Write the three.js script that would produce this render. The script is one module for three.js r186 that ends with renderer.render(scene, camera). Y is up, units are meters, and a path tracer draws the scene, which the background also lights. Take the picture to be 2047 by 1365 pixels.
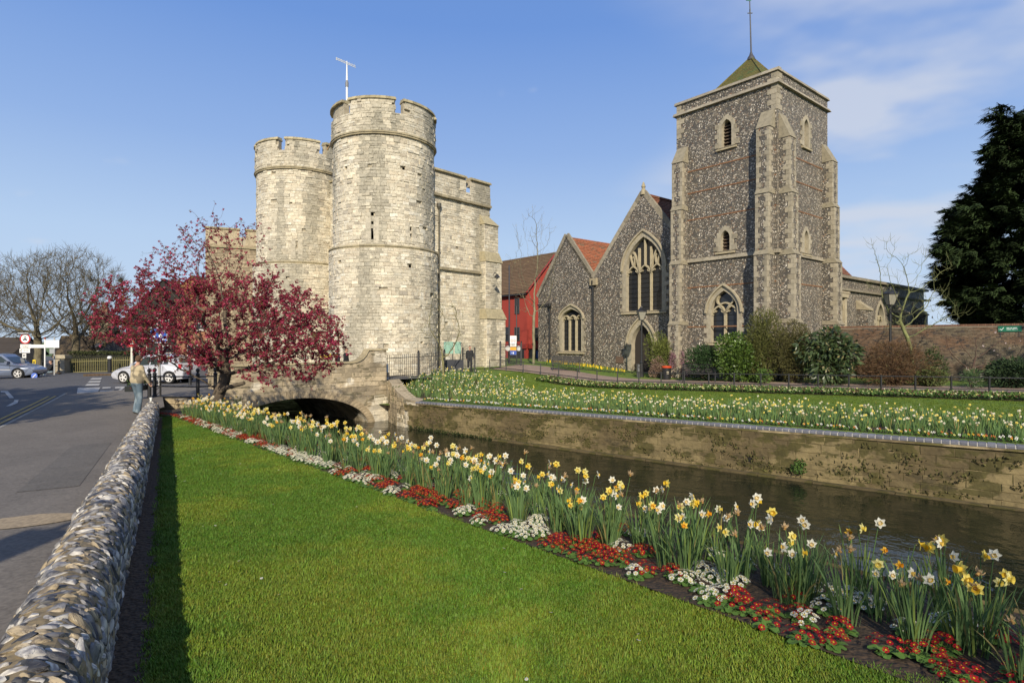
import * as THREE from 'three';
import { mergeGeometries } from 'three/addons/utils/BufferGeometryUtils.js';
import { TessellateModifier } from 'three/addons/modifiers/TessellateModifier.js';
import { MarchingCubes } from 'three/addons/objects/MarchingCubes.js';

// ---------- camera, sky, sun, exposure ----------
const scene = new THREE.Scene();
const camera = new THREE.PerspectiveCamera(60.1, 1024 / 682, 0.1, 4000);
camera.position.set(0, 2.2, 0);
camera.lookAt(0, 2.2, -10);
const renderer = new THREE.WebGLRenderer({ antialias: true });
renderer.toneMapping = THREE.LinearToneMapping;
renderer.toneMappingExposure = 1.08;
renderer.shadowMap.enabled = true;

const rng = (s) => () => { s = (s + 0x6d2b79f5) | 0; let t = Math.imul(s ^ (s >>> 15), 1 | s); t = (t + Math.imul(t ^ (t >>> 7), 61 | t)) ^ t; return ((t ^ (t >>> 14)) >>> 0) / 4294967296; };
const lerp = (a, b, t) => a + (b - a) * t, clamp = (x, a = 0, b = 1) => Math.min(b, Math.max(a, x));
const smooth = (a, b, x) => { const t = clamp((x - a) / (b - a)); return t * t * (3 - 2 * t); };
const V = (x, y, z) => new THREE.Vector3(x, y, z);
const sunDir = V(0.02, 0, 1).normalize().multiplyScalar(Math.cos(0.50)).setY(Math.sin(0.50));
{
  const sun = new THREE.DirectionalLight(new THREE.Color(1.0, 0.895, 0.72), 5.0);
  sun.name = 'sun'; sun.position.copy(sunDir).multiplyScalar(120).add(V(0, 0, -30)); sun.target.position.set(0, 0, -30);
  sun.castShadow = true; sun.shadow.mapSize.set(4096, 4096);
  Object.assign(sun.shadow.camera, { left: -70, right: 70, top: 70, bottom: -70, near: 1, far: 300 });
  sun.shadow.radius = 1.2; scene.add(sun, sun.target);
}
// lattice value noise, 3-D free / 2-D tiling
const H3 = (x, y, z) => { let h = Math.imul(x, 374761393) + Math.imul(y, 668265263) + Math.imul(z, 2147483647 ^ 0x5bd1e995) | 0; h = Math.imul(h ^ (h >>> 13), 1274126177); return ((h ^ (h >>> 16)) >>> 0) / 4294967296; };
function vnoise(x, y, z = 0, p = 0) {
  const ix = Math.floor(x), iy = Math.floor(y), iz = Math.floor(z), fx = x - ix, fy = y - iy, fz = z - iz;
  const u = fx * fx * (3 - 2 * fx), v = fy * fy * (3 - 2 * fy), w = fz * fz * (3 - 2 * fz);
  const m = p ? (a) => ((a % p) + p) % p : (a) => a;
  const x0 = m(ix), x1 = m(ix + 1), y0 = m(iy), y1 = m(iy + 1);
  const a = lerp(lerp(H3(x0, y0, iz), H3(x1, y0, iz), u), lerp(H3(x0, y1, iz), H3(x1, y1, iz), u), v);
  if (!fz) return a;
  return lerp(a, lerp(lerp(H3(x0, y0, iz + 1), H3(x1, y0, iz + 1), u), lerp(H3(x0, y1, iz + 1), H3(x1, y1, iz + 1), u), v), w);
}
function fbm(x, y, z = 0, o = 4) { let s = 0, a = 0.5, n = 0; for (let i = 0; i < o; i++) { s += a * vnoise(x, y, z + i * 17.0); n += a; a *= 0.5; x *= 2.03; y *= 2.03; if (z) z *= 2.03; } return s / n; }
{
  const W = 2048, H = 1024, d = new Float32Array(W * H * 4);
  for (let j = 0; j < H; j++) {
    const el = ((j + 0.5) / H - 0.5) * Math.PI, sy = Math.sin(el), e = Math.max(0, sy);
    for (let i = 0; i < W; i++) {
      const az = ((i + 0.5) / W - 0.5) * 2 * Math.PI, cx = Math.cos(az) * Math.cos(el), cz = Math.sin(az) * Math.cos(el);
      const warm = 0.5 + 0.5 * (cx * sunDir.x + sy * sunDir.y + cz * sunDir.z);
      const KS = [[0, 0.54, 0.66, 0.80], [0.16, 0.43, 0.58, 0.80], [0.30, 0.27, 0.42, 0.73], [0.47, 0.148, 0.29, 0.65], [1, 0.07, 0.155, 0.42]]; let q = 0; while (e > KS[q + 1][0]) q++;
      const kt = (e - KS[q][0]) / (KS[q + 1][0] - KS[q][0]); let r = lerp(KS[q][1], KS[q + 1][1], kt), g = lerp(KS[q][2], KS[q + 1][2], kt), b = lerp(KS[q][3], KS[q + 1][3], kt);
      const gl = Math.pow(warm, 6) * 0.25; r += gl * 0.6; g += gl * 0.55; b += gl * 0.45;
      if (sy > 0.0) {
        // thin high wisps
        const s = 1 / (sy + 0.16), px = cx * s, pz = cz * s;
        const cover = fbm(px * 0.62 + 8.24, pz * 0.62 + 8.4, 3.1, 2);
        const st = fbm(px * 2.1 + 0.6 * pz + 11, pz * 3.4 - 1.1 * px + 3, 1.7, 6);
        const puff = fbm(px * 5.2 + 31, pz * 6.0 + 7, 5.3, 5);
        let a = smooth(0.46, 0.74, cover) * smooth(0.36, 0.78, st) * 0.85 + smooth(0.74, 0.84, puff) * 0.3 * smooth(0.3, 0.5, st);
        a = clamp(a * 1.5 * smooth(0.0, 0.12, sy)) * 0.74;
        r = lerp(r, 0.60, a); g = lerp(g, 0.64, a); b = lerp(b, 0.73, a);
      } else { r = 0.30; g = 0.30; b = 0.28; }
      const o = (j * W + i) * 4; d[o] = r; d[o + 1] = g; d[o + 2] = b; d[o + 3] = 1;
    }
  }
  const t = new THREE.DataTexture(d, W, H, THREE.RGBAFormat, THREE.FloatType);
  t.mapping = THREE.EquirectangularReflectionMapping; t.magFilter = THREE.LinearFilter; t.needsUpdate = true;
  scene.background = t; scene.environment = t;
}

// ---------- naming ----------
const taken = new Map();
function numbered(name) { const n = taken.get(name) ?? 0; taken.set(name, n + 1); return n ? `${name}_${String(n).padStart(3, '0')}` : name; }
function tag(o, label, category, group, kind) { o.userData = { ...o.userData, label, category }; if (group) o.userData.group = group; if (kind) { o.userData.kind = kind; } return o; }
function shadowed(m) { m.castShadow = m.receiveShadow = true; return m; }
function mk(name, geo, mat, parent = scene) { const m = shadowed(new THREE.Mesh(geo, mat)); m.name = parent === scene ? numbered(name) : name; parent.add(m); return m; }
function part(name, geo, mat, parent) { return mk(name, geo instanceof GB ? geo.build() : geo, mat, parent); }
function stuffPart(name, geo, mat, parent) { const m = part(name, geo, mat, parent); m.userData.kind = 'stuff'; return m; }
function thing(name, label, category, pos = [0, 0, 0], turn = 0, group) { const o = new THREE.Group(); o.name = numbered(name); o.position.set(...pos); o.rotation.y = turn; scene.add(o); tag(o, label, category, group); o.updateMatrixWorld(true); return o; }
function one(name, geo, mat, label, category, group, kind) { return tag(mk(name, geo instanceof GB ? geo.build() : geo, mat), label, category, group, kind); }
function structure(name, geo, mat, label, category) { const m = mk(name, geo instanceof GB ? geo.build() : geo, mat); m.userData = { kind: 'structure', label, category }; return m; }
function copyOf(o, label, pos, turn) { const c = o.clone(); c.name = numbered(o.name.replace(/_\d{3}$/, '')); c.userData = { ...o.userData, label }; if (pos) c.position.set(...pos); if (turn !== undefined) c.rotation.y = turn; scene.add(c); return c; }
const ORD1 = ['', 'first', 'second', 'third', 'fourth', 'fifth', 'sixth', 'seventh', 'eighth', 'ninth', 'tenth', 'eleventh', 'twelfth', 'thirteenth', 'fourteenth', 'fifteenth', 'sixteenth', 'seventeenth', 'eighteenth', 'nineteenth'];
const TENS = ['', '', 'twenty', 'thirty', 'forty', 'fifty', 'sixty', 'seventy', 'eighty', 'ninety'], TENSTH = ['', '', 'twentieth', 'thirtieth', 'fortieth', 'fiftieth', 'sixtieth', 'seventieth', 'eightieth', 'ninetieth'];
const ord = (n) => n < 20 ? ORD1[n] : n >= 100 ? `hundred-and-${ord(n - 100)}` : n % 10 ? `${TENS[n / 10 | 0]}-${ORD1[n % 10]}` : TENSTH[n / 10];

// ---------- geometry builder: unshared vertices, uv in metres ----------
class GB {
  constructor() { this.p = []; this.n = []; this.t = []; this.c = []; this.col = [1, 1, 1]; }
  color(r, g, b) { this.col = [r, g, b]; return this; }
  vert(p, n, u, v) { this.p.push(p.x, p.y, p.z); this.n.push(n.x, n.y, n.z); this.t.push(u, v); this.c.push(...this.col); }
  tri(a, b, c, uo = 0, vo = 0) {
    const ab = b.clone().sub(a), ac = c.clone().sub(a), n = ab.clone().cross(ac); if (n.lengthSq() < 1e-16) return this; n.normalize();
    const ux = ab.clone().normalize(), uy = n.clone().cross(ux);
    this.vert(a, n, uo, vo); this.vert(b, n, uo + ab.length(), vo); this.vert(c, n, uo + ac.dot(ux), vo + ac.dot(uy)); return this;
  }
  quad(a, b, c, d, uo = 0, vo = 0) { // counter-clockwise
    const n = c.clone().sub(a).cross(d.clone().sub(b)); if (n.lengthSq() < 1e-16) return this; n.normalize();
    const w = a.distanceTo(b), h = a.distanceTo(d);
    this.vert(a, n, uo, vo); this.vert(b, n, uo + w, vo); this.vert(c, n, uo + w, vo + h); this.vert(a, n, uo, vo); this.vert(c, n, uo + w, vo + h); this.vert(d, n, uo, vo + h); return this;
  }
  box(cx, cy, cz, sx, sy, sz, m) {
    const x0 = cx - sx / 2, x1 = cx + sx / 2, y0 = cy - sy / 2, y1 = cy + sy / 2, z0 = cz - sz / 2, z1 = cz + sz / 2;
    const q = [V(x0, y0, z0), V(x1, y0, z0), V(x1, y1, z0), V(x0, y1, z0), V(x0, y0, z1), V(x1, y0, z1), V(x1, y1, z1), V(x0, y1, z1)];
    if (m) q.forEach((p) => p.applyMatrix4(m));
    const f = (a, b, c, d, u, v) => this.quad(q[a], q[b], q[c], q[d], u, v);
    f(4, 5, 6, 7, x0, y0); f(1, 0, 3, 2, -x1, y0); f(5, 1, 2, 6, -z1, y0); f(0, 4, 7, 3, z0, y0); f(7, 6, 2, 3, x0, -z1); f(0, 1, 5, 4, x0, z0); return this;
  }
  hexa(q) { const f = (a, b, c, d) => this.quad(q[a], q[b], q[c], q[d]); f(4, 5, 6, 7); f(1, 0, 3, 2); f(5, 1, 2, 6); f(0, 4, 7, 3); f(7, 6, 2, 3); f(0, 1, 5, 4); return this; }
  bar(a, b, w, d, up = V(0, 1, 0)) { // rectangular bar
    const z = b.clone().sub(a), L = z.length(); z.normalize(); let x = up.clone().cross(z); if (x.lengthSq() < 1e-6) x = V(1, 0, 0).cross(z); x.normalize(); const y = z.clone().cross(x);
    const c = (p, i, j) => p.clone().addScaledVector(x, i * w / 2).addScaledVector(y, j * d / 2);
    return this.hexa([c(a, -1, -1), c(a, 1, -1), c(a, 1, 1), c(a, -1, 1), c(b, -1, -1), c(b, 1, -1), c(b, 1, 1), c(b, -1, 1)]);
  }
  tube(pts, rad, seg = 6, cap = true) { // smooth tube along points
    const N = pts.length, rings = []; let x = null, run = 0;
    for (let i = 0; i < N; i++) {
      const t = pts[Math.min(i + 1, N - 1)].clone().sub(pts[Math.max(i - 1, 0)]).normalize();
      if (!x) { x = Math.abs(t.y) < 0.9 ? V(0, 1, 0).cross(t) : V(1, 0, 0).cross(t); } else x.addScaledVector(t, -x.dot(t));
      x.normalize(); const y = t.clone().cross(x), r = Array.isArray(rad) ? rad[i] : rad, ring = [];
      if (i) run += pts[i].distanceTo(pts[i - 1]);
      for (let k = 0; k <= seg; k++) { const a = k / seg * 2 * Math.PI, n = x.clone().multiplyScalar(Math.cos(a)).addScaledVector(y, Math.sin(a)); ring.push({ p: pts[i].clone().addScaledVector(n, r), n, u: k / seg * 2 * Math.PI * r, v: run }); }
      rings.push(ring);
    }
    const e = (q) => this.vert(q.p, q.n, q.u, q.v);
    for (let i = 0; i < N - 1; i++) for (let k = 0; k < seg; k++) { const A = rings[i][k], B = rings[i][k + 1], C = rings[i + 1][k + 1], D = rings[i + 1][k]; e(A); e(B); e(C); e(A); e(C); e(D); }
    if (cap) for (const [ring, c, f] of [[rings[0], pts[0], -1], [rings[N - 1], pts[N - 1], 1]]) for (let k = 0; k < seg; k++) f > 0 ? this.tri(c, ring[k].p, ring[k + 1].p) : this.tri(c, ring[k + 1].p, ring[k].p);
    return this;
  }
  lathe(prof, seg = 16, ox = 0, oz = 0, oy = 0) { // [[r,y],...] upward, smooth round
    for (let i = 0; i < prof.length - 1; i++) {
      const [r0, y0] = prof[i], [r1, y1] = prof[i + 1], sl = Math.hypot(r1 - r0, y1 - y0) || 1, ny = (r0 - r1) / sl, nr = (y1 - y0) / sl;
      for (let k = 0; k < seg; k++) {
        const a = k / seg * 2 * Math.PI, b = (k + 1) / seg * 2 * Math.PI, P = (r, y, t) => V(ox + r * Math.sin(t), oy + y, oz + r * Math.cos(t)), Nn = (t) => V(nr * Math.sin(t), ny, nr * Math.cos(t));
        const A = P(r0, y0, a), B = P(r0, y0, b), C = P(r1, y1, b), D = P(r1, y1, a), na = Nn(a), nb = Nn(b), ua = a * Math.max(r0, r1), ub = b * Math.max(r0, r1);
        if (r0 > 1e-6) { this.vert(A, na, ua, y0); this.vert(B, nb, ub, y0); this.vert(C, nb, ub, y1); }
        if (r1 > 1e-6) { this.vert(A, na, ua, y0); this.vert(C, nb, ub, y1); this.vert(D, na, ua, y1); }
      }
    }
    return this;
  }
  add(o, m) { // append another builder, optionally transformed
    const p = V(0, 0, 0), n3 = m ? new THREE.Matrix3().getNormalMatrix(m) : null;
    for (let i = 0; i < o.p.length; i += 3) {
      p.set(o.p[i], o.p[i + 1], o.p[i + 2]); if (m) p.applyMatrix4(m); this.p.push(p.x, p.y, p.z);
      p.set(o.n[i], o.n[i + 1], o.n[i + 2]); if (m) p.applyMatrix3(n3).normalize(); this.n.push(p.x, p.y, p.z);
    }
    for (const v of o.t) this.t.push(v); for (const v of o.c) this.c.push(v); return this;
  }
  get empty() { return !this.p.length; }
  build() {
    const g = new THREE.BufferGeometry();
    g.setAttribute('position', new THREE.Float32BufferAttribute(this.p, 3)); g.setAttribute('normal', new THREE.Float32BufferAttribute(this.n, 3));
    g.setAttribute('uv', new THREE.Float32BufferAttribute(this.t, 2)); g.setAttribute('color', new THREE.Float32BufferAttribute(this.c, 3)); return g;
  }
}
const M4 = (x, y, z, ry = 0, s = 1, rx = 0, rz = 0) => new THREE.Matrix4().compose(V(x, y, z), new THREE.Quaternion().setFromEuler(new THREE.Euler(rx, ry, rz, 'YXZ')), typeof s === 'number' ? V(s, s, s) : V(...s));

// many like pieces on one thing: the largest in view become parts, the rest one joined part
const EYE = V(0, 2.2, 0);
class Pieces {
  constructor(name, joined, mat, most = 300) { Object.assign(this, { name, joined, mat, most, list: [] }); }
  add(gb, parent, size = 1) { this.list.push({ gb, parent, size }); return this; }
  flush() {
    for (const q of this.list) { const c = q.parent.localToWorld(V(q.gb.p[0], q.gb.p[1], q.gb.p[2])); q.s = q.size / c.distanceTo(EYE) * (q.hid ? 0.1 : 1); }
    this.list.sort((a, b) => b.s - a.s);
    const rest = new Map();
    this.list.forEach((q, i) => { if (i < this.most) part(this.name, q.gb, this.mat, q.parent); else { if (!rest.has(q.parent)) rest.set(q.parent, new GB()); rest.get(q.parent).add(q.gb); } });
    for (const [parent, gb] of rest) stuffPart(this.joined, gb, this.mat, parent);
  }
}
// chamfered block on a face: o centre, ux/uy in the face, n outward
function blockGB(o, ux, uy, n, w, h, back, proud, bevel, R, col, jit = 0.012, uv = null) {
  const g = new GB().color(...col), P = (i, j, k, e = 0) => o.clone().addScaledVector(ux, i + (e ? (R() - 0.5) * jit * 2 : 0)).addScaledVector(uy, j + (e ? (R() - 0.5) * jit * 2 : 0)).addScaledVector(n, k + (e ? (R() - 0.5) * jit : 0));
  const a = w / 2, b = h / 2, q = [P(-a, -b, -back), P(a, -b, -back), P(a, b, -back), P(-a, b, -back)], f = [P(-a + bevel, -b + bevel, proud, 1), P(a - bevel, -b + bevel, proud, 1), P(a - bevel, b - bevel, proud, 1), P(-a + bevel, b - bevel, proud, 1)];
  const r = [P(-a, -b, proud - bevel * 0.8), P(a, -b, proud - bevel * 0.8), P(a, b, proud - bevel * 0.8), P(-a, b, proud - bevel * 0.8)];
  const uo = uv ? uv[0] : R() * 7, vo = uv ? uv[1] : R() * 7;
  g.quad(f[0], f[1], f[2], f[3], uo, vo);
  for (let i = 0; i < 4; i++) { const j = (i + 1) % 4; g.quad(r[i], r[j], f[j], f[i], uo, vo); g.quad(q[i], q[j], r[j], r[i], uo, vo); }
  return g;
}
const at = (u, v, d) => V((u - 1023.5) / 1180 * d, 2.2 - (v - 682.5) / 1180 * d, -d); // survey point of the photograph at a known distance
// ---------- textures ----------
const toS = (c) => { c = clamp(c); return Math.round(255 * (c <= 0.0031308 ? 12.92 * c : 1.055 * Math.pow(c, 1 / 2.4) - 0.055)); };
// tiling noise field: N pixels, c cells at the lowest octave
function field(N, c, seed, oct = 4, stretch = 1) {
  const f = new Float32Array(N * N); let amp = 1, tot = 0;
  for (let o = 0; o < oct; o++) {
    const cx = c << o, cy = Math.max(1, Math.round((c << o) * stretch)), R = rng(seed + o * 101), L = new Float32Array(cx * cy); for (let i = 0; i < L.length; i++) L[i] = R();
    for (let j = 0; j < N; j++) {
      const y = j / N * cy, y0 = Math.floor(y) % cy, y1 = (y0 + 1) % cy; let fy = y - Math.floor(y); fy = fy * fy * (3 - 2 * fy);
      for (let i = 0; i < N; i++) { const x = i / N * cx, x0 = Math.floor(x) % cx, x1 = (x0 + 1) % cx; let fx = x - Math.floor(x); fx = fx * fx * (3 - 2 * fx); f[j * N + i] += amp * lerp(lerp(L[y0 * cx + x0], L[y0 * cx + x1], fx), lerp(L[y1 * cx + x0], L[y1 * cx + x1], fx), fy); }
    }
    tot += amp; amp *= 0.55;
  }
  for (let i = 0; i < f.length; i++) f[i] /= tot; return f;
}
function tex(N, fn, metres, color = true, M = N) {
  const d = new Uint8Array(N * M * 4);
  for (let j = 0; j < M; j++) for (let i = 0; i < N; i++) { const c = fn(i, j, j * N + i), o = (j * N + i) * 4; if (color) { d[o] = toS(c[0]); d[o + 1] = toS(c[1]); d[o + 2] = toS(c[2]); } else { d[o] = d[o + 1] = d[o + 2] = Math.round(255 * clamp(c)); } d[o + 3] = 255; }
  const t = new THREE.DataTexture(d, N, M); t.wrapS = t.wrapT = THREE.RepeatWrapping; t.magFilter = t.minFilter = THREE.LinearFilter; if (color) t.colorSpace = THREE.SRGBColorSpace; t.repeat.set(1 / metres, 1 / (metres * M / N)); t.needsUpdate = true; return t;
}
const mixc = (a, b, t) => [lerp(a[0], b[0], t), lerp(a[1], b[1], t), lerp(a[2], b[2], t)];
function cells(N, n, seed, sx = 1, jit = 0.9) { // tiling Voronoi: nearest id, d1, d2
  const R = rng(seed), ny = Math.round(n * sx), P = []; for (let i = 0; i < n * ny; i++) P.push(0.5 + (R() - 0.5) * jit, 0.5 + (R() - 0.5) * jit);
  const id = new Uint16Array(N * N), d1 = new Float32Array(N * N), gap = new Float32Array(N * N);
  for (let j = 0; j < N; j++) for (let i = 0; i < N; i++) {
    const x = i / N * n, y = j / N * ny, cx = Math.floor(x), cy = Math.floor(y); let a = 9, b = 9, w = 0;
    for (let q = -1; q <= 1; q++) for (let p = -1; p <= 1; p++) { const gx = (cx + p + n) % n, gy = (cy + q + ny) % ny, k = gy * n + gx, dx = cx + p + P[k * 2] - x, dy = (cy + q + P[k * 2 + 1] - y), d = Math.sqrt(dx * dx + dy * dy); if (d < a) { b = a; a = d; w = k; } else if (d < b) b = d; }
    id[j * N + i] = w; d1[j * N + i] = a; gap[j * N + i] = b - a;
  }
  return { id, d1, gap };
}
const T = {};
{
  const a = field(512, 8, 1, 6), b = field(512, 24, 2, 4), c = field(512, 3, 3, 3);
  T.stone = tex(512, (i, j, k) => { const v = 0.62 + 0.42 * a[k] - 0.22 * smooth(0.6, 0.75, b[k]), w = c[k]; return [v, v * (0.985 + 0.02 * w), v * (0.93 + 0.07 * w)]; }, 1.7);
  T.stoneBump = tex(512, (i, j, k) => 0.55 * a[k] + 0.45 * (1 - smooth(0.55, 0.72, b[k])), 1.7, false);
}
{
  const N = 1024, v = cells(N, 54, 7, 1.25), R = rng(8), pal = [], hi = [];
  for (let i = 0; i < 54 * 68; i++) { const r = R(), s = 0.75 + 0.5 * R(); pal.push(r < 0.52 ? [0.052 * s, 0.05 * s, 0.05 * s] : r < 0.68 ? [0.12 * s, 0.103 * s, 0.08 * s] : r < 0.84 ? [0.19 * s, 0.165 * s, 0.13 * s] : r < 0.92 ? [0.34 * s, 0.315 * s, 0.28 * s] : r < 0.975 ? [0.55 * s, 0.52 * s, 0.47 * s] : [0.17 * s, 0.085 * s, 0.045 * s]); hi.push(0.5 + 0.5 * R()); }
  const n = field(N, 6, 9, 5), f = field(N, 60, 10, 2);
  T.flint = tex(N, (i, j, k) => { const m = smooth(0.03, 0.10, v.gap[k]), mort = 0.16 + 0.14 * f[k], c = pal[v.id[k]], g = 0.72 + 0.55 * n[k]; const s = mixc([mort * 1.0, mort * 0.93, mort * 0.8], c, m * (0.85 + 0.15 * f[k])); return [s[0] * g, s[1] * g, s[2] * g]; }, 3.7);
  T.flintBump = tex(N, (i, j, k) => smooth(0.0, 0.3, v.gap[k]) * hi[v.id[k]], 3.7, false);
}
{
  const N = 512, nt = 16, nr = 26, R = rng(21), pal = []; for (let i = 0; i < nt * nr; i++) pal.push([R(), R(), R()]);
  const n = field(N, 4, 22, 5);
  const cell = (i, j) => { const row = Math.floor(j / N * nr), x = (i / N * nt + (row % 2) * 0.5) % nt; return [row * nt + Math.floor(x), x % 1, (j / N * nr) % 1]; };
  T.roof = tex(N, (i, j, k) => { const [q, x, y] = cell(i, j), p = pal[q], s = (0.72 + 0.5 * p[0]) * (x < 0.07 || y < 0.1 ? 0.6 : 1); return mixc([0.235 * s, 0.088 * s, 0.042 * s], [0.13 * s, 0.10 * s, 0.062 * s], smooth(0.45, 0.7, n[k] * 0.75 + p[1] * 0.25)); }, 2.7);
  T.roofBump = tex(N, (i, j, k) => { const [q, x, y] = cell(i, j); return (x < 0.06 ? 0 : 0.35 + 0.65 * (1 - y)) * (0.8 + 0.2 * pal[q][2]); }, 2.7, false);
}
{
  const N = 512, f = field(N, 90, 31, 2), a = field(N, 5, 32, 5), b = field(N, 40, 33, 3);
  T.asphalt = tex(N, (i, j, k) => { const v = 0.74 + 0.24 * (f[k] - 0.5) * 2 + 0.28 * (a[k] - 0.5); return [v, v * 0.98, v * 0.95]; }, 2.3);
  T.asphaltBump = tex(N, (i, j, k) => f[k] * 0.7 + b[k] * 0.3, 2.3, false);
  T.grass = tex(N, (i, j, k) => { const v = 0.45 + 0.55 * f[k], w = smooth(0.35, 0.65, a[k]); return [v * lerp(0.16, 0.24, w), v * lerp(0.27, 0.32, w), v * 0.028]; }, 1.6);
  T.soil = tex(N, (i, j, k) => { const v = 0.4 + 1.0 * f[k] * b[k] * 2; return [0.05 * v, 0.031 * v, 0.016 * v]; }, 1.1);
}
{
  const N = 512, f = field(N, 5, 41, 6), g = field(N, 3, 42, 3);
  T.ripple = tex(N, (i, j, k) => 0.7 * f[k] + 0.3 * g[k], 3.4, false);
  T.bark = tex(256, ((a, b) => (i, j, k) => { const v = 0.45 + 0.8 * a[k] * b[k] * 1.6; return [v, v, v]; })(field(256, 12, 43, 4, 0.25), field(256, 5, 44, 4)), 0.9);
}
{ // river wall: weathered brown stone with moss blotches
  const N = 1024, a = field(N, 4, 51, 6, 2), b = field(N, 13, 52, 6, 1.8), c = field(N, 30, 53, 4), e = field(N, 3, 54, 4, 1.4);
  T.river = tex(N, (i, j, k) => { const v = 0.55 + 0.8 * c[k] * (0.6 + 0.8 * a[k]); let s = mixc([0.135 * v, 0.108 * v, 0.062 * v], [0.24 * v, 0.20 * v, 0.12 * v], smooth(0.48, 0.66, e[k])); s = mixc(s, [0.072 * v, 0.068 * v, 0.018 * v], 0.85 * smooth(0.50, 0.60, b[k])); return mixc(s, [0.035, 0.030, 0.018], 0.7 * smooth(0.60, 0.70, a[k] * 0.6 + c[k] * 0.4)); }, 5.0);
  T.riverBump = tex(N, (i, j, k) => 0.5 * c[k] + 0.5 * b[k], 5.0, false);
  T.bridge = tex(N, (i, j, k) => { const v = 0.6 + 0.75 * c[k] * (0.7 + 0.6 * b[k]); let s = mixc([0.40 * v, 0.33 * v, 0.22 * v], [0.27 * v, 0.225 * v, 0.155 * v], smooth(0.42, 0.6, a[k])); s = mixc(s, [0.62 * v, 0.57 * v, 0.46 * v], 0.8 * smooth(0.60, 0.68, e[k])); return mixc(s, [0.12 * v, 0.105 * v, 0.06 * v], 0.8 * smooth(0.58, 0.70, b[k])); }, 5.0);
}
// ---------- materials ----------
function mat(o) { const m = new THREE.MeshPhysicalMaterial({ roughness: 0.9, vertexColors: true, ...o }); return m; }
const lin = (r, g, b) => new THREE.Color().setRGB(r, g, b);
const leafMat = (o = {}) => mat({ roughness: 0.75, transmission: 0.3, thickness: 0, specularIntensity: 0.4, ...o });
const M = {
  rag: mat({ map: T.stone, bumpMap: T.stoneBump, bumpScale: 0.02, roughness: 0.95 }),
  mortar: mat({ color: lin(0.47, 0.415, 0.315), map: T.stone, bumpMap: T.stoneBump, bumpScale: 0.02 }),
  lime: mat({ map: T.stone, bumpMap: T.stoneBump, bumpScale: 0.008, roughness: 0.92 }),
  flint: mat({ color: lin(1.38, 1.32, 1.2), map: T.flint, bumpMap: T.flintBump, bumpScale: 0.03, roughness: 0.62 }),
  roof: mat({ map: T.roof, bumpMap: T.roofBump, bumpScale: 0.02 }),
  mossRoof: mat({ map: T.roof, bumpMap: T.roofBump, bumpScale: 0.02, color: lin(0.60, 1.25, 0.72) }),
  asphalt: mat({ map: T.asphalt, bumpMap: T.asphaltBump, bumpScale: 0.004, color: lin(0.115, 0.112, 0.112) }),
  paving: mat({ map: T.asphalt, bumpMap: T.asphaltBump, bumpScale: 0.003, color: lin(0.20, 0.178, 0.15) }),
  path: mat({ map: T.asphalt, bumpMap: T.asphaltBump, bumpScale: 0.003, color: lin(0.36, 0.27, 0.215) }),
  kerb: mat({ map: T.stone, bumpMap: T.stoneBump, bumpScale: 0.004, color: lin(0.28, 0.265, 0.24) }),
  grassGround: mat({ map: T.grass, bumpMap: T.asphaltBump, bumpScale: 0.02, color: lin(0.75, 0.78, 0.75) }),
  soil: mat({ map: T.soil, bumpMap: T.asphaltBump, bumpScale: 0.03 }),
  blade: mat({ roughness: 0.6, transmission: 0.25, thickness: 0, specularIntensity: 0.5 }),
  leaf: leafMat(), petal: leafMat({ transmission: 0.35, specularIntensity: 0.25 }),
  water: mat({ color: lin(0.013, 0.016, 0.009), roughness: 0.035, ior: 1.33, bumpMap: T.ripple, bumpScale: 0.05 }),
  bark: mat({ map: T.bark, bumpMap: T.bark, bumpScale: 0.02 }),
  river: mat({ color: lin(0.84, 0.79, 0.62), map: T.river, bumpMap: T.riverBump, bumpScale: 0.05 }),
  bridge: mat({ map: T.bridge, bumpMap: T.riverBump, bumpScale: 0.04 }),
  brick: mat({ map: T.stone, bumpMap: T.stoneBump, bumpScale: 0.006 }),
  glass: mat({ color: lin(0.02, 0.022, 0.026), roughness: 0.12, specularIntensity: 0.8, bumpMap: T.ripple, bumpScale: 0.01 }),
  black: mat({ color: lin(0.012, 0.012, 0.013), roughness: 0.4, metalness: 0.0 }),
  iron: mat({ color: lin(0.02, 0.02, 0.021), roughness: 0.45 }),
  paint: mat({ roughness: 0.5 }), matte: mat({ roughness: 0.95 }),
  whitePaint: mat({ color: lin(0.52, 0.51, 0.48), map: T.asphalt, roughness: 0.8 }),
  yellowPaint: mat({ color: lin(0.50, 0.36, 0.10), map: T.asphalt, roughness: 0.8 }),
  plastic: mat({ roughness: 0.4 }), metal: mat({ roughness: 0.35, metalness: 0.85 }),
};
// ---------- ground heights ----------
const WD = [-0.5024, -0.8647], WX0 = -0.335;                      // flint wall: foot of its lawn side runs from (WX0, 0) along WD
const alongWall = (x, z) => (x - WX0) * WD[0] + z * WD[1];
const softMin = (a, b, k) => { const h = clamp(0.5 + 0.5 * (b - a) / k); return lerp(b, a, h) - k * h * (1 - h); };
const lawnY = (x, z) => 0.55 - 0.034 * alongWall(x, z);
const roadY = (x, z) => { const t = alongWall(x, z), d = -z; const near = 0.50 - 0.034 * t; return -softMin(-near, 0.06 - smooth(19, 32, d) * 0.09, 0.12) - 0.33 * smooth(24, 40, -x) * smooth(20, 36, d); };
const CL = [-4.84, -30], CD = [0.79, 0.614], CN = [0.614, -0.79];  // foot of the far quay: start, along, away from the river
const quay = (p, q) => [CL[0] + CD[0] * p + CN[0] * q, CL[1] + CD[1] * p + CN[1] * q];
const quayPQ = (x, z) => { const dx = x - CL[0], dz = z - CL[1]; return [dx * CD[0] + dz * CD[1], dx * CN[0] + dz * CN[1]]; };
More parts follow.
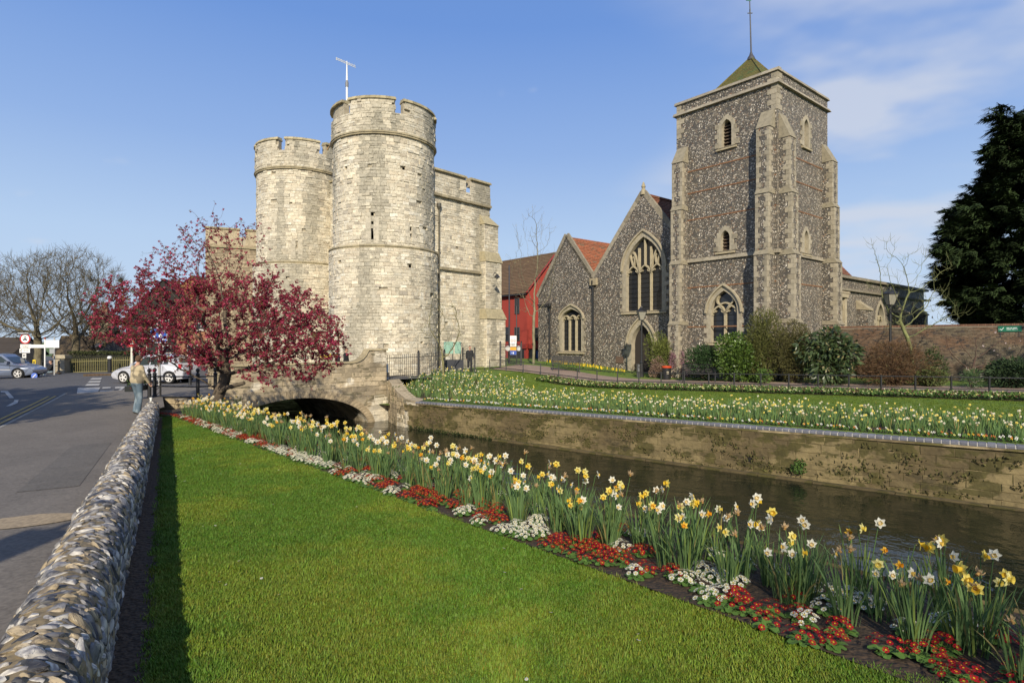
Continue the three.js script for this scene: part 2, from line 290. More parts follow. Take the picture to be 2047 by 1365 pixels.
const gardenY = (x, z) => { const [p, q] = quayPQ(x, z); const m = (1 - smooth(-5, 5.5, p)) * smooth(0.2, 5.5, q); return -0.85 + 0.03 * clamp(q, 0, 16.5) + 0.012 * clamp(p, -4, 24) + 0.80 * m; };
const WATER = -2.26;
function sheet(pts, yf, edge = 1.2, holes = [], rep = 12) { // polygon in plan, split until edges are short, laid on a height function
  const s = new THREE.Shape(pts.map(([x, z]) => new THREE.Vector2(x, -z)));
  for (const h of holes) s.holes.push(new THREE.Path(h.map(([x, z]) => new THREE.Vector2(x, -z))));
  let g = new THREE.ShapeGeometry(s); if (edge) g = new TessellateModifier(edge, rep).modify(g);
  const p = g.attributes.position, uv = new Float32Array(p.count * 2);
  for (let i = 0; i < p.count; i++) { const x = p.getX(i), z = -p.getY(i); p.setXYZ(i, x, typeof yf === 'number' ? yf : yf(x, z), z); uv[2 * i] = x; uv[2 * i + 1] = z; }
  const cl = new Float32Array(p.count * 3); for (let i = 0; i < p.count; i++) { const x = p.getX(i), z = p.getZ(i); cl.fill(0.82 + 0.2 * fbm(x * 0.5, z * 0.5, 1.3, 3) + 0.16 * vnoise(x * 0.17, z * 0.17, 4.4), i * 3, i * 3 + 3); }
  g.setAttribute('uv', new THREE.BufferAttribute(uv, 2)); g.setAttribute('color', new THREE.BufferAttribute(cl, 3));
  g.computeVertexNormals(); return g;
}
function inPoly(x, z, P) { let c = false; for (let i = 0, j = P.length - 1; i < P.length; j = i++) { const [a, b] = P[i], [d, e] = P[j]; if ((b > z) !== (e > z) && x < (d - a) * (z - b) / (e - b) + a) c = !c; } return c; }
const wl = (t, off) => [WX0 + WD[0] * t + 0.8647 * off, WD[1] * t - 0.5024 * off]; // off > 0: lawn side
const BA = [-13.45, -27], BB = [-7.5, -33], BE = [0.704, -0.710];  // bridge face, near the camera
const bank = [[6.6, 0.6], [2.95, -3.85], [-9.2, -18.8], [-12.3, -24.2], [-14.0, -26.4]];
// river
const riverPoly = [[9, 3.2], ...bank, [-16, -27.2], [-40, -30], [-40, -60], [-10, -60], BB, [-6.6, -32.2], [CL[0], CL[1]], quay(24, 0), quay(44, 0), [40, 20]];
structure('ground', sheet([[-1500, 600], [1500, 600], [1500, -2500], [-1500, -2500]], -1.3, 0, [riverPoly]), mat({ map: T.grass, color: lin(0.5, 0.55, 0.5) }), 'wide grassy ground running out to the horizon', 'ground');
structure('water', sheet([[60, 30], [14, 30], [2.2, -3.2], [-10, -18], [-14.2, -25.6], [-16, -27], [-42, -30], [-42, -62], [-8, -62], quay(46, 0.3)], WATER, 2.5), M.water, 'dark rippled water of the narrow river', 'water');
// roads
const kl = (t) => wl(t, -3.35);                                    // kerb line
const kerbFar = kl(29.5);
structure('road', sheet([[-140, 40], kl(-30), kl(0), kl(10), kl(20), kerbFar, [-16.4, -27.0], [-14.6, -26.5], [-13.4, -27.2], [-7.7, -32.9], [-2, -37.6], [4, -44], [3, -70], [30, -100], [-140, -100]], roadY, 2.6), M.asphalt, 'grey tarmac road curving towards the bridge', 'road');
const pave = (x, z) => roadY(x, z) + 0.10;
structure('pavement', sheet([kl(-12), wl(-12, -0.2), wl(21.4, -0.2), [-11.5, -19.5], [-13.7, -23.1], [-11.4, -22.7], [-12.5, -25.5], [-14.3, -26.8], [-16.2, -27.2], kerbFar, kl(20), kl(10), kl(0)].reverse(), pave, 1.3), M.paving, 'worn tarmac pavement beside the low flint wall', 'pavement');
{ // kerb stones
  const R = rng(61), g = scene.getObjectByName('pavement');
  for (let t = 1.5; t < 29.2; t += 0.92) { const [a, b] = kl(t), [c, d] = kl(t + 0.905), s = 0.9 + 0.2 * R(), gb = new GB().color(s, s, s * 0.97), y0 = pave(a, b) + 0.006, y1 = pave(c, d) + 0.006, nx = -0.8647 * 0.13, nz = 0.5024 * 0.13; gb.hexa([V(a, y0 - 0.2, b), V(c, y1 - 0.2, d), V(c, y1, d), V(a, y0, b), V(a + nx, y0 - 0.2, b + nz), V(c + nx, y1 - 0.2, d + nz), V(c + nx * 0.85, y1 - 0.012, d + nz * 0.85), V(a + nx * 0.85, y0 - 0.012, b + nz * 0.85)]); part('kerb_stone', gb, M.kerb, g); }
}
// painted road lines
function ribbon(pts, w, yf, lift, step = 0.6) {
  const gb = new GB(); let acc = 0;
  for (let i = 0; i < pts.length - 1; i++) { const [a, b] = pts[i], [c, d] = pts[i + 1], L = Math.hypot(c - a, d - b), n = Math.max(1, Math.ceil(L / step)), nx = -(d - b) / L * w / 2, nz = (c - a) / L * w / 2; for (let k = 0; k < n; k++) { const x0 = lerp(a, c, k / n), z0 = lerp(b, d, k / n), x1 = lerp(a, c, (k + 1) / n), z1 = lerp(b, d, (k + 1) / n), Y = (x, z) => V(x, yf(x, z) + lift, z); let q = [Y(x0 - nx, z0 - nz), Y(x0 + nx, z0 + nz), Y(x1 + nx, z1 + nz), Y(x1 - nx, z1 - nz)]; if (q[1].clone().sub(q[0]).cross(q[3].clone().sub(q[0])).y < 0) q = q.reverse(); gb.quad(...q, acc, 0); acc += L / n; } }
  return gb;
}
{
  const off = (o) => { const a = []; for (let t = -12; t <= 30; t += 2) a.push(wl(t, -3.35 - o)); return a; };
  for (const [o, w] of [[0.38, 'nearer the kerb'], [0.60, 'nearer the road middle']]) structure('yellow_line', ribbon(off(o), 0.085, roadY, 0.012), M.yellowPaint, `double yellow line stripe ${w} along the road edge`, 'road marking');
  const onRoad = (u, v) => { let d = 20; for (let i = 0; i < 40; i++) { const x = (u - 1023.5) / 1180 * d; d = (2.2 - roadY(x, -d)) * 1180 / (v - 682.5); } return [(u - 1023.5) / 1180 * d, -d]; };
  const poly = (pix, name, label) => structure(name, sheet(pix.map(([u, v]) => onRoad(u, v)), (x, z) => roadY(x, z) + 0.013, 0.8), M.whitePaint, label, 'road marking');
  poly([[154, 776], [199, 775], [194, 785], [168, 800], [149, 803], [152, 790]], 'painted_island', 'white painted island where the lanes split');
  poly([[147, 803], [153, 803], [150, 813], [144, 813]], 'painted_dash', 'short white dash at the tip of the painted island');
  for (const [k, a] of [[0, 756], [1, 762], [2, 768]].entries()) poly([[183 - k * 5, a[1]], [203 - k * 2, a[1] - 0.5], [200 - k * 2, a[1] + 3], [178 - k * 5, a[1] + 3.5]], 'painted_bar', ['farthest white bar above the painted island', 'middle white bar above the painted island', 'nearest white bar above the painted island'][k]);
  poly([[204, 774.5], [220, 774], [220, 776.5], [203, 777]], 'give_way_dash', 'thin white dash right of the painted island');
  poly([[197, 781], [227, 780.5], [220, 787], [199, 790], [198, 788], [217, 785.5], [222, 782.5], [200, 783.5]], 'painted_triangle', 'white give way triangle outline on the road');
  poly([[229, 774], [250, 773], [236, 785], [230, 785], [241, 776], [229, 777]], 'painted_arrow', 'white hooked arrow painted near the silver car');
  poly([[0, 782], [14, 782], [27, 796], [18, 797], [8, 785], [0, 785]], 'painted_curve', 'white bent road marking at the road\'s left edge');
  poly([[27, 800], [36, 800], [34, 806], [20, 812], [10, 813], [26, 804]], 'painted_hook', 'white short hooked marking below the bent one');
}
for (const [a, b, o0, o1, l] of [[3.2, 6.4, -2.6, -1.5, 'paler tarmac patch on the near pavement'], [9.5, 14.5, -1.4, -0.75, 'long narrow trench repair in the pavement'], [12, 15.5, -6.6, -4.6, 'dark tarmac patch beside the double yellow lines']]) structure('tarmac_patch', sheet([wl(a, o0), wl(b, o0), wl(b, o1), wl(a, o1)], (x, z) => (o0 < -3.4 ? roadY : pave)(x, z) + 0.005, 0.8), mat({ map: T.asphalt, bumpMap: T.asphaltBump, bumpScale: 0.004, color: o0 === -2.6 ? lin(0.225, 0.2, 0.172) : o0 < -3.4 ? lin(0.09, 0.088, 0.088) : lin(0.165, 0.15, 0.128) }), l, 'tarmac');
{ const p = []; for (let i = 0; i < 18; i++) { const a = i / 18 * 6.283, r = 1 + 0.35 * vnoise(i * 1.3, 4.4); p.push([-4.98 + Math.cos(a) * 0.36 * r - Math.sin(a) * 0.1, -6.1 + Math.sin(a) * 0.26 * r]); } structure('sand_patch', sheet(p, (x, z) => pave(x, z) + 0.008, 0.4), mat({ map: T.asphalt, color: lin(0.42, 0.33, 0.21) }), 'spill of pale sand on the pavement against the flint wall', 'sand'); }
// lawn between the flint wall and the flower bed
const bedFront = [[4.8, 0.6], [1.77, -3.13], [-10.1, -17.7], [-12.3, -20.0]];
const lawnPoly = [wl(-6, -0.1), wl(22, -0.1), [-12.3, -20.3], ...[...bedFront].reverse().slice(1), [6, 6]];
structure('lawn', sheet(lawnPoly, lawnY, 0.9), M.grassGround, 'mown green lawn between flint wall and flower bed', 'lawn');
const bedPoly = [...bedFront, [-12.2, -22.6], [-11.3, -22.2], [-9.2, -18.8], [2.95, -3.85], [6.6, 0.6]];
const bedY = (x, z) => lawnY(x, z) + 0.02;
structure('flower_bed', sheet(bedPoly, (x, z) => bedY(x, z) + 0.004, 0.7), M.soil, 'dark soil of the riverside flower bed', 'flower bed');
{ // near bank: retaining wall down to the water
  const gb = new GB(); for (let i = 0; i < bank.length - 1; i++) { const [a, b] = bank[i], [c, d] = bank[i + 1], n = Math.ceil(Math.hypot(c - a, d - b) / 1.5); for (let k = 0; k < n; k++) { const x0 = lerp(a, c, k / n), z0 = lerp(b, d, k / n), x1 = lerp(a, c, (k + 1) / n), z1 = lerp(b, d, (k + 1) / n); gb.quad(V(x0, -3, z0), V(x0, bedY(x0, z0) + 0.03, z0), V(x1, bedY(x1, z1) + 0.03, z1), V(x1, -3, z1)); } }
  one('bank_wall', gb, M.river, 'low stone retaining wall under the near flower bed', 'wall');
}
// garden on the far bank
const gardenPoly = [[-6.75, -33.8], [-6.3, -32.25], [-5.75, -31.3], [-5.2, -30.75], quay(0, 0.15), quay(40, 0.12), quay(40, 60), [-2, -75], [-3, -52], [-3.8, -40]];
structure('garden_lawn', sheet(gardenPoly, gardenY, 1.3), M.grassGround, 'far garden lawn behind the river wall', 'lawn');
const fenceA = [4.2, -37.9], fenceB = [24.8, -24.5];
{ const f = (a, b, o) => { const L = Math.hypot(b[0] - a[0], b[1] - a[1]), nx = (b[1] - a[1]) / L, nz = -(b[0] - a[0]) / L; return [[a[0] + nx * o, a[1] + nz * o], [b[0] + nx * o, b[1] + nz * o]]; };
  const e = f(fenceA, fenceB, 0.12), w = f(fenceA, fenceB, 3.4), dx = 0.838, dz = 0.545;
  structure('garden_path', sheet([e[0], [e[0][0] + 40 * dx, e[0][1] + 40 * dz], [w[0][0] + 40 * dx, w[0][1] + 40 * dz], w[0], [0.5, -46], [-1.5, -41.5]], (x, z) => gardenY(x, z) + 0.035, 1.0), M.path, 'pinkish gravel path behind the black rail fence', 'path');
  const p = f(fenceA, fenceB, -0.85), q = f(fenceA, fenceB, -2.75);
  structure('pansy_bed', sheet([[p[0][0] - 2 * dx, p[0][1] - 2 * dz], [p[0][0] + 40 * dx, p[0][1] + 40 * dz], [q[0][0] + 40 * dx, q[0][1] + 40 * dz], [q[0][0] - 0.5 * dx, q[0][1] - 0.5 * dz]], (x, z) => gardenY(x, z) + 0.03, 1.3), M.soil, 'long dark soil strip in front of the rail fence', 'flower bed');
  structure('quay_bed', sheet([quay(-1.0, 0.5), quay(40, 0.5), quay(40, 4.6), quay(6.5, 4.9), quay(1.5, 5.9), quay(-3, 6.5), quay(-4.5, 3)], (x, z) => gardenY(x, z) + 0.012, 1.3), M.soil, 'soil under the daffodils along the far river wall', 'flower bed');
}
// ---------- quay wall across the river ----------
const UP = V(0, 1, 0);
const copY = (p) => -0.85 + 0.012 * clamp(p, 0, 24);
{
  const w = thing('river_wall', 'long mossy stone river wall topped with blue-grey coping bricks', 'wall', [CL[0], 0, CL[1]]), R = rng(71);
  const ux = V(CD[0], 0, CD[1]), n = V(-CN[0], 0, -CN[1]), P = (p, y, q) => V(CD[0] * p + CN[0] * q, y, CD[1] * p + CN[1] * q);
  const core = new GB();
  for (let p = -0.6; p < 40; p += 2) { const a = copY(p) - 0.16, b = copY(p + 2) - 0.16; core.quad(P(p, -3.2, 0), P(p + 2, -3.2, 0), P(p + 2, b, 0), P(p, a, 0), p, -3.2); core.quad(P(p, a, 0), P(p + 2, b, 0), P(p + 2, b, 0.5), P(p, a, 0.5)); core.quad(P(p + 2, -1.3, 0.5), P(p, -1.3, 0.5), P(p, a, 0.5), P(p + 2, b, 0.5)); }
  part('core', core, M.river, w);
  let y = WATER - 0.12, row = 0; const pc = new Pieces('stone', 'stonework', M.river, 300), hole = [16.35, -2.26 + 0.42];
  while (y < -1.05) {
    const h = 0.2 + 0.12 * R(), top = Math.min(y + h, 9);
    for (let p = -0.4 - R() * 0.6; p < 28;) {
      const L = 0.35 + 0.75 * R(), pm = p + L / 2, lim = copY(pm) - 0.17, hh = Math.min(h, lim - y); const isHole = Math.abs(pm - hole[0]) < L / 2 && y < hole[1] && y + h > hole[1];
      if (hh > 0.08) { const s = 0.92 + 0.16 * R(); const put = (p0, p1) => pc.add(blockGB(P((p0 + p1) / 2, y + hh / 2, 0), ux, UP, n, p1 - p0 - 0.003, hh - 0.003, 0.03, 0.05 + 0.014 * R(), 0.010, R, [s, s * 0.99, s * 0.97], 0.014, [p0, y]), w, L);
        if (isHole) { put(p, hole[0] - 0.09); put(hole[0] + 0.09, p + L); } else put(p, p + L); }
      p += L;
    }
    y += h; row++;
  }
  pc.flush();
  { const g = new GB().color(0.012, 0.012, 0.011); g.box(0, 0, 0, 0.17, 0.2, 0.04, new THREE.Matrix4().makeBasis(ux, UP, n).setPosition(P(hole[0], hole[1] + 0.02, 0))); part('drain_mouth', g, M.matte, w); }
  const bed = new GB().color(1.25, 1.2, 1.12); for (let p = 0; p < 40; p += 1) { const a = copY(p), b = copY(p + 1), q = [P(p, a - 0.165, -0.075), P(p + 1, b - 0.165, -0.075), P(p + 1, b - 0.095, -0.085), P(p, a - 0.095, -0.085), P(p, a - 0.095, 0.3), P(p + 1, b - 0.095, 0.3)]; bed.quad(q[0], q[1], q[2], q[3], p, 0); bed.quad(q[3], q[2], q[5], q[4], p, 0); bed.quad(P(p, a - 0.165, 0.1), P(p + 1, b - 0.165, 0.1), q[1], q[0], p, 0); }
  part('coping_bed', bed, M.lime && mat({ map: T.river, color: lin(1.25, 1.25, 1.25) }), w);
  for (let i = 0; i < 140; i++) { // coping bricks on edge
    const p = 0.08 + i * 0.2, a = copY(p), s = 0.85 + 0.3 * R(), g = new GB().color(0.17 * s, 0.175 * s, 0.21 * s), t = (R() - 0.5) * 0.006, w0 = 0.084;
    const c = (dp, dy, q) => P(p + dp + t, a + dy + (R() - 0.5) * 0.004, q);
    const prof = [[-0.10, -0.092], [-0.108, -0.03], [-0.09, 0.0], [0.20, 0.008], [0.21, -0.09]];
    for (let k = 0; k < 4; k++) g.quad(c(-w0, prof[k][1], prof[k][0]), c(w0, prof[k][1], prof[k][0]), c(w0, prof[k + 1][1], prof[k + 1][0]), c(-w0, prof[k + 1][1], prof[k + 1][0]), R() * 3, R() * 3);
    for (const sd of [-1, 1]) for (let k = 1; k < 4; k++) { const A = c(sd * w0, prof[0][1], prof[0][0]), B = c(sd * w0, prof[k][1], prof[k][0]), C = c(sd * w0, prof[k + 1][1], prof[k + 1][0]); sd > 0 ? g.tri(A, C, B) : g.tri(A, B, C); }
    part('coping_brick', g, M.brick, w);
  }
  const joint = new GB().color(0.42, 0.40, 0.36); for (let p = 0; p < 28; p += 0.8) { const a = copY(p) - 0.008, b = copY(p + 0.8) - 0.008; joint.quad(P(p, a - 0.08, -0.098), P(p + 0.8, b - 0.08, -0.098), P(p + 0.8, b, -0.084), P(p, a, -0.084)); joint.quad(P(p, a, -0.084), P(p + 0.8, b, -0.084), P(p + 0.8, b + 0.004, 0.19), P(p, a + 0.004, 0.19)); }
  part('coping_mortar', joint, M.matte, w);
  { const L = []; for (let i = 0; i < 3600; i++) { const p = 24 * R(), y = WATER + 0.1 + 1.25 * R(), f = fbm(p * 1.1, y * 3.2, 6.6, 3); if (f < 0.53) continue; const c = P(p, y, -0.07 - 0.02 * R()), v = 0.6 + 0.8 * R(), s = 0.5 + 0.8 * R(); L.push([new THREE.Matrix4().compose(c, new THREE.Quaternion().setFromEuler(new THREE.Euler(R() * 6, R() * 6, R() * 6)), V(s, s, s)), lin(0.085 * v, 0.08 * v, 0.022 * v)]); } const mg = new GB(); for (let k = 0; k < 5; k++) { const a = k * 1.26; mg.tri(V(0, 0, 0.02), V(Math.cos(a) * 0.05, Math.sin(a) * 0.035, 0), V(Math.cos(a + 1.1) * 0.05, Math.sin(a + 1.1) * 0.035, 0)); } const im = new THREE.InstancedMesh(mg.build(), M.matte, L.length); im.name = 'moss'; im.userData.kind = 'stuff'; L.forEach(([m, c], i) => { im.setMatrixAt(i, m); im.setColorAt(i, c); }); shadowed(im); w.add(im); }
  { let p = 5.2; while (p < 26) { const L = 1.1 + R() * 1.3, s = 0.9 + 0.25 * R(), g = new GB().color(s, s, s * 0.95); g.box(0, 0, 0, L - 0.02, 0.36, 0.30, new THREE.Matrix4().makeBasis(ux, UP, n).setPosition(P(p + L / 2, WATER - 0.11 + (R() - 0.5) * 0.03 - (p > 17 ? 0.02 : 0), -0.13))); part('ledge_stone', g, M.river, w); p += L; } }
}
// ---------- bridge ----------
const bp = (s, y, q = 0) => V(BE[0] * s + -0.710 * q, y, BE[1] * s - 0.704 * q);   // along the face, up, into the bridge
{
  const b = thing('stone_bridge', 'old stone bridge with one low arch over the river', 'bridge', [BA[0], 0, BA[1]]), R = rng(81);
  const toWorld = (g, depth) => { const m = new THREE.Matrix4().makeBasis(V(BE[0], 0, BE[1]), UP, V(0.710, 0, 0.704)); g.translate(0, 0, -depth); g.applyMatrix4(m); const n = g.attributes.position.count; g.setAttribute('color', new THREE.BufferAttribute(new Float32Array(n * 3).fill(1), 3)); return g; };
  const sc = 3.8, hs = 4.05, spring = -2.5, crown = -0.66;
  const arc = (x) => spring + (crown - spring) * Math.sqrt(Math.max(0, 1 - ((x - sc) / hs) ** 2));
  const low = new THREE.Shape(); low.moveTo(-2.4, -3.2); low.lineTo(sc - hs, -3.2); for (let i = 0; i <= 40; i++) { const x = sc - hs * Math.cos(i / 40 * Math.PI); low.lineTo(x, arc(x)); } low.lineTo(sc + hs, -3.2); low.lineTo(9.9, -3.2); low.lineTo(9.9, -0.03); low.lineTo(-2.4, -0.03);
  part('arch_body', toWorld(new THREE.ExtrudeGeometry(low, { depth: 8, bevelEnabled: false, curveSegments: 4 }), 8), M.bridge, b);
  const topY = (s) => s < 6.75 ? 1.02 : s < 7.75 ? 1.02 + 0.68 * (1 - Math.sqrt(Math.max(0, 1 - ((s - 6.75) / 1.0) ** 2))) : 1.70;
  const par = new THREE.Shape(); par.moveTo(-0.3, -0.03); par.lineTo(9.0, -0.03); par.lineTo(9.0, 1.7); for (let s = 9.0; s > -0.3; s -= 0.1) par.lineTo(s, topY(s)); par.lineTo(-0.3, 1.02);
  part('parapet', toWorld(new THREE.ExtrudeGeometry(par, { depth: 0.42, bevelEnabled: false }), 0.42), M.bridge, b);
  // face stones
  const fx = V(BE[0], 0, BE[1]), fn = V(0.710, 0, 0.704); let y = -2.7;
  while (y < 1.68) {
    const h = y < -0.1 ? 0.24 + 0.06 * R() : 0.23 + 0.07 * R();
    for (let s = -2.3 - R() * 0.4; s < 9.0;) {
      const L = (0.42 + 0.55 * R()), s0 = Math.max(s, -2.3), s1 = Math.min(s + L, 9.0), m = (s0 + s1) / 2; s += L; if (s1 - s0 < 0.12 || (m < -0.3 && y > -0.3)) continue;
      const lim = Math.min(topY(s0), topY(s1)) - 0.02, hh = Math.min(h, lim - y); if (hh < 0.1) continue;
      const ring = 0.42; let ok = true; for (const x of [s0, m, s1]) for (const yy of [y, y + hh]) { const a = Math.abs(x - sc) < hs + ring ? spring + (crown + ring - spring) * Math.sqrt(Math.max(0, 1 - ((x - sc) / (hs + ring)) ** 2)) : -9; if (yy < a) ok = false; } if (!ok) continue;
      const v = 0.8 + 0.4 * R(), wn = R() < 0.1 ? 1.25 : 1; part('stone', blockGB(bp(m, y + hh / 2), fx, UP, fn, s1 - s0 - 0.012, hh - 0.012, 0.02, 0.012 + 0.02 * R(), 0.014, R, [v * wn, v * wn * 0.985, v * 0.96 * wn], 0.016, [s0, y]), M.bridge, b);
    }
    y += h;
  }
  for (let i = 0; i < 44; i++) { // arch ring
    const t0 = i / 44 * Math.PI, t1 = (i + 0.94) / 44 * Math.PI, f = (t, e) => { const x = sc - (hs + e) * Math.cos(t), yy = spring + (crown + e - spring) * Math.sin(t); return [x, yy]; }; const v = 0.82 + 0.36 * R(), g = new GB().color(v, v * 0.96, v * 0.9), p = 0.03 + 0.012 * R();
    const [a, c, d, e] = [f(t0, 0.0), f(t1, 0.0), f(t1, 0.40), f(t0, 0.40)]; const q = [[a, -0.3], [c, -0.3], [d, -0.3], [e, -0.3], [a, p], [c, p], [d, p], [e, p]].map(([k, z]) => bp(k[0], k[1], -z)); g.hexa([q[0], q[3], q[2], q[1], q[4], q[7], q[6], q[5]]); part('arch_stone', g, M.bridge, b);
  }
  // coping slabs that sweep up to the end pier
  for (let s = -0.35; s < 9.05;) { const L = s > 6.5 && s < 7.7 ? 0.2 : 0.8, e = Math.min(s + L, 9.08), v = 0.85 + 0.3 * R(), g = new GB().color(0.40 * v, 0.33 * v, 0.20 * v), y0 = topY(s) + 0.005, y1 = topY(e - 0.01) + 0.005; g.hexa([bp(s, y0, 0.5), bp(e - 0.008, y1, 0.5), bp(e - 0.008, y1 + 0.09, 0.47), bp(s, y0 + 0.09, 0.47), bp(s, y0, -0.08), bp(e - 0.008, y1, -0.08), bp(e - 0.008, y1 + 0.09, -0.05), bp(s, y0 + 0.09, -0.05)].map((p, i, q) => q[[5, 4, 7, 6, 1, 0, 3, 2][i]])); part('coping_slab', g, M.lime, b); s = e; }
}
{ // wing between bridge and quay: old rubble sloping down
  const w = thing('abutment_wall', 'stained rubble abutment wall curving down beside the bridge pier', 'wall'), g = new GB();
  const pts = [[-7.0, -33.4, 0.02], [-6.6, -32.2, -0.1], [-6.1, -31.3, -0.45], [-5.5, -30.6, -0.78], [CL[0] + 0.1, CL[1] + 0.1, -0.83]], R = rng(83);
  for (let i = 0; i < 4; i++) { const [a, b, c] = pts[i], [d, e, f] = pts[i + 1], nx = (e - b), nz = -(d - a), L = Math.hypot(nx, nz); for (let k = 0; k < 4; k++) { const t0 = k / 4, t1 = (k + 1) / 4, A = (t, y) => V(lerp(a, d, t), y, lerp(b, e, t)), ya = lerp(c, f, t0), yb = lerp(c, f, t1), B = (t, y) => A(t, y).add(V(nx / L * 0.6, 0, nz / L * 0.6)); g.quad(A(t0, -3), A(t1, -3), A(t1, yb), A(t0, ya), i * 1.2 + t0, -3); g.quad(A(t0, ya), A(t1, yb), B(t1, yb + 0.05), B(t0, ya + 0.05)); } }
  part('face', g, M.bridge, w);
  for (let i = 0; i < 4; i++) { const [a, b, c] = pts[i], [d, e, f] = pts[i + 1]; const ux = V(d - a, 0, e - b), L = ux.length(); ux.normalize(); const n = V(-ux.z, 0, ux.x); for (let y = -2.5; y < Math.max(c, f); y += 0.22) for (let s = R() * 0.2; s < L - 0.15; s += 0.3) { const lim = lerp(c, f, (s + 0.15) / L); if (y + 0.24 > lim) continue; const v = 0.8 + 0.35 * R(); part('stone', blockGB(V(a, y + 0.11, b).addScaledVector(ux, s + 0.14), ux, UP, n, 0.26 + 0.03 * R(), 0.2, 0.02, 0.02 + 0.03 * R(), 0.02, R, [v, v * 0.97, v * 0.9], 0.02, [s + i, y]), M.bridge, w); } }
}
{ // stepped retaining wall under the pavement railing
  const w = thing('retaining_wall', 'short stone retaining wall under the black railing', 'wall'), R = rng(85), A = V(-13.9, 0, -22.95), B = V(-11.45, 0, -22.5), ux = B.clone().sub(A).normalize(), n = V(-ux.z, 0, ux.x), L = A.distanceTo(B);
  for (let k = 0; k < 4; k++) { const top = -0.02 - k * 0.2; for (let s = 0; s < L;) { const l = Math.min(0.6 + R() * 0.7, L - s + 0.01), v = 0.85 + 0.3 * R(), g = blockGB(A.clone().addScaledVector(ux, s + l / 2).setY(top - 0.1), ux, UP, n, l - 0.01, 0.19, 0.4, 0.02 + k * 0.05, 0.015, R, [v, v * 0.97, v * 0.9]); part('stone', g, M.bridge, w); s += l; } }
  // wall end between railing and bridge
  const g = new GB(); g.quad(V(-11.45, -1.2, -22.4), V(-12.35, -1.2, -24.3), V(-12.35, 0.0, -24.3), V(-11.45, 0.0, -22.4)).quad(V(-12.35, -2.8, -24.3), V(-14.2, -2.8, -26.4), V(-14.2, 0.0, -26.4), V(-12.35, 0.0, -24.3)); part('return_face', g, M.bridge, w);
}
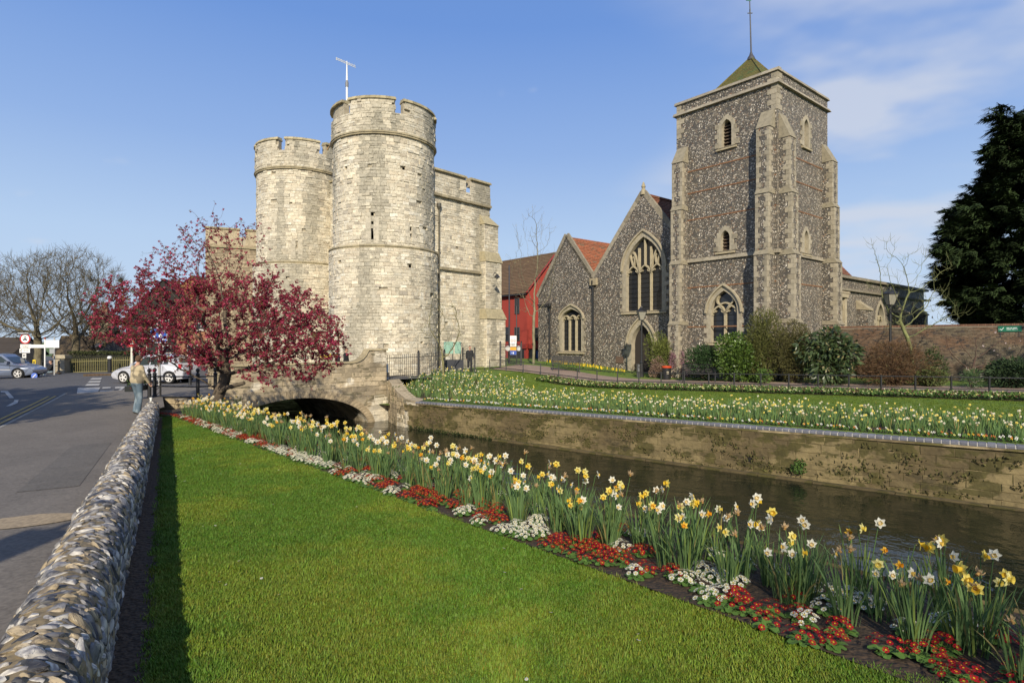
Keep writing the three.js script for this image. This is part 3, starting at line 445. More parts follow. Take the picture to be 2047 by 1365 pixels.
// ---------- medieval gatehouse ----------
{
  const R = rng(101), gate = thing('gatehouse', 'pale ragstone medieval gatehouse with two round drum towers and battlements', 'gatehouse', [-8.74, 0, -40.36], -0.7311);
  const stones = new Pieces('stone', 'stonework', M.rag, 300), Y0 = -0.9;
  const tone = (x, y, z, top) => { const n = fbm(x * 0.5 + 5, y * 0.22, z * 0.5, 3), s = (0.94 + 0.26 * R()) * (0.92 + 0.30 * n), gy = clamp(smooth(0.52, 0.68, fbm(x * 1.0, y * 0.16, z * 1.0 + 40, 3)) * 0.75 + top * 0.6), r = R(); let c = r < 0.70 ? [0.635, 0.575, 0.455] : r < 0.86 ? [0.57, 0.50, 0.385] : r < 0.95 ? [0.70, 0.655, 0.55] : [0.44, 0.395, 0.32]; c = mixc(c, [0.34, 0.315, 0.25], gy); return c.map((v) => v * s); };
  // curved run of courses
  function drum(g, cx, cz, r, y0, y1, a0, a1, skip, top = 0, cover = true) {
    let y = y0;
    while (y < y1 - 0.06) {
      let h = 0.13 + 0.14 * R(); if (y + h > y1 - 0.1) h = y1 - y;
      for (let a = a0 - R() * 0.1; a < a1;) {
        const w = (0.17 + 0.42 * R() * (0.6 + h * 1.6)), da = w / r, am = a + da / 2; a += da; if (skip && skip(am, y + h / 2, da / 2, h / 2)) continue;
        const n = V(Math.sin(am), 0, Math.cos(am)), ux = V(Math.cos(am), 0, -Math.sin(am)), o = V(cx + n.x * r, y + h / 2, cz + n.z * r);
        stones.add(blockGB(o, ux, UP, n, w - 0.007, h - 0.007, 0.10, 0.004 + 0.085 * R() * R() * R(), 0.018, R, tone(o.x, o.y, o.z, top), 0.03), g, w * h > 0.08 ? 1.2 : 0.6);
      }
      y += h;
    }
  }
  function core(r, y0, y1, a0, a1, cx, cz, skip) { const g = new GB(), st = 0.05; for (let a = a0; a < a1; a += st) for (let y = y0; y < y1; y += 0.2) { if (skip && skip(a + st / 2, y + 0.1, 0.001, 0.001)) continue; const P = (t, yy) => V(cx + r * Math.sin(t), Math.min(yy, y1), cz + r * Math.cos(t)); g.quad(P(a, y), P(a + st, y), P(a + st, y + 0.2), P(a, y + 0.2), a * r, y); } return g; }
  const ringBox = (g, cx, cz, r0, r1, a0, a1, y0, y1, y1in = y1) => { const P = (r, a, y) => V(cx + r * Math.sin(a), y, cz + r * Math.cos(a)); g.hexa([P(r0, a1, y0), P(r0, a0, y0), P(r0, a0, y1in), P(r0, a1, y1in), P(r1, a0, y0), P(r1, a1, y0), P(r1, a1, y1), P(r1, a0, y1)].map((p, i, q) => q[[1, 0, 3, 2, 4, 5, 6, 7][i]])); return g; };
  function tower(label, cx, cz, aCam, gaps, holes, slits) {
    const g = new THREE.Group(); g.name = 'drum_tower'; g.userData.label = label; gate.add(g); g.updateMatrixWorld(true);
    const a0 = aCam - 1.75, a1 = aCam + 1.75, rl = 3.62, ru = 3.36, rp = 3.46;
    const hit = (list) => (a, y, da, dh) => list.some(([ha, hy, hw, hh]) => Math.abs(a - ha) < hw + da && Math.abs(y - hy) < hh + dh);
    const void_ = hit([...holes.map(([a, y]) => [a, y, 0.02, 0.05]), ...slits.map(([a, y, h = 0.55]) => [a, y, 0.022, h])]);
    const all = (a, y, da, dh) => void_(a, y, Math.min(da, 0.012), Math.min(dh, 0.03));
    part('core', core(rl - 0.1, Y0, 8.1, a0, a0 + 6.29, cx, cz, all).add(core(ru - 0.1, 8.1, 15.4, a0, a0 + 6.29, cx, cz, all)).add(core(rp - 0.1, 15.3, 16.6, -Math.PI, Math.PI, cx, cz)), M.mortar, g);
    for (const [a, y, h = 0.55] of slits) for (const sd of [-1, 1]) { const am = a + sd * 0.075, n = V(Math.sin(am), 0, Math.cos(am)), r = y > 8.1 ? ru : rl; part('slit_jamb', blockGB(V(cx + n.x * r, y, cz + n.z * r), V(Math.cos(am), 0, -Math.sin(am)), UP, n, 0.34, h * 2 + 0.5, 0.1, 0.03, 0.02, R, [0.55, 0.5, 0.4]), M.rag, g); }
    const lid = new GB(); lid.lathe([[3.0, 15.9], [0.0, 16.0]], 32, cx, cz); part('roof_deck', lid, M.mortar, g);
    drum(g, cx, cz, rl, Y0, 8.06, a0, a1, all); drum(g, cx, cz, ru, 8.24, 15.22, a0, a1, all, 0.12); drum(g, cx, cz, rp, 15.42, 16.62, a0, a1, null, 0.5);
    for (const [y, r, e] of [[8.06, rl, 0.05], [15.22, ru, 0.2]]) for (let a = a0; a < a1; a += 0.22) { const s = 0.75 + 0.4 * R(), b = new GB().color(0.42 * s, 0.36 * s, 0.235 * s); ringBox(b, cx, cz, r - 0.2, r + e - 0.05, a, a + 0.217, y, y + 0.10); ringBox(b, cx, cz, r - 0.25, r + e, a, a + 0.217, y + 0.10, y + 0.19, y + 0.21); part('string_stone', b, M.rag, g); }
    // merlons between narrow gaps
    const half = 0.078, inner = new GB();
    for (let i = 0; i < 24; i++) ringBox(inner, cx, cz, rp - 0.52, rp - 0.1, -Math.PI + i * 0.2618, -Math.PI + (i + 1) * 0.2618, 15.5, 16.6);
    for (let i = 0; i < gaps.length; i++) {
      const b0 = gaps[i] + half, b1 = (gaps[i + 1] ?? gaps[0] + 2 * Math.PI) - half, n = Math.max(3, Math.round((b1 - b0) / 0.17)), st = (b1 - b0) / n;
      for (let k = 0; k < n; k++) ringBox(inner, cx, cz, rp - 0.52, rp - 0.1, b0 + k * st, b0 + (k + 1) * st, 16.6, 17.42);
      if (b1 > a0 && b0 < a1) drum(g, cx, cz, rp, 16.62, 17.42, b0 + 0.05, b1 - 0.06, (a, y, da) => a + da > b1 + 0.02 || a - da < b0 - 0.02, 0.55);
      for (let k = 0; k < n; k++) { const s = 0.78 + 0.4 * R(), c = new GB().color(0.46 * s, 0.395 * s, 0.245 * s); ringBox(c, cx, cz, rp - 0.62, rp + 0.11, b0 - 0.012 + k * (b1 - b0 + 0.024) / n, b0 - 0.012 + (k + 0.985) * (b1 - b0 + 0.024) / n, 17.42, 17.50, 17.54); ringBox(c, cx, cz, rp - 0.55, rp + 0.05, b0 - 0.006 + k * (b1 - b0 + 0.012) / n, b0 - 0.006 + (k + 0.985) * (b1 - b0 + 0.012) / n, 17.50, 17.60, 17.68); part('coping_stone', c, M.rag, g); }
    }
    part('parapet_core', inner, M.mortar, g); return g;
  }
  const D = Math.PI / 180;
  const grid = (aC, list) => list.map(([off, y]) => [aC + Math.asin(clamp(off, -0.97, 0.97)), y]);
  const aR = 54 * D, aL = 61.5 * D;
  tower('tall nearer drum tower beside the garden', 0, 0, aR, [10, 70, 130, 190, 250, 310].map((d) => d * D),
    grid(aR, [[-0.72, 13.2], [-0.24, 13.3], [0.36, 13.2], [0.68, 13.0], [-0.22, 11.6], [0.38, 11.6], [0.68, 11.3], [-0.24, 10.2], [0.30, 10.1], [0.76, 9.7], [-0.72, 8.8], [0.62, 8.75], [-0.1, 7.1], [0.46, 7.0], [0.8, 7.1], [-0.78, 7.3], [-0.04, 5.5], [0.5, 5.4], [0.84, 5.3], [-0.72, 5.7], [-0.02, 3.6], [0.5, 3.55], [-0.7, 3.9], [0.03, 1.9], [0.66, 2.1], [-0.72, 2.2], [0.18, 15.05]]), [[aR - 0.22, 9.15, 0.55], [aR - 0.10, 0.55, 0.4], [aR + 0.52, 9.1, 0.45]]);
  tower('drum tower farther from the river behind the pink tree', -11.2, 0, aL, [37 - 51.4 * 4, 37 - 51.4 * 3, 37 - 51.4 * 2, 37 - 51.4, 37, 37 + 51.4, 37 + 102.8].map((d) => d * D), grid(aL, [[-0.6, 14.9], [-0.2, 12.6], [0.35, 12.7], [0.05, 10.7], [-0.55, 10.5], [0.3, 8.8], [-0.3, 7.0], [0.2, 6.6], [-0.6, 12.9]]), [[aL - 0.1, 9.2, 0.5]]);
  // flat walls with courses
  function face(g, o, ux, n, W, y0, y1, top = 0, skip, ymax) {
    let y = y0;
    while (y < y1 - 0.06) { let h = 0.13 + 0.13 * R(); if (y + h > y1 - 0.1) h = y1 - y; for (let s = 0; s < W - 0.02;) { let w = 0.18 + 0.40 * R(); if (s + w > W - 0.15) w = W - s; const m = s + w / 2; s += w; if (skip && skip(m, y + h / 2, w / 2, h / 2)) continue; if (ymax && y + h > ymax(m)) continue; const c = o.clone().addScaledVector(ux, m).setY(y + h / 2); stones.add(blockGB(c, ux, UP, n, w - 0.007, h - 0.007, 0.08, 0.004 + 0.08 * R() * R() * R(), 0.018, R, tone(c.x, c.y, c.z, top), 0.016), g, w * h > 0.1 ? 1.1 : 0.55); } y += h; }
  }
  const body = new THREE.Group(); body.name = 'main_body'; gate.add(body); body.updateMatrixWorld(true);
  const cg = new GB(); cg.box(-5.6, 5.8, -5.3, 15.0, 13.4, 5.9); cg.box(1.8, 12.7, -5.3, 0.42, 0.9, 6.2); part('core', cg, M.mortar, body);
  // side wall facing the garden: plane x = 2
  const sideTop = 13.15, crenel = [3.75, 4.2];
  face(body, V(2.0, 0, -2.0), V(0, 0, -1), V(1, 0, 0), 6.3, Y0, 12.35, 0, (m, y, a, b) => [[2.9, 9.0], [2.9, 5.2], [4.4, 6.4], [1.8, 3.4], [4.5, 3.0], [3.2, 10.8]].some(([q, w]) => Math.abs(m - q) < Math.min(a, 0.11) && Math.abs(y - w) < b));
  face(body, V(2.06, 0, -2.0), V(0, 0, -1), V(1, 0, 0), 6.3, 12.55, sideTop, 0.4);
  for (const [a, b] of [[0, crenel[0]], [crenel[1], 6.3]]) { face(body, V(2.06, 0, -2.0 - a), V(0, 0, -1), V(1, 0, 0), b - a, sideTop, 13.95, 0.5); const k = new GB(); k.box(1.8, 13.9, -2.0 - (a + b) / 2, 0.42, 0.5, b - a); part('merlon', k, M.mortar, body); for (let s = a; s < b - 0.1; s += 0.72) { const e = Math.min(s + 0.71, b + 0.03), t = 0.8 + 0.4 * R(), c = new GB().color(0.45 * t, 0.385 * t, 0.24 * t); c.box(1.86, 14.19, -2.0 - (s + e) / 2, 0.66, 0.1, e - s); c.box(1.86, 14.27, -2.0 - (s + e) / 2, 0.5, 0.09, e - s - 0.004); part('coping_stone', c, M.rag, body); } }
  for (const [y, e] of [[12.36, 0.14], [7.25, 0.1]]) for (let s = 0; s < 6.3; s += 0.63) { const t = 0.75 + 0.4 * R(), c = new GB().color(0.42 * t, 0.36 * t, 0.24 * t); c.box(1.95 + e / 2, y + 0.09, -2.0 - s - 0.314, 0.3 + e, 0.17, 0.622); part('string_stone', c, M.rag, body); }
  // rear corner buttress with two set-offs
  { const bt = new THREE.Group(); bt.name = 'buttress'; gate.add(bt); bt.updateMatrixWorld(true); const prof = [[Y0, 3.9, 1.35, 0.75], [3.9, 8.2, 1.05, 0.62], [8.2, 11.0, 0.8, 0.5]];
    for (const [i, [a, b, dz, dx]] of prof.entries()) { const k = new GB(); k.box(2.0 + dx / 2 - 0.15, (a + b) / 2, -7.6 - dz / 2, dx + 0.1, b - a, 0.7 + dz - 0.1); part('core', k, M.mortar, bt); face(bt, V(2.0 + dx - 0.03, 0, -7.25), V(0, 0, -1), V(1, 0, 0), 0.7 + dz, a, b, 0.1); face(bt, V(1.9, 0, -7.25), V(1, 0, 0), V(0, 0, 1), dx + 0.05, a, b, 0.1); const c = new GB().color(0.46, 0.40, 0.26), e = prof[i + 1] ? [prof[i + 1][3], prof[i + 1][2]] : [0.02, 0.1]; c.hexa([V(1.8, b, -7.2), V(2.08 + dx, b, -7.2), V(2.0 + e[0], b + 0.75, -7.2), V(1.8, b + 0.75, -7.2), V(1.8, b, -8.0 - dz), V(2.08 + dx, b, -8.0 - dz), V(2.0 + e[0], b + 0.75, -8.0 - e[1]), V(1.8, b + 0.75, -8.0 - e[1])].map((p, j, q) => q[[4, 5, 6, 7, 0, 1, 2, 3][j]])); part('set_off', c, M.rag, bt); } }
  // recessed wall over the gate arch, between the drums
  { const gw = new THREE.Group(); gw.name = 'gate_wall'; gate.add(gw); gw.updateMatrixWorld(true); const s = new THREE.Shape(); s.moveTo(-10, Y0); s.lineTo(-7.3, Y0); s.lineTo(-7.3, 3); s.absarc(-5.6, 3, 1.7, Math.PI, 0, true); s.lineTo(-3.9, Y0); s.lineTo(-1, Y0); s.lineTo(-1, 14.6); s.lineTo(-10, 14.6); const e = new THREE.ExtrudeGeometry(s, { depth: 0.9, bevelEnabled: false }); e.translate(0, 0, -1.6); e.setAttribute('color', new THREE.BufferAttribute(new Float32Array(e.attributes.position.count * 3).fill(1), 3)); part('core', e, M.mortar, gw);
    face(gw, V(-5.4, 0, -0.62), V(1, 0, 0), V(0, 0, 1), 3.2, 4.8, 14.55, 0.2); face(gw, V(-9.0, 0, -0.62), V(1, 0, 0), V(0, 0, 1), 3.6, 5.2, 14.55, 0.2);
    for (let x = -9; x < -2.2; x += 0.6) { const t = 0.8 + 0.4 * R(), c = new GB().color(0.44 * t, 0.38 * t, 0.24 * t); c.box(x + 0.3, 14.65, -0.9, 0.59, 0.16, 0.8); part('coping_stone', c, M.rag, gw); }
    for (let i = 0; i < 4; i++) { const x = -4.6 + i * 0.65, c = new GB().color(0.5, 0.43, 0.31); c.hexa([V(x, 9.6, -0.7), V(x + 0.3, 9.6, -0.7), V(x + 0.3, 11.4, -0.7), V(x, 11.4, -0.7), V(x, 10.5, -0.25), V(x + 0.3, 10.5, -0.25), V(x + 0.3, 11.4, 0.55), V(x, 11.4, 0.55)]); part('corbel', c, M.rag, gw); } }
  stones.flush();
  // rainwater pipe down the side wall
  { const p = thing('drainpipe', 'thin dark drainpipe with hopper running down the gatehouse side wall', 'drainpipe', gate.localToWorld(V(2.16, 0, -3.05)).toArray(), -0.7311), k = new GB().color(0.11, 0.095, 0.06); k.tube([V(0, -0.6, 0), V(0, 11.5, 0)], 0.055, 8); part('pipe', k, M.paint, p); part('hopper', new GB().color(0.08, 0.075, 0.06).lathe([[0.06, 11.4], [0.16, 11.62], [0.17, 11.85], [0.0, 11.85]], 8), M.paint, p); for (let y = 1; y < 11; y += 1.9) part('bracket', new GB().color(0.1, 0.09, 0.06).box(0, y, 0, 0.16, 0.06, 0.1), M.paint, p); }
  // roof pole with vane
  { const w = gate.localToWorld(V(-3.2, 14, -4)), d = -w.z, x = at(693, 0, d).x, top = at(0, 122, d).y, p = thing('flagpole', 'white flagpole with a pale weather vane on the gatehouse roof', 'flagpole', [x, 13.9, -d]), h = top - 13.9; part('pole', new GB().color(0.75, 0.75, 0.73).tube([V(0, 0, 0), V(0, h * 0.86, 0), V(0, h, 0)], [0.11, 0.08, 0.04], 8), M.paint, p); const v = new GB().color(0.35, 0.36, 0.34); for (const s of [-0.09, 0.09]) v.bar(V(-0.75, h - 0.12 + 0.22 + s * 0.6, 0.2), V(0.65, h - 0.28 - 0.22 + s * 0.6 + 0.1, -0.1), 0.03, 0.04); v.bar(V(-0.75, h + 0.2, 0.2), V(-0.75, h - 0.02, 0.2), 0.03, 0.05); for (let i = -3; i < 4; i++) v.bar(V(i * 0.2, h - i * 0.075 + 0.0, 0), V(i * 0.2, h - i * 0.075 - 0.16, 0), 0.02, 0.02); part('vane', v, M.paint, p); part('collar', new GB().color(0.2, 0.2, 0.2).lathe([[0.12, h * 0.8], [0.13, h * 0.83], [0.05, h * 0.86]], 8), M.paint, p); }
  // small lamp on the buttress
  { const a = at(992, 553, 43.4), p = thing('wall_lamp', 'small black bracket lamp on the gatehouse corner buttress', 'lamp', a.toArray(), 0.3); part('bracket', new GB().color(0.02, 0.02, 0.02).tube([V(-0.25, 0.1, 0), V(-0.1, 0.3, 0), V(0.06, 0.2, 0)], 0.03, 6), M.paint, p); part('shade', new GB().color(0.02, 0.02, 0.022).lathe([[0.22, -0.06], [0.2, -0.02], [0.08, 0.16], [0, 0.2]], 12, 0.06, 0), M.paint, p); part('bulb_glass', new GB().color(0.3, 0.3, 0.28).lathe([[0, -0.2], [0.09, -0.14], [0.1, -0.04]], 10, 0.06, 0), M.paint, p); }
  // stair hatch railing between the drums
  { const a = at(652, 300, 46), p = thing('roof_ladder', 'sloping timber ladder between the two drum tower roofs', 'ladder', [a.x, a.y - 0.9, a.z]); for (const s of [-0.16, 0.16]) part('rail', new GB().color(0.25, 0.17, 0.09).bar(V(-0.35, 0, s), V(0.42, 1.5, s), 0.06, 0.1), M.matte, p); for (let i = 0; i < 6; i++) part('rung', new GB().color(0.25, 0.18, 0.1).bar(V(-0.3 + i * 0.12, 0.1 + i * 0.24, -0.16), V(-0.3 + i * 0.12, 0.1 + i * 0.24, 0.16), 0.04, 0.04), M.matte, p); }
}
{ // lower crenellated building behind the pink tree
  const R = rng(131), b = thing('crenellated_wing', 'lower tan crenellated building beside the farther drum tower', 'building', [-23.4, 0, -53], 0.42), g = new GB(); g.box(0, 5.4, -3, 7.4, 12.2, 6); part('core', g, M.mortar, b);
  const pc = new Pieces('stone', 'stonework', M.rag, 120); let y = -0.5; while (y < 10.6) { const h = 0.24 + 0.1 * R(); for (let s = -3.7; s < 3.6;) { const w = Math.min(0.4 + 0.4 * R(), 3.7 - s), t = 0.8 + 0.35 * R(); pc.add(blockGB(V(s + w / 2, y + h / 2, 0.03), V(1, 0, 0), UP, V(0, 0, 1), w - 0.012, h - 0.012, 0.05, 0.02 + 0.03 * R(), 0.018, R, [0.42 * t, 0.34 * t, 0.235 * t]), b, 1); s += w; } y += h; } pc.flush();
  for (const [x0, x1] of [[-3.7, -1.0], [-0.5, 2.0], [2.5, 3.75]]) { const k = new GB().color(0.5, 0.42, 0.29); k.box((x0 + x1) / 2, 11.35, -0.2, x1 - x0, 1.5, 0.5); part('merlon', k, M.rag, b); part('coping_stone', new GB().color(0.42, 0.36, 0.22).box((x0 + x1) / 2, 12.17, -0.2, x1 - x0 + 0.14, 0.15, 0.7), M.rag, b); }
  part('string_course', new GB().color(0.42, 0.36, 0.23).box(0, 10.55, 0.05, 7.5, 0.16, 0.3), M.rag, b);
}
// ---------- church of knapped flint with a square west tower ----------
// local axes: x runs along the south side away from the river garden, z = 0 is the tower's south face, x = 0 its west face
function pointed(s, cx, y0, w, spring, apex, k = 0.62) { s.moveTo(cx - w / 2, y0); s.lineTo(cx + w / 2, y0); s.lineTo(cx + w / 2, spring); s.quadraticCurveTo(cx + w / 2, spring + (apex - spring) * k, cx, apex); s.quadraticCurveTo(cx - w / 2, spring + (apex - spring) * k, cx - w / 2, spring); s.lineTo(cx - w / 2, y0); return s; }
function whiten(g, c = [1, 1, 1]) { const n = g.attributes.position.count, a = new Float32Array(n * 3); for (let i = 0; i < n; i++) a.set(c, i * 3); g.setAttribute('color', new THREE.BufferAttribute(a, 3)); return g; }
function extr(shape, depth, m, col, seg = 10) { const g = new THREE.ExtrudeGeometry(shape, { depth, bevelEnabled: false, curveSegments: seg }); if (m) g.applyMatrix4(m); return whiten(g, col); }
{
  const C = [16.2, 0, -36], ang = 0.6945, Y0 = -0.9, R = rng(201);
  const ch = thing('flint_church', 'dark flint church with a square buttressed west tower and pale stone dressings', 'church', C, ang);
  const WEST = new THREE.Matrix4().makeBasis(V(0, 0, 1), UP, V(-1, 0, 0)); // face drawn in (z along, y up), outward -x
  const onWest = (x) => WEST.clone().setPosition(x, 0, 0), onSouth = (z) => new THREE.Matrix4().setPosition(0, 0, z);
  const quo = new Pieces('quoin', 'quoins', M.lime, 300);
  const limeTone = () => { const s = 0.82 + 0.3 * R(), r = R(); return r < 0.8 ? [0.42 * s, 0.37 * s, 0.28 * s] : [0.35 * s, 0.305 * s, 0.225 * s]; };
  const group = (name, label) => { const g = new THREE.Group(); g.name = name; if (label) g.userData.label = label; ch.add(g); g.updateMatrixWorld(true); return g; };
  // a wall sheet with openings: m places its drawing plane, outward is the drawing's +z
  function wall(g, shape, m, thick = 0.5, name = 'flint_wall', col) { const e = new THREE.ExtrudeGeometry(shape, { depth: thick, bevelEnabled: false, curveSegments: 10 }); e.translate(0, 0, -thick); e.applyMatrix4(m); part(name, whiten(e, col), M.flint, g); }
  const rect = (a, b, c, d) => { const s = new THREE.Shape(); s.moveTo(a, c); s.lineTo(b, c); s.lineTo(b, d); s.lineTo(a, d); return s; };
  const hole = (...a) => pointed(new THREE.Path(), ...a);
  // stone frame round a pointed opening, jamb stones, glass, mullions
  function opening(g, m, cx, y0, w, spring, apex, o = {}) {
    const f = new THREE.Group(); f.name = o.name ?? 'window'; g.add(f); f.applyMatrix4(m); f.updateMatrixWorld(true); const fr = o.frame ?? 0.22;
    const ring = new THREE.Shape(); pointed(ring, cx, y0 - (o.door ? 0 : 0.02), w + 2 * fr, spring, apex + fr * 1.25); const inn = new THREE.Path(); pointed(inn, cx, y0, w - 0.02, spring, apex - 0.01); ring.holes.push(inn);
    const rg = new THREE.ExtrudeGeometry(ring, { depth: 0.5, bevelEnabled: false, curveSegments: 14 }); rg.translate(0, 0, -0.455); part('surround', whiten(rg, [0.43, 0.38, 0.285]), M.lime, f);
    if (o.hood) { const hs = new THREE.Shape(); const a = w / 2 + fr, b = a + 0.13; hs.moveTo(cx - b, spring - 0.1); hs.quadraticCurveTo(cx - b, spring + (apex + fr * 1.25 - spring) * 0.62, cx, apex + fr * 1.25 + 0.15); hs.quadraticCurveTo(cx + b, spring + (apex + fr * 1.25 - spring) * 0.62, cx + b, spring - 0.1); hs.lineTo(cx + a, spring - 0.1); hs.quadraticCurveTo(cx + a, spring + (apex + fr - spring) * 0.62, cx, apex + fr * 1.25); hs.quadraticCurveTo(cx - a, spring + (apex + fr - spring) * 0.62, cx - a, spring - 0.1); const hg = new THREE.ExtrudeGeometry(hs, { depth: 0.16, bevelEnabled: false, curveSegments: 14 }); hg.translate(0, 0, 0.02); part('hood_mould', whiten(hg, [0.46, 0.40, 0.285]), M.lime, f); }
    for (const sd of [-1, 1]) { let y = y0; let k = 0; while (y < spring + 0.05) { const h = 0.27 + 0.09 * R(), L = (k++ % 2 ? 0.14 : 0.34) + 0.06 * R(); const c = V(cx + sd * (w / 2 + fr + L / 2 - 0.10), y + h / 2, 0); quo.add(blockGB(c, V(1, 0, 0), UP, V(0, 0, 1), L, h - 0.012, 0.05, 0.05, 0.008, R, limeTone(), 0.004), f, 0.8); y += h; } }
    if (!o.door) { const s = new GB().color(0.44, 0.375, 0.25); s.hexa([V(cx - w / 2 - fr - 0.12, y0 - 0.2, -0.3), V(cx + w / 2 + fr + 0.12, y0 - 0.2, -0.3), V(cx + w / 2 + fr + 0.12, y0 + 0.06, -0.3), V(cx - w / 2 - fr - 0.12, y0 + 0.06, -0.3), V(cx - w / 2 - fr - 0.12, y0 - 0.2, 0.14), V(cx + w / 2 + fr + 0.12, y0 - 0.2, 0.14), V(cx + w / 2 + fr + 0.12, y0 - 0.1, 0.14), V(cx - w / 2 - fr - 0.12, y0 - 0.1, 0.14)]); part('sill', s, M.lime, f); }
    const back = o.fill ?? 'glass', gs = new THREE.Shape(); pointed(gs, cx, y0, w, spring, apex); const gg = new THREE.ShapeGeometry(gs, 10); gg.translate(0, 0, -0.30);
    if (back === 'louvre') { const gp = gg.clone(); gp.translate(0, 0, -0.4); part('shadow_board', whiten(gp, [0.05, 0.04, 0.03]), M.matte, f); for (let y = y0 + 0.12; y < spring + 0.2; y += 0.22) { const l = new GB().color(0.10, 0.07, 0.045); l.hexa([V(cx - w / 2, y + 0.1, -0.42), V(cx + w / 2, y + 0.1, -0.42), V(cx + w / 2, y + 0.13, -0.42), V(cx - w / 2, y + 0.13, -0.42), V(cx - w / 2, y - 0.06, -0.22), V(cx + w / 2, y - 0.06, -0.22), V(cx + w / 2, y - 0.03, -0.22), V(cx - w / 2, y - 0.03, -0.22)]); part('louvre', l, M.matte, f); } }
    else if (back === 'stone') part('blocking', whiten(gg, [0.44, 0.385, 0.27]), M.lime, f);
    else if (back === 'door') { gg.translate(0, 0, -0.12); part('door_leaf', whiten(gg, [0.03, 0.024, 0.02]), M.matte, f); }
    else part('glazing', whiten(gg, [1, 1, 1]), M.glass, f);
    if (back === 'glass' && o.lights) { // leaded panes' saddle bars
      const bars = new GB().color(0.03, 0.03, 0.032); for (let y = y0 + 0.35; y < spring; y += 0.36) bars.box(cx, y, -0.285, w, 0.025, 0.02); part('saddle_bars', bars, M.iron, f);
    }
    if (o.lights) {
      const n = o.lights, lw = w / n, top = o.lightTop, mull = (name, pts, t = 0.10) => { const b = new GB().color(0.50, 0.43, 0.29); for (let i = 0; i < pts.length - 1; i++) b.bar(V(pts[i][0], pts[i][1], -0.2), V(pts[i + 1][0], pts[i + 1][1], -0.2), t, 0.2, V(0, 0, 1)); part(name, b, M.lime, f); };
      for (let i = 1; i < n; i++) mull('mullion', [[cx - w / 2 + i * lw, y0], [cx - w / 2 + i * lw, o.mullTop?.[i - 1] ?? top]], 0.12);
      const q = (a, c, b, k = 8) => { const P = []; for (let i = 0; i <= k; i++) { const t = i / k; P.push([(1 - t) ** 2 * a[0] + 2 * t * (1 - t) * c[0] + t * t * b[0], (1 - t) ** 2 * a[1] + 2 * t * (1 - t) * c[1] + t * t * b[1]]); } return P; };
      for (let i = 0; i < n; i++) { const a = cx - w / 2 + i * lw, b = a + lw, mx = (a + b) / 2, hgt = lw * 0.62; mull('tracery', q([a, top], [a + lw * 0.06, top + hgt * 0.7], [mx, top + hgt])); mull('tracery', q([b, top], [b - lw * 0.06, top + hgt * 0.7], [mx, top + hgt])); if (o.cusps !== false) { mull('cusp', q([a, top + hgt * 0.32], [a + lw * 0.28, top + hgt * 0.25], [a + lw * 0.27, top + hgt * 0.52], 4), 0.06); mull('cusp', q([b, top + hgt * 0.32], [b - lw * 0.28, top + hgt * 0.25], [b - lw * 0.27, top + hgt * 0.52], 4), 0.06); } }
      for (const l of o.extra ?? []) mull('tracery', q(...l));
    }
    return f;
  }
  // ---- tower ----
  const tw = group('tower'), S = 7.2, PT = 18.1;
  {
    const w = rect(-S, 0, Y0, 18.75); for (const a of [[-3.35, 14.95, 0.72, 16.2, 16.75], [-3.45, 8.15, 0.66, 9.0, 9.5], [-3.55, 2.15, 1.9, 4.2, 5.55]]) w.holes.push(hole(...a)); wall(tw, w, onWest(0));
    const s = rect(0.5, S, Y0, 18.75); for (const a of [[3.9, 14.9, 0.66, 16.2, 16.7], [3.9, 7.95, 0.62, 8.95, 9.45]]) s.holes.push(hole(...a)); wall(tw, s, onSouth(0));
    wall(tw, rect(0.5, S - 0.5, Y0, 18.75), onSouth(-S + 0.5)); wall(tw, rect(-S, -0.5, Y0, 18.75), onWest(S - 0.5));
    const fl = new GB(); fl.box(S / 2, 17.6, -S / 2, S - 1, 0.2, S - 1).box(S / 2, 7.5, -S / 2, S - 1, 0.2, S - 1); part('floor', fl, M.matte, tw);
    opening(tw, onWest(0), -3.35, 14.95, 0.72, 16.2, 16.75, { fill: 'louvre', frame: 0.24 }); opening(tw, onWest(0), -3.45, 8.15, 0.66, 9.0, 9.5, { fill: 'louvre', frame: 0.24 });
    opening(tw, onWest(0), -3.55, 2.15, 1.9, 4.2, 5.55, { lights: 2, lightTop: 3.95, hood: true, frame: 0.26, mullTop: [4.0], extra: [[[-3.55, 4.05], [-3.3, 4.6], [-3.02, 4.75]], [[-3.55, 4.05], [-3.8, 4.6], [-4.08, 4.75]], [[-3.02, 4.75], [-2.9, 4.95], [-3.1, 5.2]], [[-4.08, 4.75], [-4.2, 4.95], [-4.0, 5.2]], [[-3.25, 4.65], [-3.55, 4.85], [-3.85, 4.65]]] });
    opening(tw, onSouth(0), 3.9, 14.9, 0.66, 16.2, 16.7, { fill: 'louvre', frame: 0.22 }); opening(tw, onSouth(0), 3.9, 7.95, 0.62, 8.95, 9.45, { fill: 'stone', frame: 0.2 });
    // cornice, parapet coping, string course
    const bandW = (y, h, e, name) => { for (let z = -S - e; z < e - 0.01;) { const L = Math.min(1.1 + 0.3 * R(), e - z), g = new GB().color(...limeTone().map((v) => v * 0.9)); g.hexa([V(-e, y, z), V(0.3, y, z), V(0.3, y + h, z), V(-e * 0.35, y + h, z), V(-e, y, z + L - 0.008), V(0.3, y, z + L - 0.008), V(0.3, y + h, z + L - 0.008), V(-e * 0.35, y + h, z + L - 0.008)]); part(name, g, M.lime, tw); z += L; } };
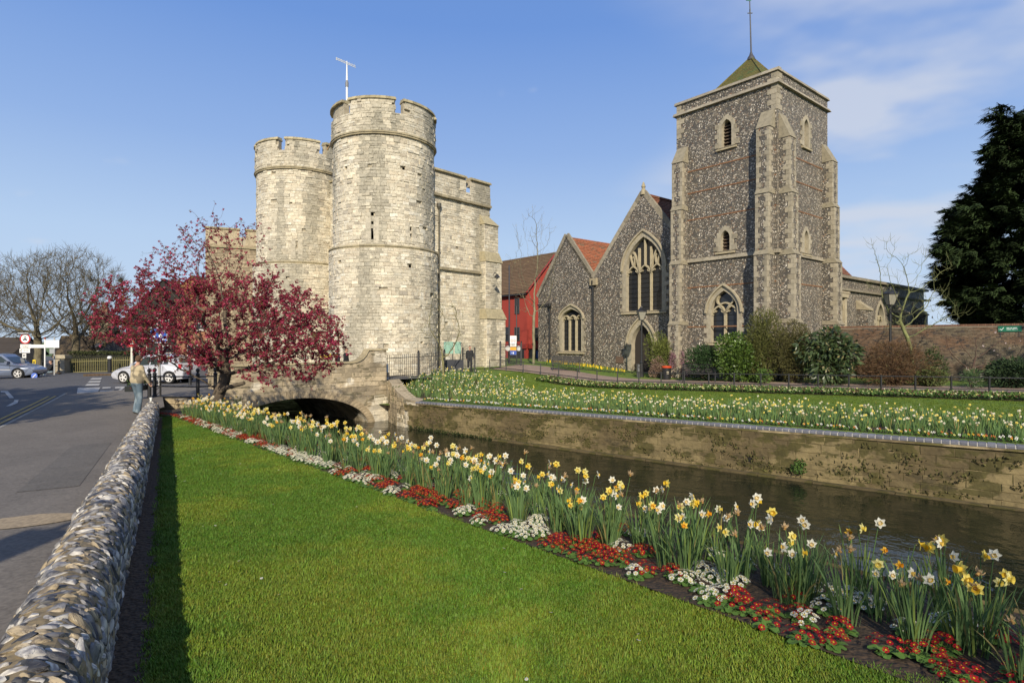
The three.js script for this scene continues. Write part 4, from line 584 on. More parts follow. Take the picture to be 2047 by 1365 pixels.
    const bandS = (y, h, e, name) => { for (let x = 0.3; x < S + e - 0.01;) { const L = Math.min(1.1 + 0.3 * R(), S + e - x), g = new GB().color(...limeTone().map((v) => v * 0.9)); g.hexa([V(x, y, -0.3), V(x + L - 0.008, y, -0.3), V(x + L - 0.008, y + h, -0.3), V(x, y + h, -0.3), V(x, y, e), V(x + L - 0.008, y, e), V(x + L - 0.008, y + h, e * 0.35), V(x, y + h, e * 0.35)]); part(name, g, M.lime, tw); x += L; } };
    for (const [y, h, e, n] of [[17.98, 0.22, 0.2, 'cornice_stone'], [18.75, 0.2, 0.13, 'coping_stone'], [7.62, 0.24, 0.14, 'string_stone']]) { bandW(y, h, e, n); bandS(y, h, e, n); }
    part('parapet_cap', new GB().color(0.4, 0.34, 0.22).box(S - 0.2, 18.84, -S / 2, 0.66, 0.2, S).box(S / 2, 18.84, -S + 0.2, S - 0.8, 0.2, 0.66), M.lime, tw);
    // thin brick lacing courses
    for (const y of [5.9, 10.55, 12.4, 13.9, 3.2]) { part('brick_course', new GB().color(0.30, 0.15, 0.075).box(-0.004, y, -S / 2, 0.05, 0.07, S - 0.1), M.brick, tw); if (y > 5) part('brick_course', new GB().color(0.28, 0.145, 0.075).box(S / 2 + 0.2, y, 0.004, S - 0.5, 0.07, 0.05), M.brick, tw); }
    // corner quoins above the buttresses
    for (let y = 16.4, k = 0; y < 18.7; y += 0.33, k++) { for (const z of [-0.02, -S + 0.02]) { const L = k % 2 ? 0.6 : 0.36; quo.add(blockGB(V(-0.005, y + 0.16, z < -1 ? z + L / 2 : z - L / 2), V(0, 0, 1), UP, V(-1, 0, 0), L, 0.32, 0.05, 0.03, 0.008, R, limeTone(), 0.004), tw, 1); } const L = k % 2 ? 0.36 : 0.6; quo.add(blockGB(V(L / 2 - 0.02, y + 0.16, 0.005), V(1, 0, 0), UP, V(0, 0, 1), L, 0.32, 0.05, 0.03, 0.008, R, limeTone(), 0.004), tw, 1); }
  }
  // ---- buttresses: stages with sloping set-offs, alternating quoins on their edges ----
  function buttress(m, c, wd, stages) { // face frame m: c along, outward +z
    const g = new THREE.Group(); g.name = 'buttress'; tw.add(g); g.applyMatrix4(m); g.updateMatrixWorld(true);
    stages.forEach(([y0, y1, pr, nextPr, slope], i) => {
      const fl = new GB(); fl.box(c, (y0 + y1) / 2, pr / 2 - 0.2, wd, y1 - y0, pr + 0.4); const u = fl.t; part('flint_core', fl, M.flint, g);
      const s = new GB().color(0.32, 0.28, 0.2); s.hexa([V(c - wd / 2 - 0.04, y1 - 0.07, -0.05), V(c + wd / 2 + 0.04, y1 - 0.07, -0.05), V(c + wd / 2 + 0.02, y1 + slope, -0.05), V(c - wd / 2 - 0.02, y1 + slope, -0.05), V(c - wd / 2 - 0.04, y1 - 0.07, pr + 0.045), V(c + wd / 2 + 0.04, y1 - 0.07, pr + 0.045), V(c + wd / 2 + 0.02, y1 + slope, nextPr), V(c - wd / 2 - 0.02, y1 + slope, nextPr)]); part('set_off', s, M.lime, g);
      const a = V(c - wd / 2, 0, pr), b = V(c + wd / 2, 0, pr);
      for (let y = y0, k = 0; y < y1 - 0.2; k++) { const h = Math.min(0.27 + 0.1 * R(), y1 - 0.13 - y), lo = k % 2; for (const sd of [-1, 1]) { const L = wd * (lo ? 0.34 : 0.19) + 0.03 * R(); quo.add(blockGB(V(c + sd * (wd / 2 - L / 2 + 0.006), y + h / 2, pr), V(1, 0, 0), UP, V(0, 0, 1), L, h - 0.01, 0.05, 0.022, 0.006, R, limeTone(), 0.003), g, 1); const D = Math.min(pr * 0.9, lo ? 0.24 : 0.42); quo.add(blockGB(V(c + sd * wd / 2, y + h / 2, pr - D / 2), V(0, 0, -sd), UP, V(sd, 0, 0), D, h - 0.01, 0.05, 0.02, 0.006, R, limeTone(), 0.003), g, 0.9); } y += h; }
    });
    return g;
  }
  const st = [[Y0, 3.4, 1.12, 0.95, 0.2], [3.4, 7.55, 0.95, 0.79, 0.22], [7.55, 11.3, 0.79, 0.66, 0.24], [11.3, 15.35, 0.66, 0.03, 1.1]];
  buttress(onWest(0), -0.58, 0.82, st); buttress(onWest(0), -S + 0.5, 0.82, st.map((a, i) => i === 3 ? [11.3, 14.6, 0.66, 0.03, 1.1] : a));
  buttress(onSouth(0), 0.62, 0.8, st.map((a, i) => i === 3 ? [11.3, 14.7, 0.66, 0.03, 1.5] : a)); buttress(onSouth(0), S - 0.45, 0.82, st.map((a, i) => i === 3 ? [11.3, 14.4, 0.66, 0.03, 1.2] : a));
  // pyramid roof and vane
  { const rf = group('spire_roof'), cx = S / 2, cz = -S / 2, hw = 3.15, by = 17.9, ap = 22.0, g = new GB(), n = 26; for (let i = 0; i < n; i++) { const t0 = i / n, t1 = (i + 1) / n, a = hw * (1 - t0) + 0.03, b = hw * (1 - t1) + 0.05, y0 = lerp(by, ap, t0), y1 = lerp(by, ap, t1) - 0.03; for (let k = 0; k < 4; k++) { const ca = Math.round(Math.cos(k * Math.PI / 2)), sa = Math.round(Math.sin(k * Math.PI / 2)), P = (x, y, z) => V(cx + ca * x + sa * z, y, cz - sa * x + ca * z); const v = 0.9 + 0.2 * R(); g.color(v * 0.9, v, v * 0.8).quad(P(-a, y0, a), P(a, y0, a), P(b, y1, b), P(-b, y1, b), R() * 2, t0 * 5); g.quad(P(-a, y0 - 0.03, a - 0.02), P(a, y0 - 0.03, a - 0.02), P(a, y0, a), P(-a, y0, a)); } } part('tile_courses', g, M.mossRoof, rf);
    for (let k = 0; k < 4; k++) { const a = k * Math.PI / 2 + Math.PI / 4, h = new GB().color(0.75, 0.8, 0.6); h.bar(V(cx + Math.sin(a) * hw * 1.4142, by, cz + Math.cos(a) * hw * 1.4142), V(cx, ap, cz), 0.16, 0.1); part('hip_tiles', h, M.mossRoof, rf); }
    part('finial', new GB().color(0.06, 0.06, 0.065).lathe([[0.3, 21.75], [0.24, 21.95], [0.12, 22.15], [0.05, 22.4], [0, 22.5]], 10, cx, cz), M.paint, rf);
    const wv = ch.localToWorld(V(cx, 22.3, cz)), v = thing('weather_vane', 'green copper weathercock vane on a tall iron rod above the church tower', 'weather vane', wv.toArray()); part('rod', new GB().color(0.05, 0.05, 0.055).tube([V(0, 0, 0), V(-0.06, 2.2, 0), V(-0.12, 4.4, 0)], [0.06, 0.045, 0.03], 8), M.paint, v); part('scrollwork', new GB().color(0.05, 0.06, 0.06).box(-0.08, 2.75, 0, 0.34, 0.05, 0.05).box(-0.08, 2.9, 0, 0.05, 0.3, 0.12), M.paint, v);
    const s = new THREE.Shape(); [[-0.42, -0.12], [-0.28, 0.02], [-0.12, -0.02], [0.02, 0.12], [0.1, 0.5], [0.22, 0.62], [0.3, 0.52], [0.42, 0.5], [0.3, 0.38], [0.26, 0.12], [0.1, -0.12], [-0.1, -0.18], [-0.36, -0.24]].forEach(([x, y], i) => i ? s.lineTo(x, y) : s.moveTo(x, y)); const cg = extr(s, 0.05, new THREE.Matrix4().makeRotationY(0.5).setPosition(-0.1, 3.75, 0), [0.09, 0.26, 0.22]); part('cockerel', cg, M.paint, v); }
  // ---- nave and aisle west fronts ----
  const tiles = (g, name, a, b, c, d, rows, m = M.roof, col = [1, 1, 1]) => { // eave a-b, ridge d-c: stepped tile courses
    const q = new GB(), n = b.clone().sub(a).cross(d.clone().sub(a)).normalize(); for (let i = 0; i < rows; i++) { const t0 = i / rows, t1 = (i + 1) / rows, v = 0.88 + 0.24 * R(), A = a.clone().lerp(d, t0).addScaledVector(n, 0.045), B = b.clone().lerp(c, t0).addScaledVector(n, 0.045), Cc = b.clone().lerp(c, t1).addScaledVector(n, 0.012), Dd = a.clone().lerp(d, t1).addScaledVector(n, 0.012); q.color(col[0] * v, col[1] * v, col[2] * v).quad(A, B, Cc, Dd, R() * 3, t0 * 7); q.quad(a.clone().lerp(d, t0).addScaledVector(n, 0.01), b.clone().lerp(c, t0).addScaledVector(n, 0.01), B, A); } part(name, q, m, g); };
  const nv = group('nave'), NX = 0.8, L = 29;
  {
    const zr = -5.9, zl = -15.7, za = -10.78, eave = 7.5, ap = 13.35;
    const w = new THREE.Shape(); w.moveTo(zl, Y0); w.lineTo(zr, Y0); w.lineTo(zr, eave); w.lineTo(za, ap); w.lineTo(zl, eave); const win = [-10.66, 4.5, 3.35, 7.75, 10.15, ], dr = [-10.86, Y0 + 0.25, 1.95, 1.9, 3.55]; w.holes.push(hole(...win), hole(...dr)); wall(nv, w, onWest(NX));
    opening(nv, onWest(NX), ...win, { lights: 3, lightTop: 7.3, frame: 0.34, hood: true, mullTop: [9.35, 9.35], extra: [[[-10.66, 7.95], [-10.66, 8.8], [-10.66, 10.1]], [[-11.78, 8.0], [-12.0, 8.6], [-12.1, 9.0]], [[-9.54, 8.0], [-9.32, 8.6], [-9.22, 9.0]], [[-11.22, 7.35], [-11.25, 8.3], [-11.75, 9.1]], [[-10.1, 7.35], [-10.07, 8.3], [-9.57, 9.1]], [[-11.75, 8.0], [-11.5, 8.5], [-11.75, 8.75]], [[-9.57, 8.0], [-9.82, 8.5], [-9.57, 8.75]]] });
    const dw = opening(nv, onWest(NX), ...dr, { door: true, fill: 'door', frame: 0.36, hood: true, name: 'doorway' }); part('door_ring', new GB().color(0.05, 0.05, 0.05).tube([V(-10.6, 0.9, -0.4), V(-10.55, 0.8, -0.4), V(-10.6, 0.7, -0.4)], 0.02, 6), M.iron, dw);
    // gable copings
    for (const [a, b] of [[[zl - 0.15, eave - 0.15], [za, ap + 0.1]], [[zr + 0.15, eave - 0.15], [za, ap + 0.1]]]) for (let i = 0; i < 9; i++) { const t0 = i / 9, t1 = (i + 0.985) / 9, g = new GB().color(...limeTone().map((v) => v * 0.85)), P = (t) => V(NX + 0.12, lerp(a[1], b[1], t) + 0.06, lerp(a[0], b[0], t)); g.bar(P(t0), P(t1), 0.55, 0.2, V(1, 0, 0)); part('gable_coping', g, M.lime, nv); }
    part('finial_cross', new GB().color(0.42, 0.36, 0.24).lathe([[0.24, ap], [0.2, ap + 0.3], [0.12, ap + 0.5], [0.17, ap + 0.62], [0.05, ap + 0.95], [0, ap + 1.0]], 8, NX + 0.12, za), M.lime, nv);
    const x0 = NX + 0.35; tiles(nv, 'roof_tiles', V(x0, eave - 0.1, zl), V(x0, ap, za), V(x0 + L, ap, za), V(x0 + L, eave - 0.1, zl), 1); // sealed below by the courses
    tiles(nv, 'roof_slope', V(x0, eave - 0.1, zr + 0.3), V(x0 + L, eave - 0.1, zr + 0.3), V(x0 + L, ap, za), V(x0, ap, za), 34);
    tiles(nv, 'roof_slope', V(x0 + L, eave - 0.1, zl - 0.3), V(x0, eave - 0.1, zl - 0.3), V(x0, ap, za), V(x0 + L, ap, za), 34);
    const rd = new GB().color(0.9, 0.8, 0.7).box(x0 + L / 2, ap + 0.05, za, L, 0.16, 0.26); part('ridge_tiles', rd, M.roof, nv);
    const side = new GB(); side.box(x0 + L / 2, 3.2, zr - 0.25, L, 8.2, 0.5); side.box(x0 + L / 2, 3.2, zl + 0.25, L, 8.2, 0.5); part('side_wall', side, M.flint, nv);
    const eg = new THREE.Shape(); eg.moveTo(zl, Y0); eg.lineTo(zr, Y0); eg.lineTo(zr, eave); eg.lineTo(za, ap); eg.lineTo(zl, eave); wall(nv, eg, onWest(NX + L), 0.4, 'east_gable');
    part('wall_plaque', new GB().color(0.13, 0.085, 0.06).box(NX - 0.02, 0.75, -13.0, 0.06, 0.5, 0.75), M.paint, nv);
  }
  const ai = group('north_aisle');
  {
    const zr = -15.7, zl = -22.6, za = -19.0, eave = 7.3, el = 6.3, ap = 11.3, AX = NX + 0.06;
    const w = new THREE.Shape(); w.moveTo(zl, Y0); w.lineTo(zr, Y0); w.lineTo(zr, eave); w.lineTo(za, ap); w.lineTo(zl, el); const win = [-18.35, 1.35, 2.35, 4.2, 5.0]; w.holes.push(hole(...win, 1.0)); wall(ai, w, onWest(AX));
    opening(ai, onWest(AX), ...win, { lights: 3, lightTop: 3.95, frame: 0.24, hood: true });
    for (const [a, b] of [[[zl - 0.1, el - 0.1], [za, ap + 0.08]], [[zr - 0.0, eave - 0.1], [za, ap + 0.08]]]) for (let i = 0; i < 7; i++) { const t0 = i / 7, t1 = (i + 0.985) / 7, g = new GB().color(...limeTone().map((v) => v * 0.8)), P = (t) => V(AX + 0.1, lerp(a[1], b[1], t) + 0.05, lerp(a[0], b[0], t)); g.bar(P(t0), P(t1), 0.5, 0.2, V(1, 0, 0)); part('gable_coping', g, M.lime, ai); }
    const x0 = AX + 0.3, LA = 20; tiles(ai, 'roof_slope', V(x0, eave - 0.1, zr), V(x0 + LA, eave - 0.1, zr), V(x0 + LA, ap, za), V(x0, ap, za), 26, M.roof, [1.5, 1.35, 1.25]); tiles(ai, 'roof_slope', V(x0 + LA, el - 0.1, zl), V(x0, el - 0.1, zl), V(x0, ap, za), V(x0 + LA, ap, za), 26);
    part('side_wall', new GB().box(x0 + LA / 2, 2.7, zl + 0.25, LA, 7.2, 0.5), M.flint, ai);
    part('kneeler', new GB().color(0.43, 0.36, 0.24).box(AX - 0.05, 7.1, zr + 0.05, 0.5, 0.55, 0.7), M.lime, ai);
  }
  for (const [z, y1, lab] of [[-15.72, 6.8, 'black church drainpipe in the valley between the two gables'], [-20.9, 5.2, 'shorter black drainpipe beside the aisle window']]) { const p = thing('church_drainpipe', lab, 'drainpipe', ch.localToWorld(V(NX - 0.12, 0, z)).toArray(), ang); part('pipe', new GB().color(0.016, 0.016, 0.017).tube([V(0, Y0 + 0.2, 0), V(0, y1, 0)], 0.075, 8), M.paint, p); part('hopper_head', new GB().color(0.018, 0.018, 0.019).lathe([[0.09, y1 - 0.1], [0.2, y1 + 0.15], [0.2, y1 + 0.4], [0, y1 + 0.4]], 4), M.paint, p); if (y1 < 6) part('branch_pipe', new GB().color(0.016, 0.016, 0.017).bar(V(0, y1 + 0.3, 0), V(0, y1 + 0.3, -1.6), 0.1, 0.1), M.paint, p); }
  // ---- south aisle east of the tower ----
  const sa = group('south_aisle');
  {
    const x0 = S + 0.0, x1 = 28.2, zt = -0.08, s = rect(x0, x1, Y0, 6.75); s.holes.push(new THREE.Path([[8.3, 2.2], [10.3, 2.2], [10.3, 5.4], [8.3, 5.4]].map(([a, b]) => new THREE.Vector2(a, b)))); const w2 = [17.3, 1.7, 1.5, 3.9, 5.2]; s.holes.push(hole(...w2)); wall(sa, s, onSouth(zt));
    opening(sa, onSouth(zt), ...w2, { lights: 2, lightTop: 3.8, frame: 0.25 });
    const f = new THREE.Group(); f.name = 'window'; f.position.z = zt; sa.add(f); part('glazing', whiten(new THREE.PlaneGeometry(2.0, 3.15).translate(9.3, 3.8, -0.3)), M.glass, f);
    for (const x of [8.2, 8.98, 9.65, 10.4]) part('mullion', new GB().color(0.5, 0.43, 0.30).box(x, 3.8, -0.1, x > 10 || x < 8.5 ? 0.3 : 0.13, 3.2, 0.34), M.lime, f); part('lintel', new GB().color(0.5, 0.43, 0.3).box(9.3, 5.5, -0.02, 2.6, 0.28, 0.4), M.lime, f); part('label_mould', new GB().color(0.44, 0.37, 0.26).box(9.3, 5.72, 0.1, 2.9, 0.14, 0.24), M.lime, f);
    for (const x of [8.6, 9.31, 10.0]) for (const sd of [-1, 1]) part('tracery', new GB().color(0.5, 0.43, 0.3).bar(V(x + sd * 0.33, 4.45, -0.14), V(x, 5.15, -0.14), 0.12, 0.2, V(0, 0, 1)), M.lime, f);
    for (let x = x0; x < x1; x += 1.2) { part('coping_stone', new GB().color(...limeTone().map((v) => v * 0.65)).box(x + 0.6, 6.86, zt - 0.15, 1.19, 0.2, 0.75), M.lime, sa); part('string_stone', new GB().color(...limeTone().map((v) => v * 0.7)).box(x + 0.6, 5.95, zt + 0.05, 1.19, 0.16, 0.3), M.lime, sa); }
    for (const x of [12.8, 21, 26]) { part('buttress', new GB().box(x, 1.9, zt + 0.4, 0.7, 5.4, 0.8), M.flint, sa); part('buttress_cap', new GB().color(0.4, 0.34, 0.23).hexa([V(x - 0.4, 4.6, zt), V(x + 0.4, 4.6, zt), V(x + 0.4, 5.3, zt), V(x - 0.4, 5.3, zt), V(x - 0.4, 4.5, zt + 0.9), V(x + 0.4, 4.5, zt + 0.9), V(x + 0.4, 4.6, zt + 0.9), V(x - 0.4, 4.6, zt + 0.9)]), M.lime, sa); }
    const lead = new GB().color(0.09, 0.085, 0.08); lead.quad(V(x0, 6.7, -0.3), V(x1, 6.7, -0.3), V(x1, 7.3, -6), V(x0, 7.3, -6)); part('lead_roof', lead, M.matte, sa); part('end_wall', new GB().box(x1 - 0.25, 2.9, -3.1, 0.5, 7.6, 5.9), M.flint, sa);
  }
  quo.flush();
}
// ---------- low flint wall ----------
const flintRock = (seed, flat = 0.5) => { const g = new THREE.IcosahedronGeometry(1, 2), p = g.attributes.position, c = new Float32Array(p.count * 3), R = rng(seed), ox = R() * 50; const planes = []; for (let i = 0; i < 10; i++) planes.push([V(R() - 0.5, R() - 0.5, R() - 0.5).normalize(), 0.42 + 0.4 * R()]);
  const v = V(0, 0, 0); for (let i = 0; i < p.count; i++) { v.fromBufferAttribute(p, i); const n = 0.8 + 0.45 * fbm(v.x * 1.6 + ox, v.y * 1.6, v.z * 1.6 + 9, 3); v.multiplyScalar(n); for (const [q, d] of planes) { const e = v.dot(q) - d; if (e > 0) v.addScaledVector(q, -e * 0.92); } p.setXYZ(i, v.x, v.y, v.z); const k = fbm(v.x * 2.2 + ox, v.y * 2.2, v.z * 2.2 + 3, 3), s = lerp(0.45, 1.35, smooth(0.35, 0.65, k)); c[i * 3] = s; c[i * 3 + 1] = s; c[i * 3 + 2] = lerp(s, 1, 0.1); }
  g.setAttribute('color', new THREE.BufferAttribute(c, 3)); g.computeVertexNormals(); return g; };
{
  const R = rng(301), w = thing('flint_wall', 'low round-topped flint cobble wall between pavement and lawn', 'wall'), HW = 0.19, SH = 0.36, T1 = 21.2;
  const lean = (t) => 0.02 * (vnoise(t * 0.6, 3.3) - 0.5);
  const prof = (s) => { // s in 0..1.317 from lawn foot over the top to the pavement foot -> [across, height, nx, ny]
    if (s < SH) return [HW, s, 1, 0]; const a = (s - SH) / HW; if (a < Math.PI) return [HW * Math.cos(a), SH + HW * Math.sin(a), Math.cos(a), Math.sin(a)]; return [-HW, SH - (s - SH - Math.PI * HW), -1, 0]; };
  const LEN = SH * 2 + Math.PI * HW, base = (t) => { const [x, z] = wl(t, 0); return lawnY(x, z) - 0.03; };
  const surf = (t, s, out = 0) => { const e = t > T1 ? (t - T1) : 0, [c, h, nx, ny] = prof(s), b = 0.022 * (fbm(t * 2.2, s * 4, 7.7, 3) - 0.5) + out, cc = (c + nx * b) * (e ? Math.sqrt(Math.max(0, 1 - (e / 0.19) ** 2)) : 1) + lean(t), [x, z] = wl(t, -HW + cc); return V(x, base(t) + h + ny * b, z); };
  const g = new GB().color(0.25, 0.19, 0.105), ns = 18; for (let t = -3; t < T1 + 0.18; t += 0.16) { const t1 = Math.min(t + 0.16, T1 + 0.19); for (let k = 0; k < ns; k++) { const s0 = k / ns * LEN, s1 = (k + 1) / ns * LEN; g.quad(surf(t, s0), surf(t1, s0), surf(t1, s1), surf(t, s1), t, s0); } } part('mortar', g, mat({ map: T.stone, bumpMap: T.asphaltBump, bumpScale: 0.012 }), w);
  const geos = []; for (let i = 0; i < 10; i++) geos.push(flintRock(310 + i)); const items = [];
  for (let t = 0.7; t < T1 + 0.12; t += 0.056) for (let s = 0.02 + R() * 0.05; s < LEN - 0.02; s += 0.058 + R() * 0.045) {
    const tt = t + (R() - 0.5) * 0.04, ss = clamp(s + (R() - 0.5) * 0.03, 0.01, LEN - 0.01), P = surf(tt, ss, -0.007), A = surf(tt + 0.02, ss).sub(surf(tt - 0.02, ss)).normalize(), B = surf(tt, Math.min(ss + 0.02, LEN)).sub(surf(tt, Math.max(ss - 0.02, 0))).normalize(), N = A.clone().cross(B).normalize();
    const big = R() < 0.25 ? 1.55 : R() < 0.3 ? 0.7 : 1, a = 0.35 + (R() - 0.5) * 1.0, X = B.clone().multiplyScalar(Math.cos(a)).addScaledVector(A, Math.sin(a)), Y = N.clone().addScaledVector(A, (R() - 0.5) * 0.7 - 0.15).addScaledVector(B, (R() - 0.5) * 0.5).normalize(); X.addScaledVector(Y, -X.dot(Y)).normalize(); const Z = X.clone().cross(Y), l = (0.038 + 0.024 * R()) * big, q = (0.014 + 0.012 * R()) * big, th = (0.014 + 0.016 * R()) * Math.sqrt(big);
    const m = new THREE.Matrix4().makeBasis(X.multiplyScalar(l), Y.multiplyScalar(th), Z.multiplyScalar(q)).setPosition(P);
    const r = R(), k = 0.8 + 0.4 * R(); const col = r < 0.34 ? [0.17 * k, 0.165 * k, 0.165 * k] : r < 0.56 ? [0.40 * k, 0.375 * k, 0.33 * k] : r < 0.74 ? [0.085 * k, 0.083 * k, 0.085 * k] : r < 0.93 ? [0.27 * k, 0.215 * k, 0.135 * k] : [0.05, 0.049, 0.05];
    items.push({ m, col, gi: Math.floor(R() * 10), d: P.distanceTo(EYE) / big });
  }
  items.sort((a, b) => a.d - b.d); const mats = new Map(), fm = (c) => { const k = c.map((v) => Math.round(v * 14)).join(); if (!mats.has(k)) mats.set(k, mat({ color: lin(...c), roughness: 0.5, bumpMap: T.stoneBump, bumpScale: 0.004 })); return mats.get(k); };
  const vis = items.filter((q) => { const e = new THREE.Vector3().setFromMatrixPosition(q.m); return e.z < -1.2; }), near = new Set(vis.slice(0, 300));
  for (const q of near) { const o = part('flint', geos[q.gi], fm(q.col), w); o.applyMatrix4(q.m); }
  const rest = items.filter((q) => !near.has(q)), im = mat({ roughness: 0.5 });
  for (let i = 0; i < 10; i++) { const L = rest.filter((q) => q.gi === i), ins = new THREE.InstancedMesh(geos[i], im, L.length); ins.name = 'flintwork'; ins.userData.kind = 'stuff'; L.forEach((q, k) => { ins.setMatrixAt(k, q.m); ins.setColorAt(k, lin(...q.col)); }); shadowed(ins); w.add(ins); }
  // bare soil along its foot on the lawn side
  const sp = []; for (let t = -1; t <= 21.2; t += 0.2) sp.push(wl(t, -0.05)); for (let t = 21.2; t >= -1; t -= 0.2) sp.push(wl(t, 0.13 + 0.12 * vnoise(t * 1.7, 8.1) + 0.05 * vnoise(t * 6, 2))); structure('soil_strip', sheet(sp, (x, z) => lawnY(x, z) + 0.006, 0.6), M.soil, 'narrow strip of bare soil at the foot of the flint wall', 'soil');
  const e = wl(20.9, -0.2), cup = thing('paper_cup', 'small white paper cup left on the end of the flint wall', 'cup', [e[0], base(20.9) + 0.565, e[1]]); part('cup', new GB().color(0.75, 0.74, 0.70).lathe([[0.0, 0], [0.028, 0], [0.04, 0.1], [0.043, 0.105], [0.035, 0.105], [0.03, 0.02]], 14), M.plastic, cup); part('lid', new GB().color(0.8, 0.8, 0.78).lathe([[0.045, 0.1], [0.045, 0.112], [0.03, 0.12], [0, 0.12]], 14), M.plastic, cup);
}
// ---------- grass ----------
function tuft(seed, n, h, spread) { const g = new GB(), R = rng(seed); for (let i = 0; i < n; i++) { const a = R() * 6.283, r = spread * Math.sqrt(R()), x = Math.cos(a) * r, z = Math.sin(a) * r, H = h * (0.55 + 0.6 * R()), b = R() * 6.283, lx = Math.cos(b) * H * (0.2 + 0.5 * R()), lz = Math.sin(b) * H * (0.2 + 0.5 * R()), w = 0.0017 + 0.001 * R(), px = -Math.sin(b) * w, pz = Math.cos(b) * w, s = 0.75 + 0.5 * R(); g.color(s * (R() < 0.12 ? 1.5 : 1), s, s); const A = V(x - px, 0, z - pz), B = V(x + px, 0, z + pz), C = V(x + lx * 0.45 + px * 0.8, H * 0.6, z + lz * 0.45 + pz * 0.8), D = V(x + lx * 0.45 - px * 0.8, H * 0.6, z + lz * 0.45 - pz * 0.8), E = V(x + lx, H * 0.92, z + lz); g.quad(A, B, C, D); g.tri(D, C, E); } return g.build(); }
{
  const R = rng(401), list = [[], [], []]; const inner = [[6, -0.4], ...bedFront.slice(1), [-12.2, -20.4], ...[wl(22, 0.16), wl(0.5, 0.16), wl(-2, 0.3)]];
  const put = (x, z, sc) => { const n = fbm(x * 0.9, z * 0.9, 2.2, 3), n2 = fbm(x * 5, z * 5, 8.1, 2), yel = smooth(0.42, 0.66, n * 0.7 + n2 * 0.3); list[Math.floor(R() * 3)].push([x, lawnY(x, z) + 0.001, z, sc, lin(lerp(0.11, 0.18, yel) * (0.85 + 0.3 * R()), lerp(0.205, 0.25, yel) * (0.85 + 0.3 * R()), lerp(0.016, 0.022, yel))]); };
  let n = 0, tries = 0; while (n < 80000 && tries++ < 600000) { const z = -1.4 - 19.6 * Math.pow(R(), 1.55), x = -13 + 19.5 * R(); if (x / -z > 1.0 || x / -z < -1.0 || !inPoly(x, z, inner)) continue; const soilGap = 0.16 + 0.1 * R(); const off = (x - WX0 - WD[0] * alongWall(x, z)) * 0.8647 + (z - WD[1] * alongWall(x, z)) * -0.5024; if (off < soilGap) continue; put(x, z, (0.85 + 0.4 * R()) * (1 + 0.05 * -z)); n++; }
  const g3 = [tuft(411, 20, 0.026, 0.035), tuft(412, 20, 0.028, 0.035), tuft(413, 22, 0.023, 0.04)];
  list.forEach((L, k) => { const im = new THREE.InstancedMesh(g3[k], M.blade, L.length); im.name = numbered('grass'); const m = new THREE.Matrix4(); L.forEach(([x, y, z, s, c], i) => { m.compose(V(x, y, z), new THREE.Quaternion().setFromAxisAngle(UP, R() * 6.28), V(s, s * (0.75 + 0.4 * R()), s)); im.setMatrixAt(i, m); im.setColorAt(i, c); }); shadowed(im); tag(im, ['short mown grass blades covering the near lawn', 'fine grass blades mixed through the near lawn', 'longer grass blades mixed through the near lawn'][k], 'grass', null, 'stuff'); scene.add(im); });
}
{ const R = rng(431), g = new GB(); for (let k = 0; k < 8; k++) { const a = k * 0.785; g.color(0.75, 0.74, 0.7).tri(V(0, 0.001, 0), V(Math.cos(a) * 0.011, 0, Math.sin(a) * 0.011), V(Math.cos(a + 0.6) * 0.011, 0, Math.sin(a + 0.6) * 0.011)); } g.color(0.7, 0.5, 0.03).lathe([[0.004, 0.0005], [0, 0.003]], 6); const m = new THREE.InstancedMesh(g.build(), M.petal, 70); for (let i = 0; i < 70; i++) { const t = 2 + 17 * R(), [x, z] = wl(t, 0.3 + (4.2 - t * 0.2) * R() * R()); m.setMatrixAt(i, M4(x, lawnY(x, z) + 0.035, z, R() * 6, 0.8 + 0.5 * R(), 0.3)); m.setColorAt(i, lin(1, 1, 1)); } m.name = 'daisies'; tag(m, 'tiny white daisies dotted over the near lawn', 'daisies', null, 'stuff'); scene.add(m); }
// ---------- flowers ----------
const ribbonLeaf = (g, o, dir, len, w, bend, col, seg = 4, tw = 0) => { // strap leaf, slightly channelled
  const side = V(-dir.z, 0, dir.x).normalize(); let p = o.clone(), t = V(0, 1, 0).addScaledVector(dir, 0.18).normalize(); const pts = [], ws = []; for (let i = 0; i <= seg; i++) { const k = i / seg; pts.push(p.clone()); ws.push(w * (k < 0.75 ? 0.8 + 0.25 * k : Math.max(0.02, (1 - k) * 3.9)) ); t.addScaledVector(dir, bend * (0.25 + k)).addScaledVector(UP, -bend * k * 0.45).normalize(); p = p.clone().addScaledVector(t, len / seg); }
  for (let i = 0; i < seg; i++) { const s0 = side.clone().applyAxisAngle(UP, tw * i), s1 = side.clone().applyAxisAngle(UP, tw * (i + 1)), f = 0.82 + 0.32 * i / seg; g.color(col[0] * 1, col[1] * 1, col[2] * 1); g.quad(pts[i].clone().addScaledVector(s0, -ws[i]), pts[i].clone().addScaledVector(s0, ws[i]), pts[i + 1].clone().addScaledVector(s1, ws[i + 1]), pts[i + 1].clone().addScaledVector(s1, -ws[i + 1])); } };
const leafTone = (R) => { const s = 0.8 + 0.45 * R(), y = R(); return y < 0.78 ? [0.12 * s, 0.20 * s, 0.068 * s] : y < 0.94 ? [0.17 * s, 0.235 * s, 0.05 * s] : [0.26 * s, 0.22 * s, 0.08 * s]; };
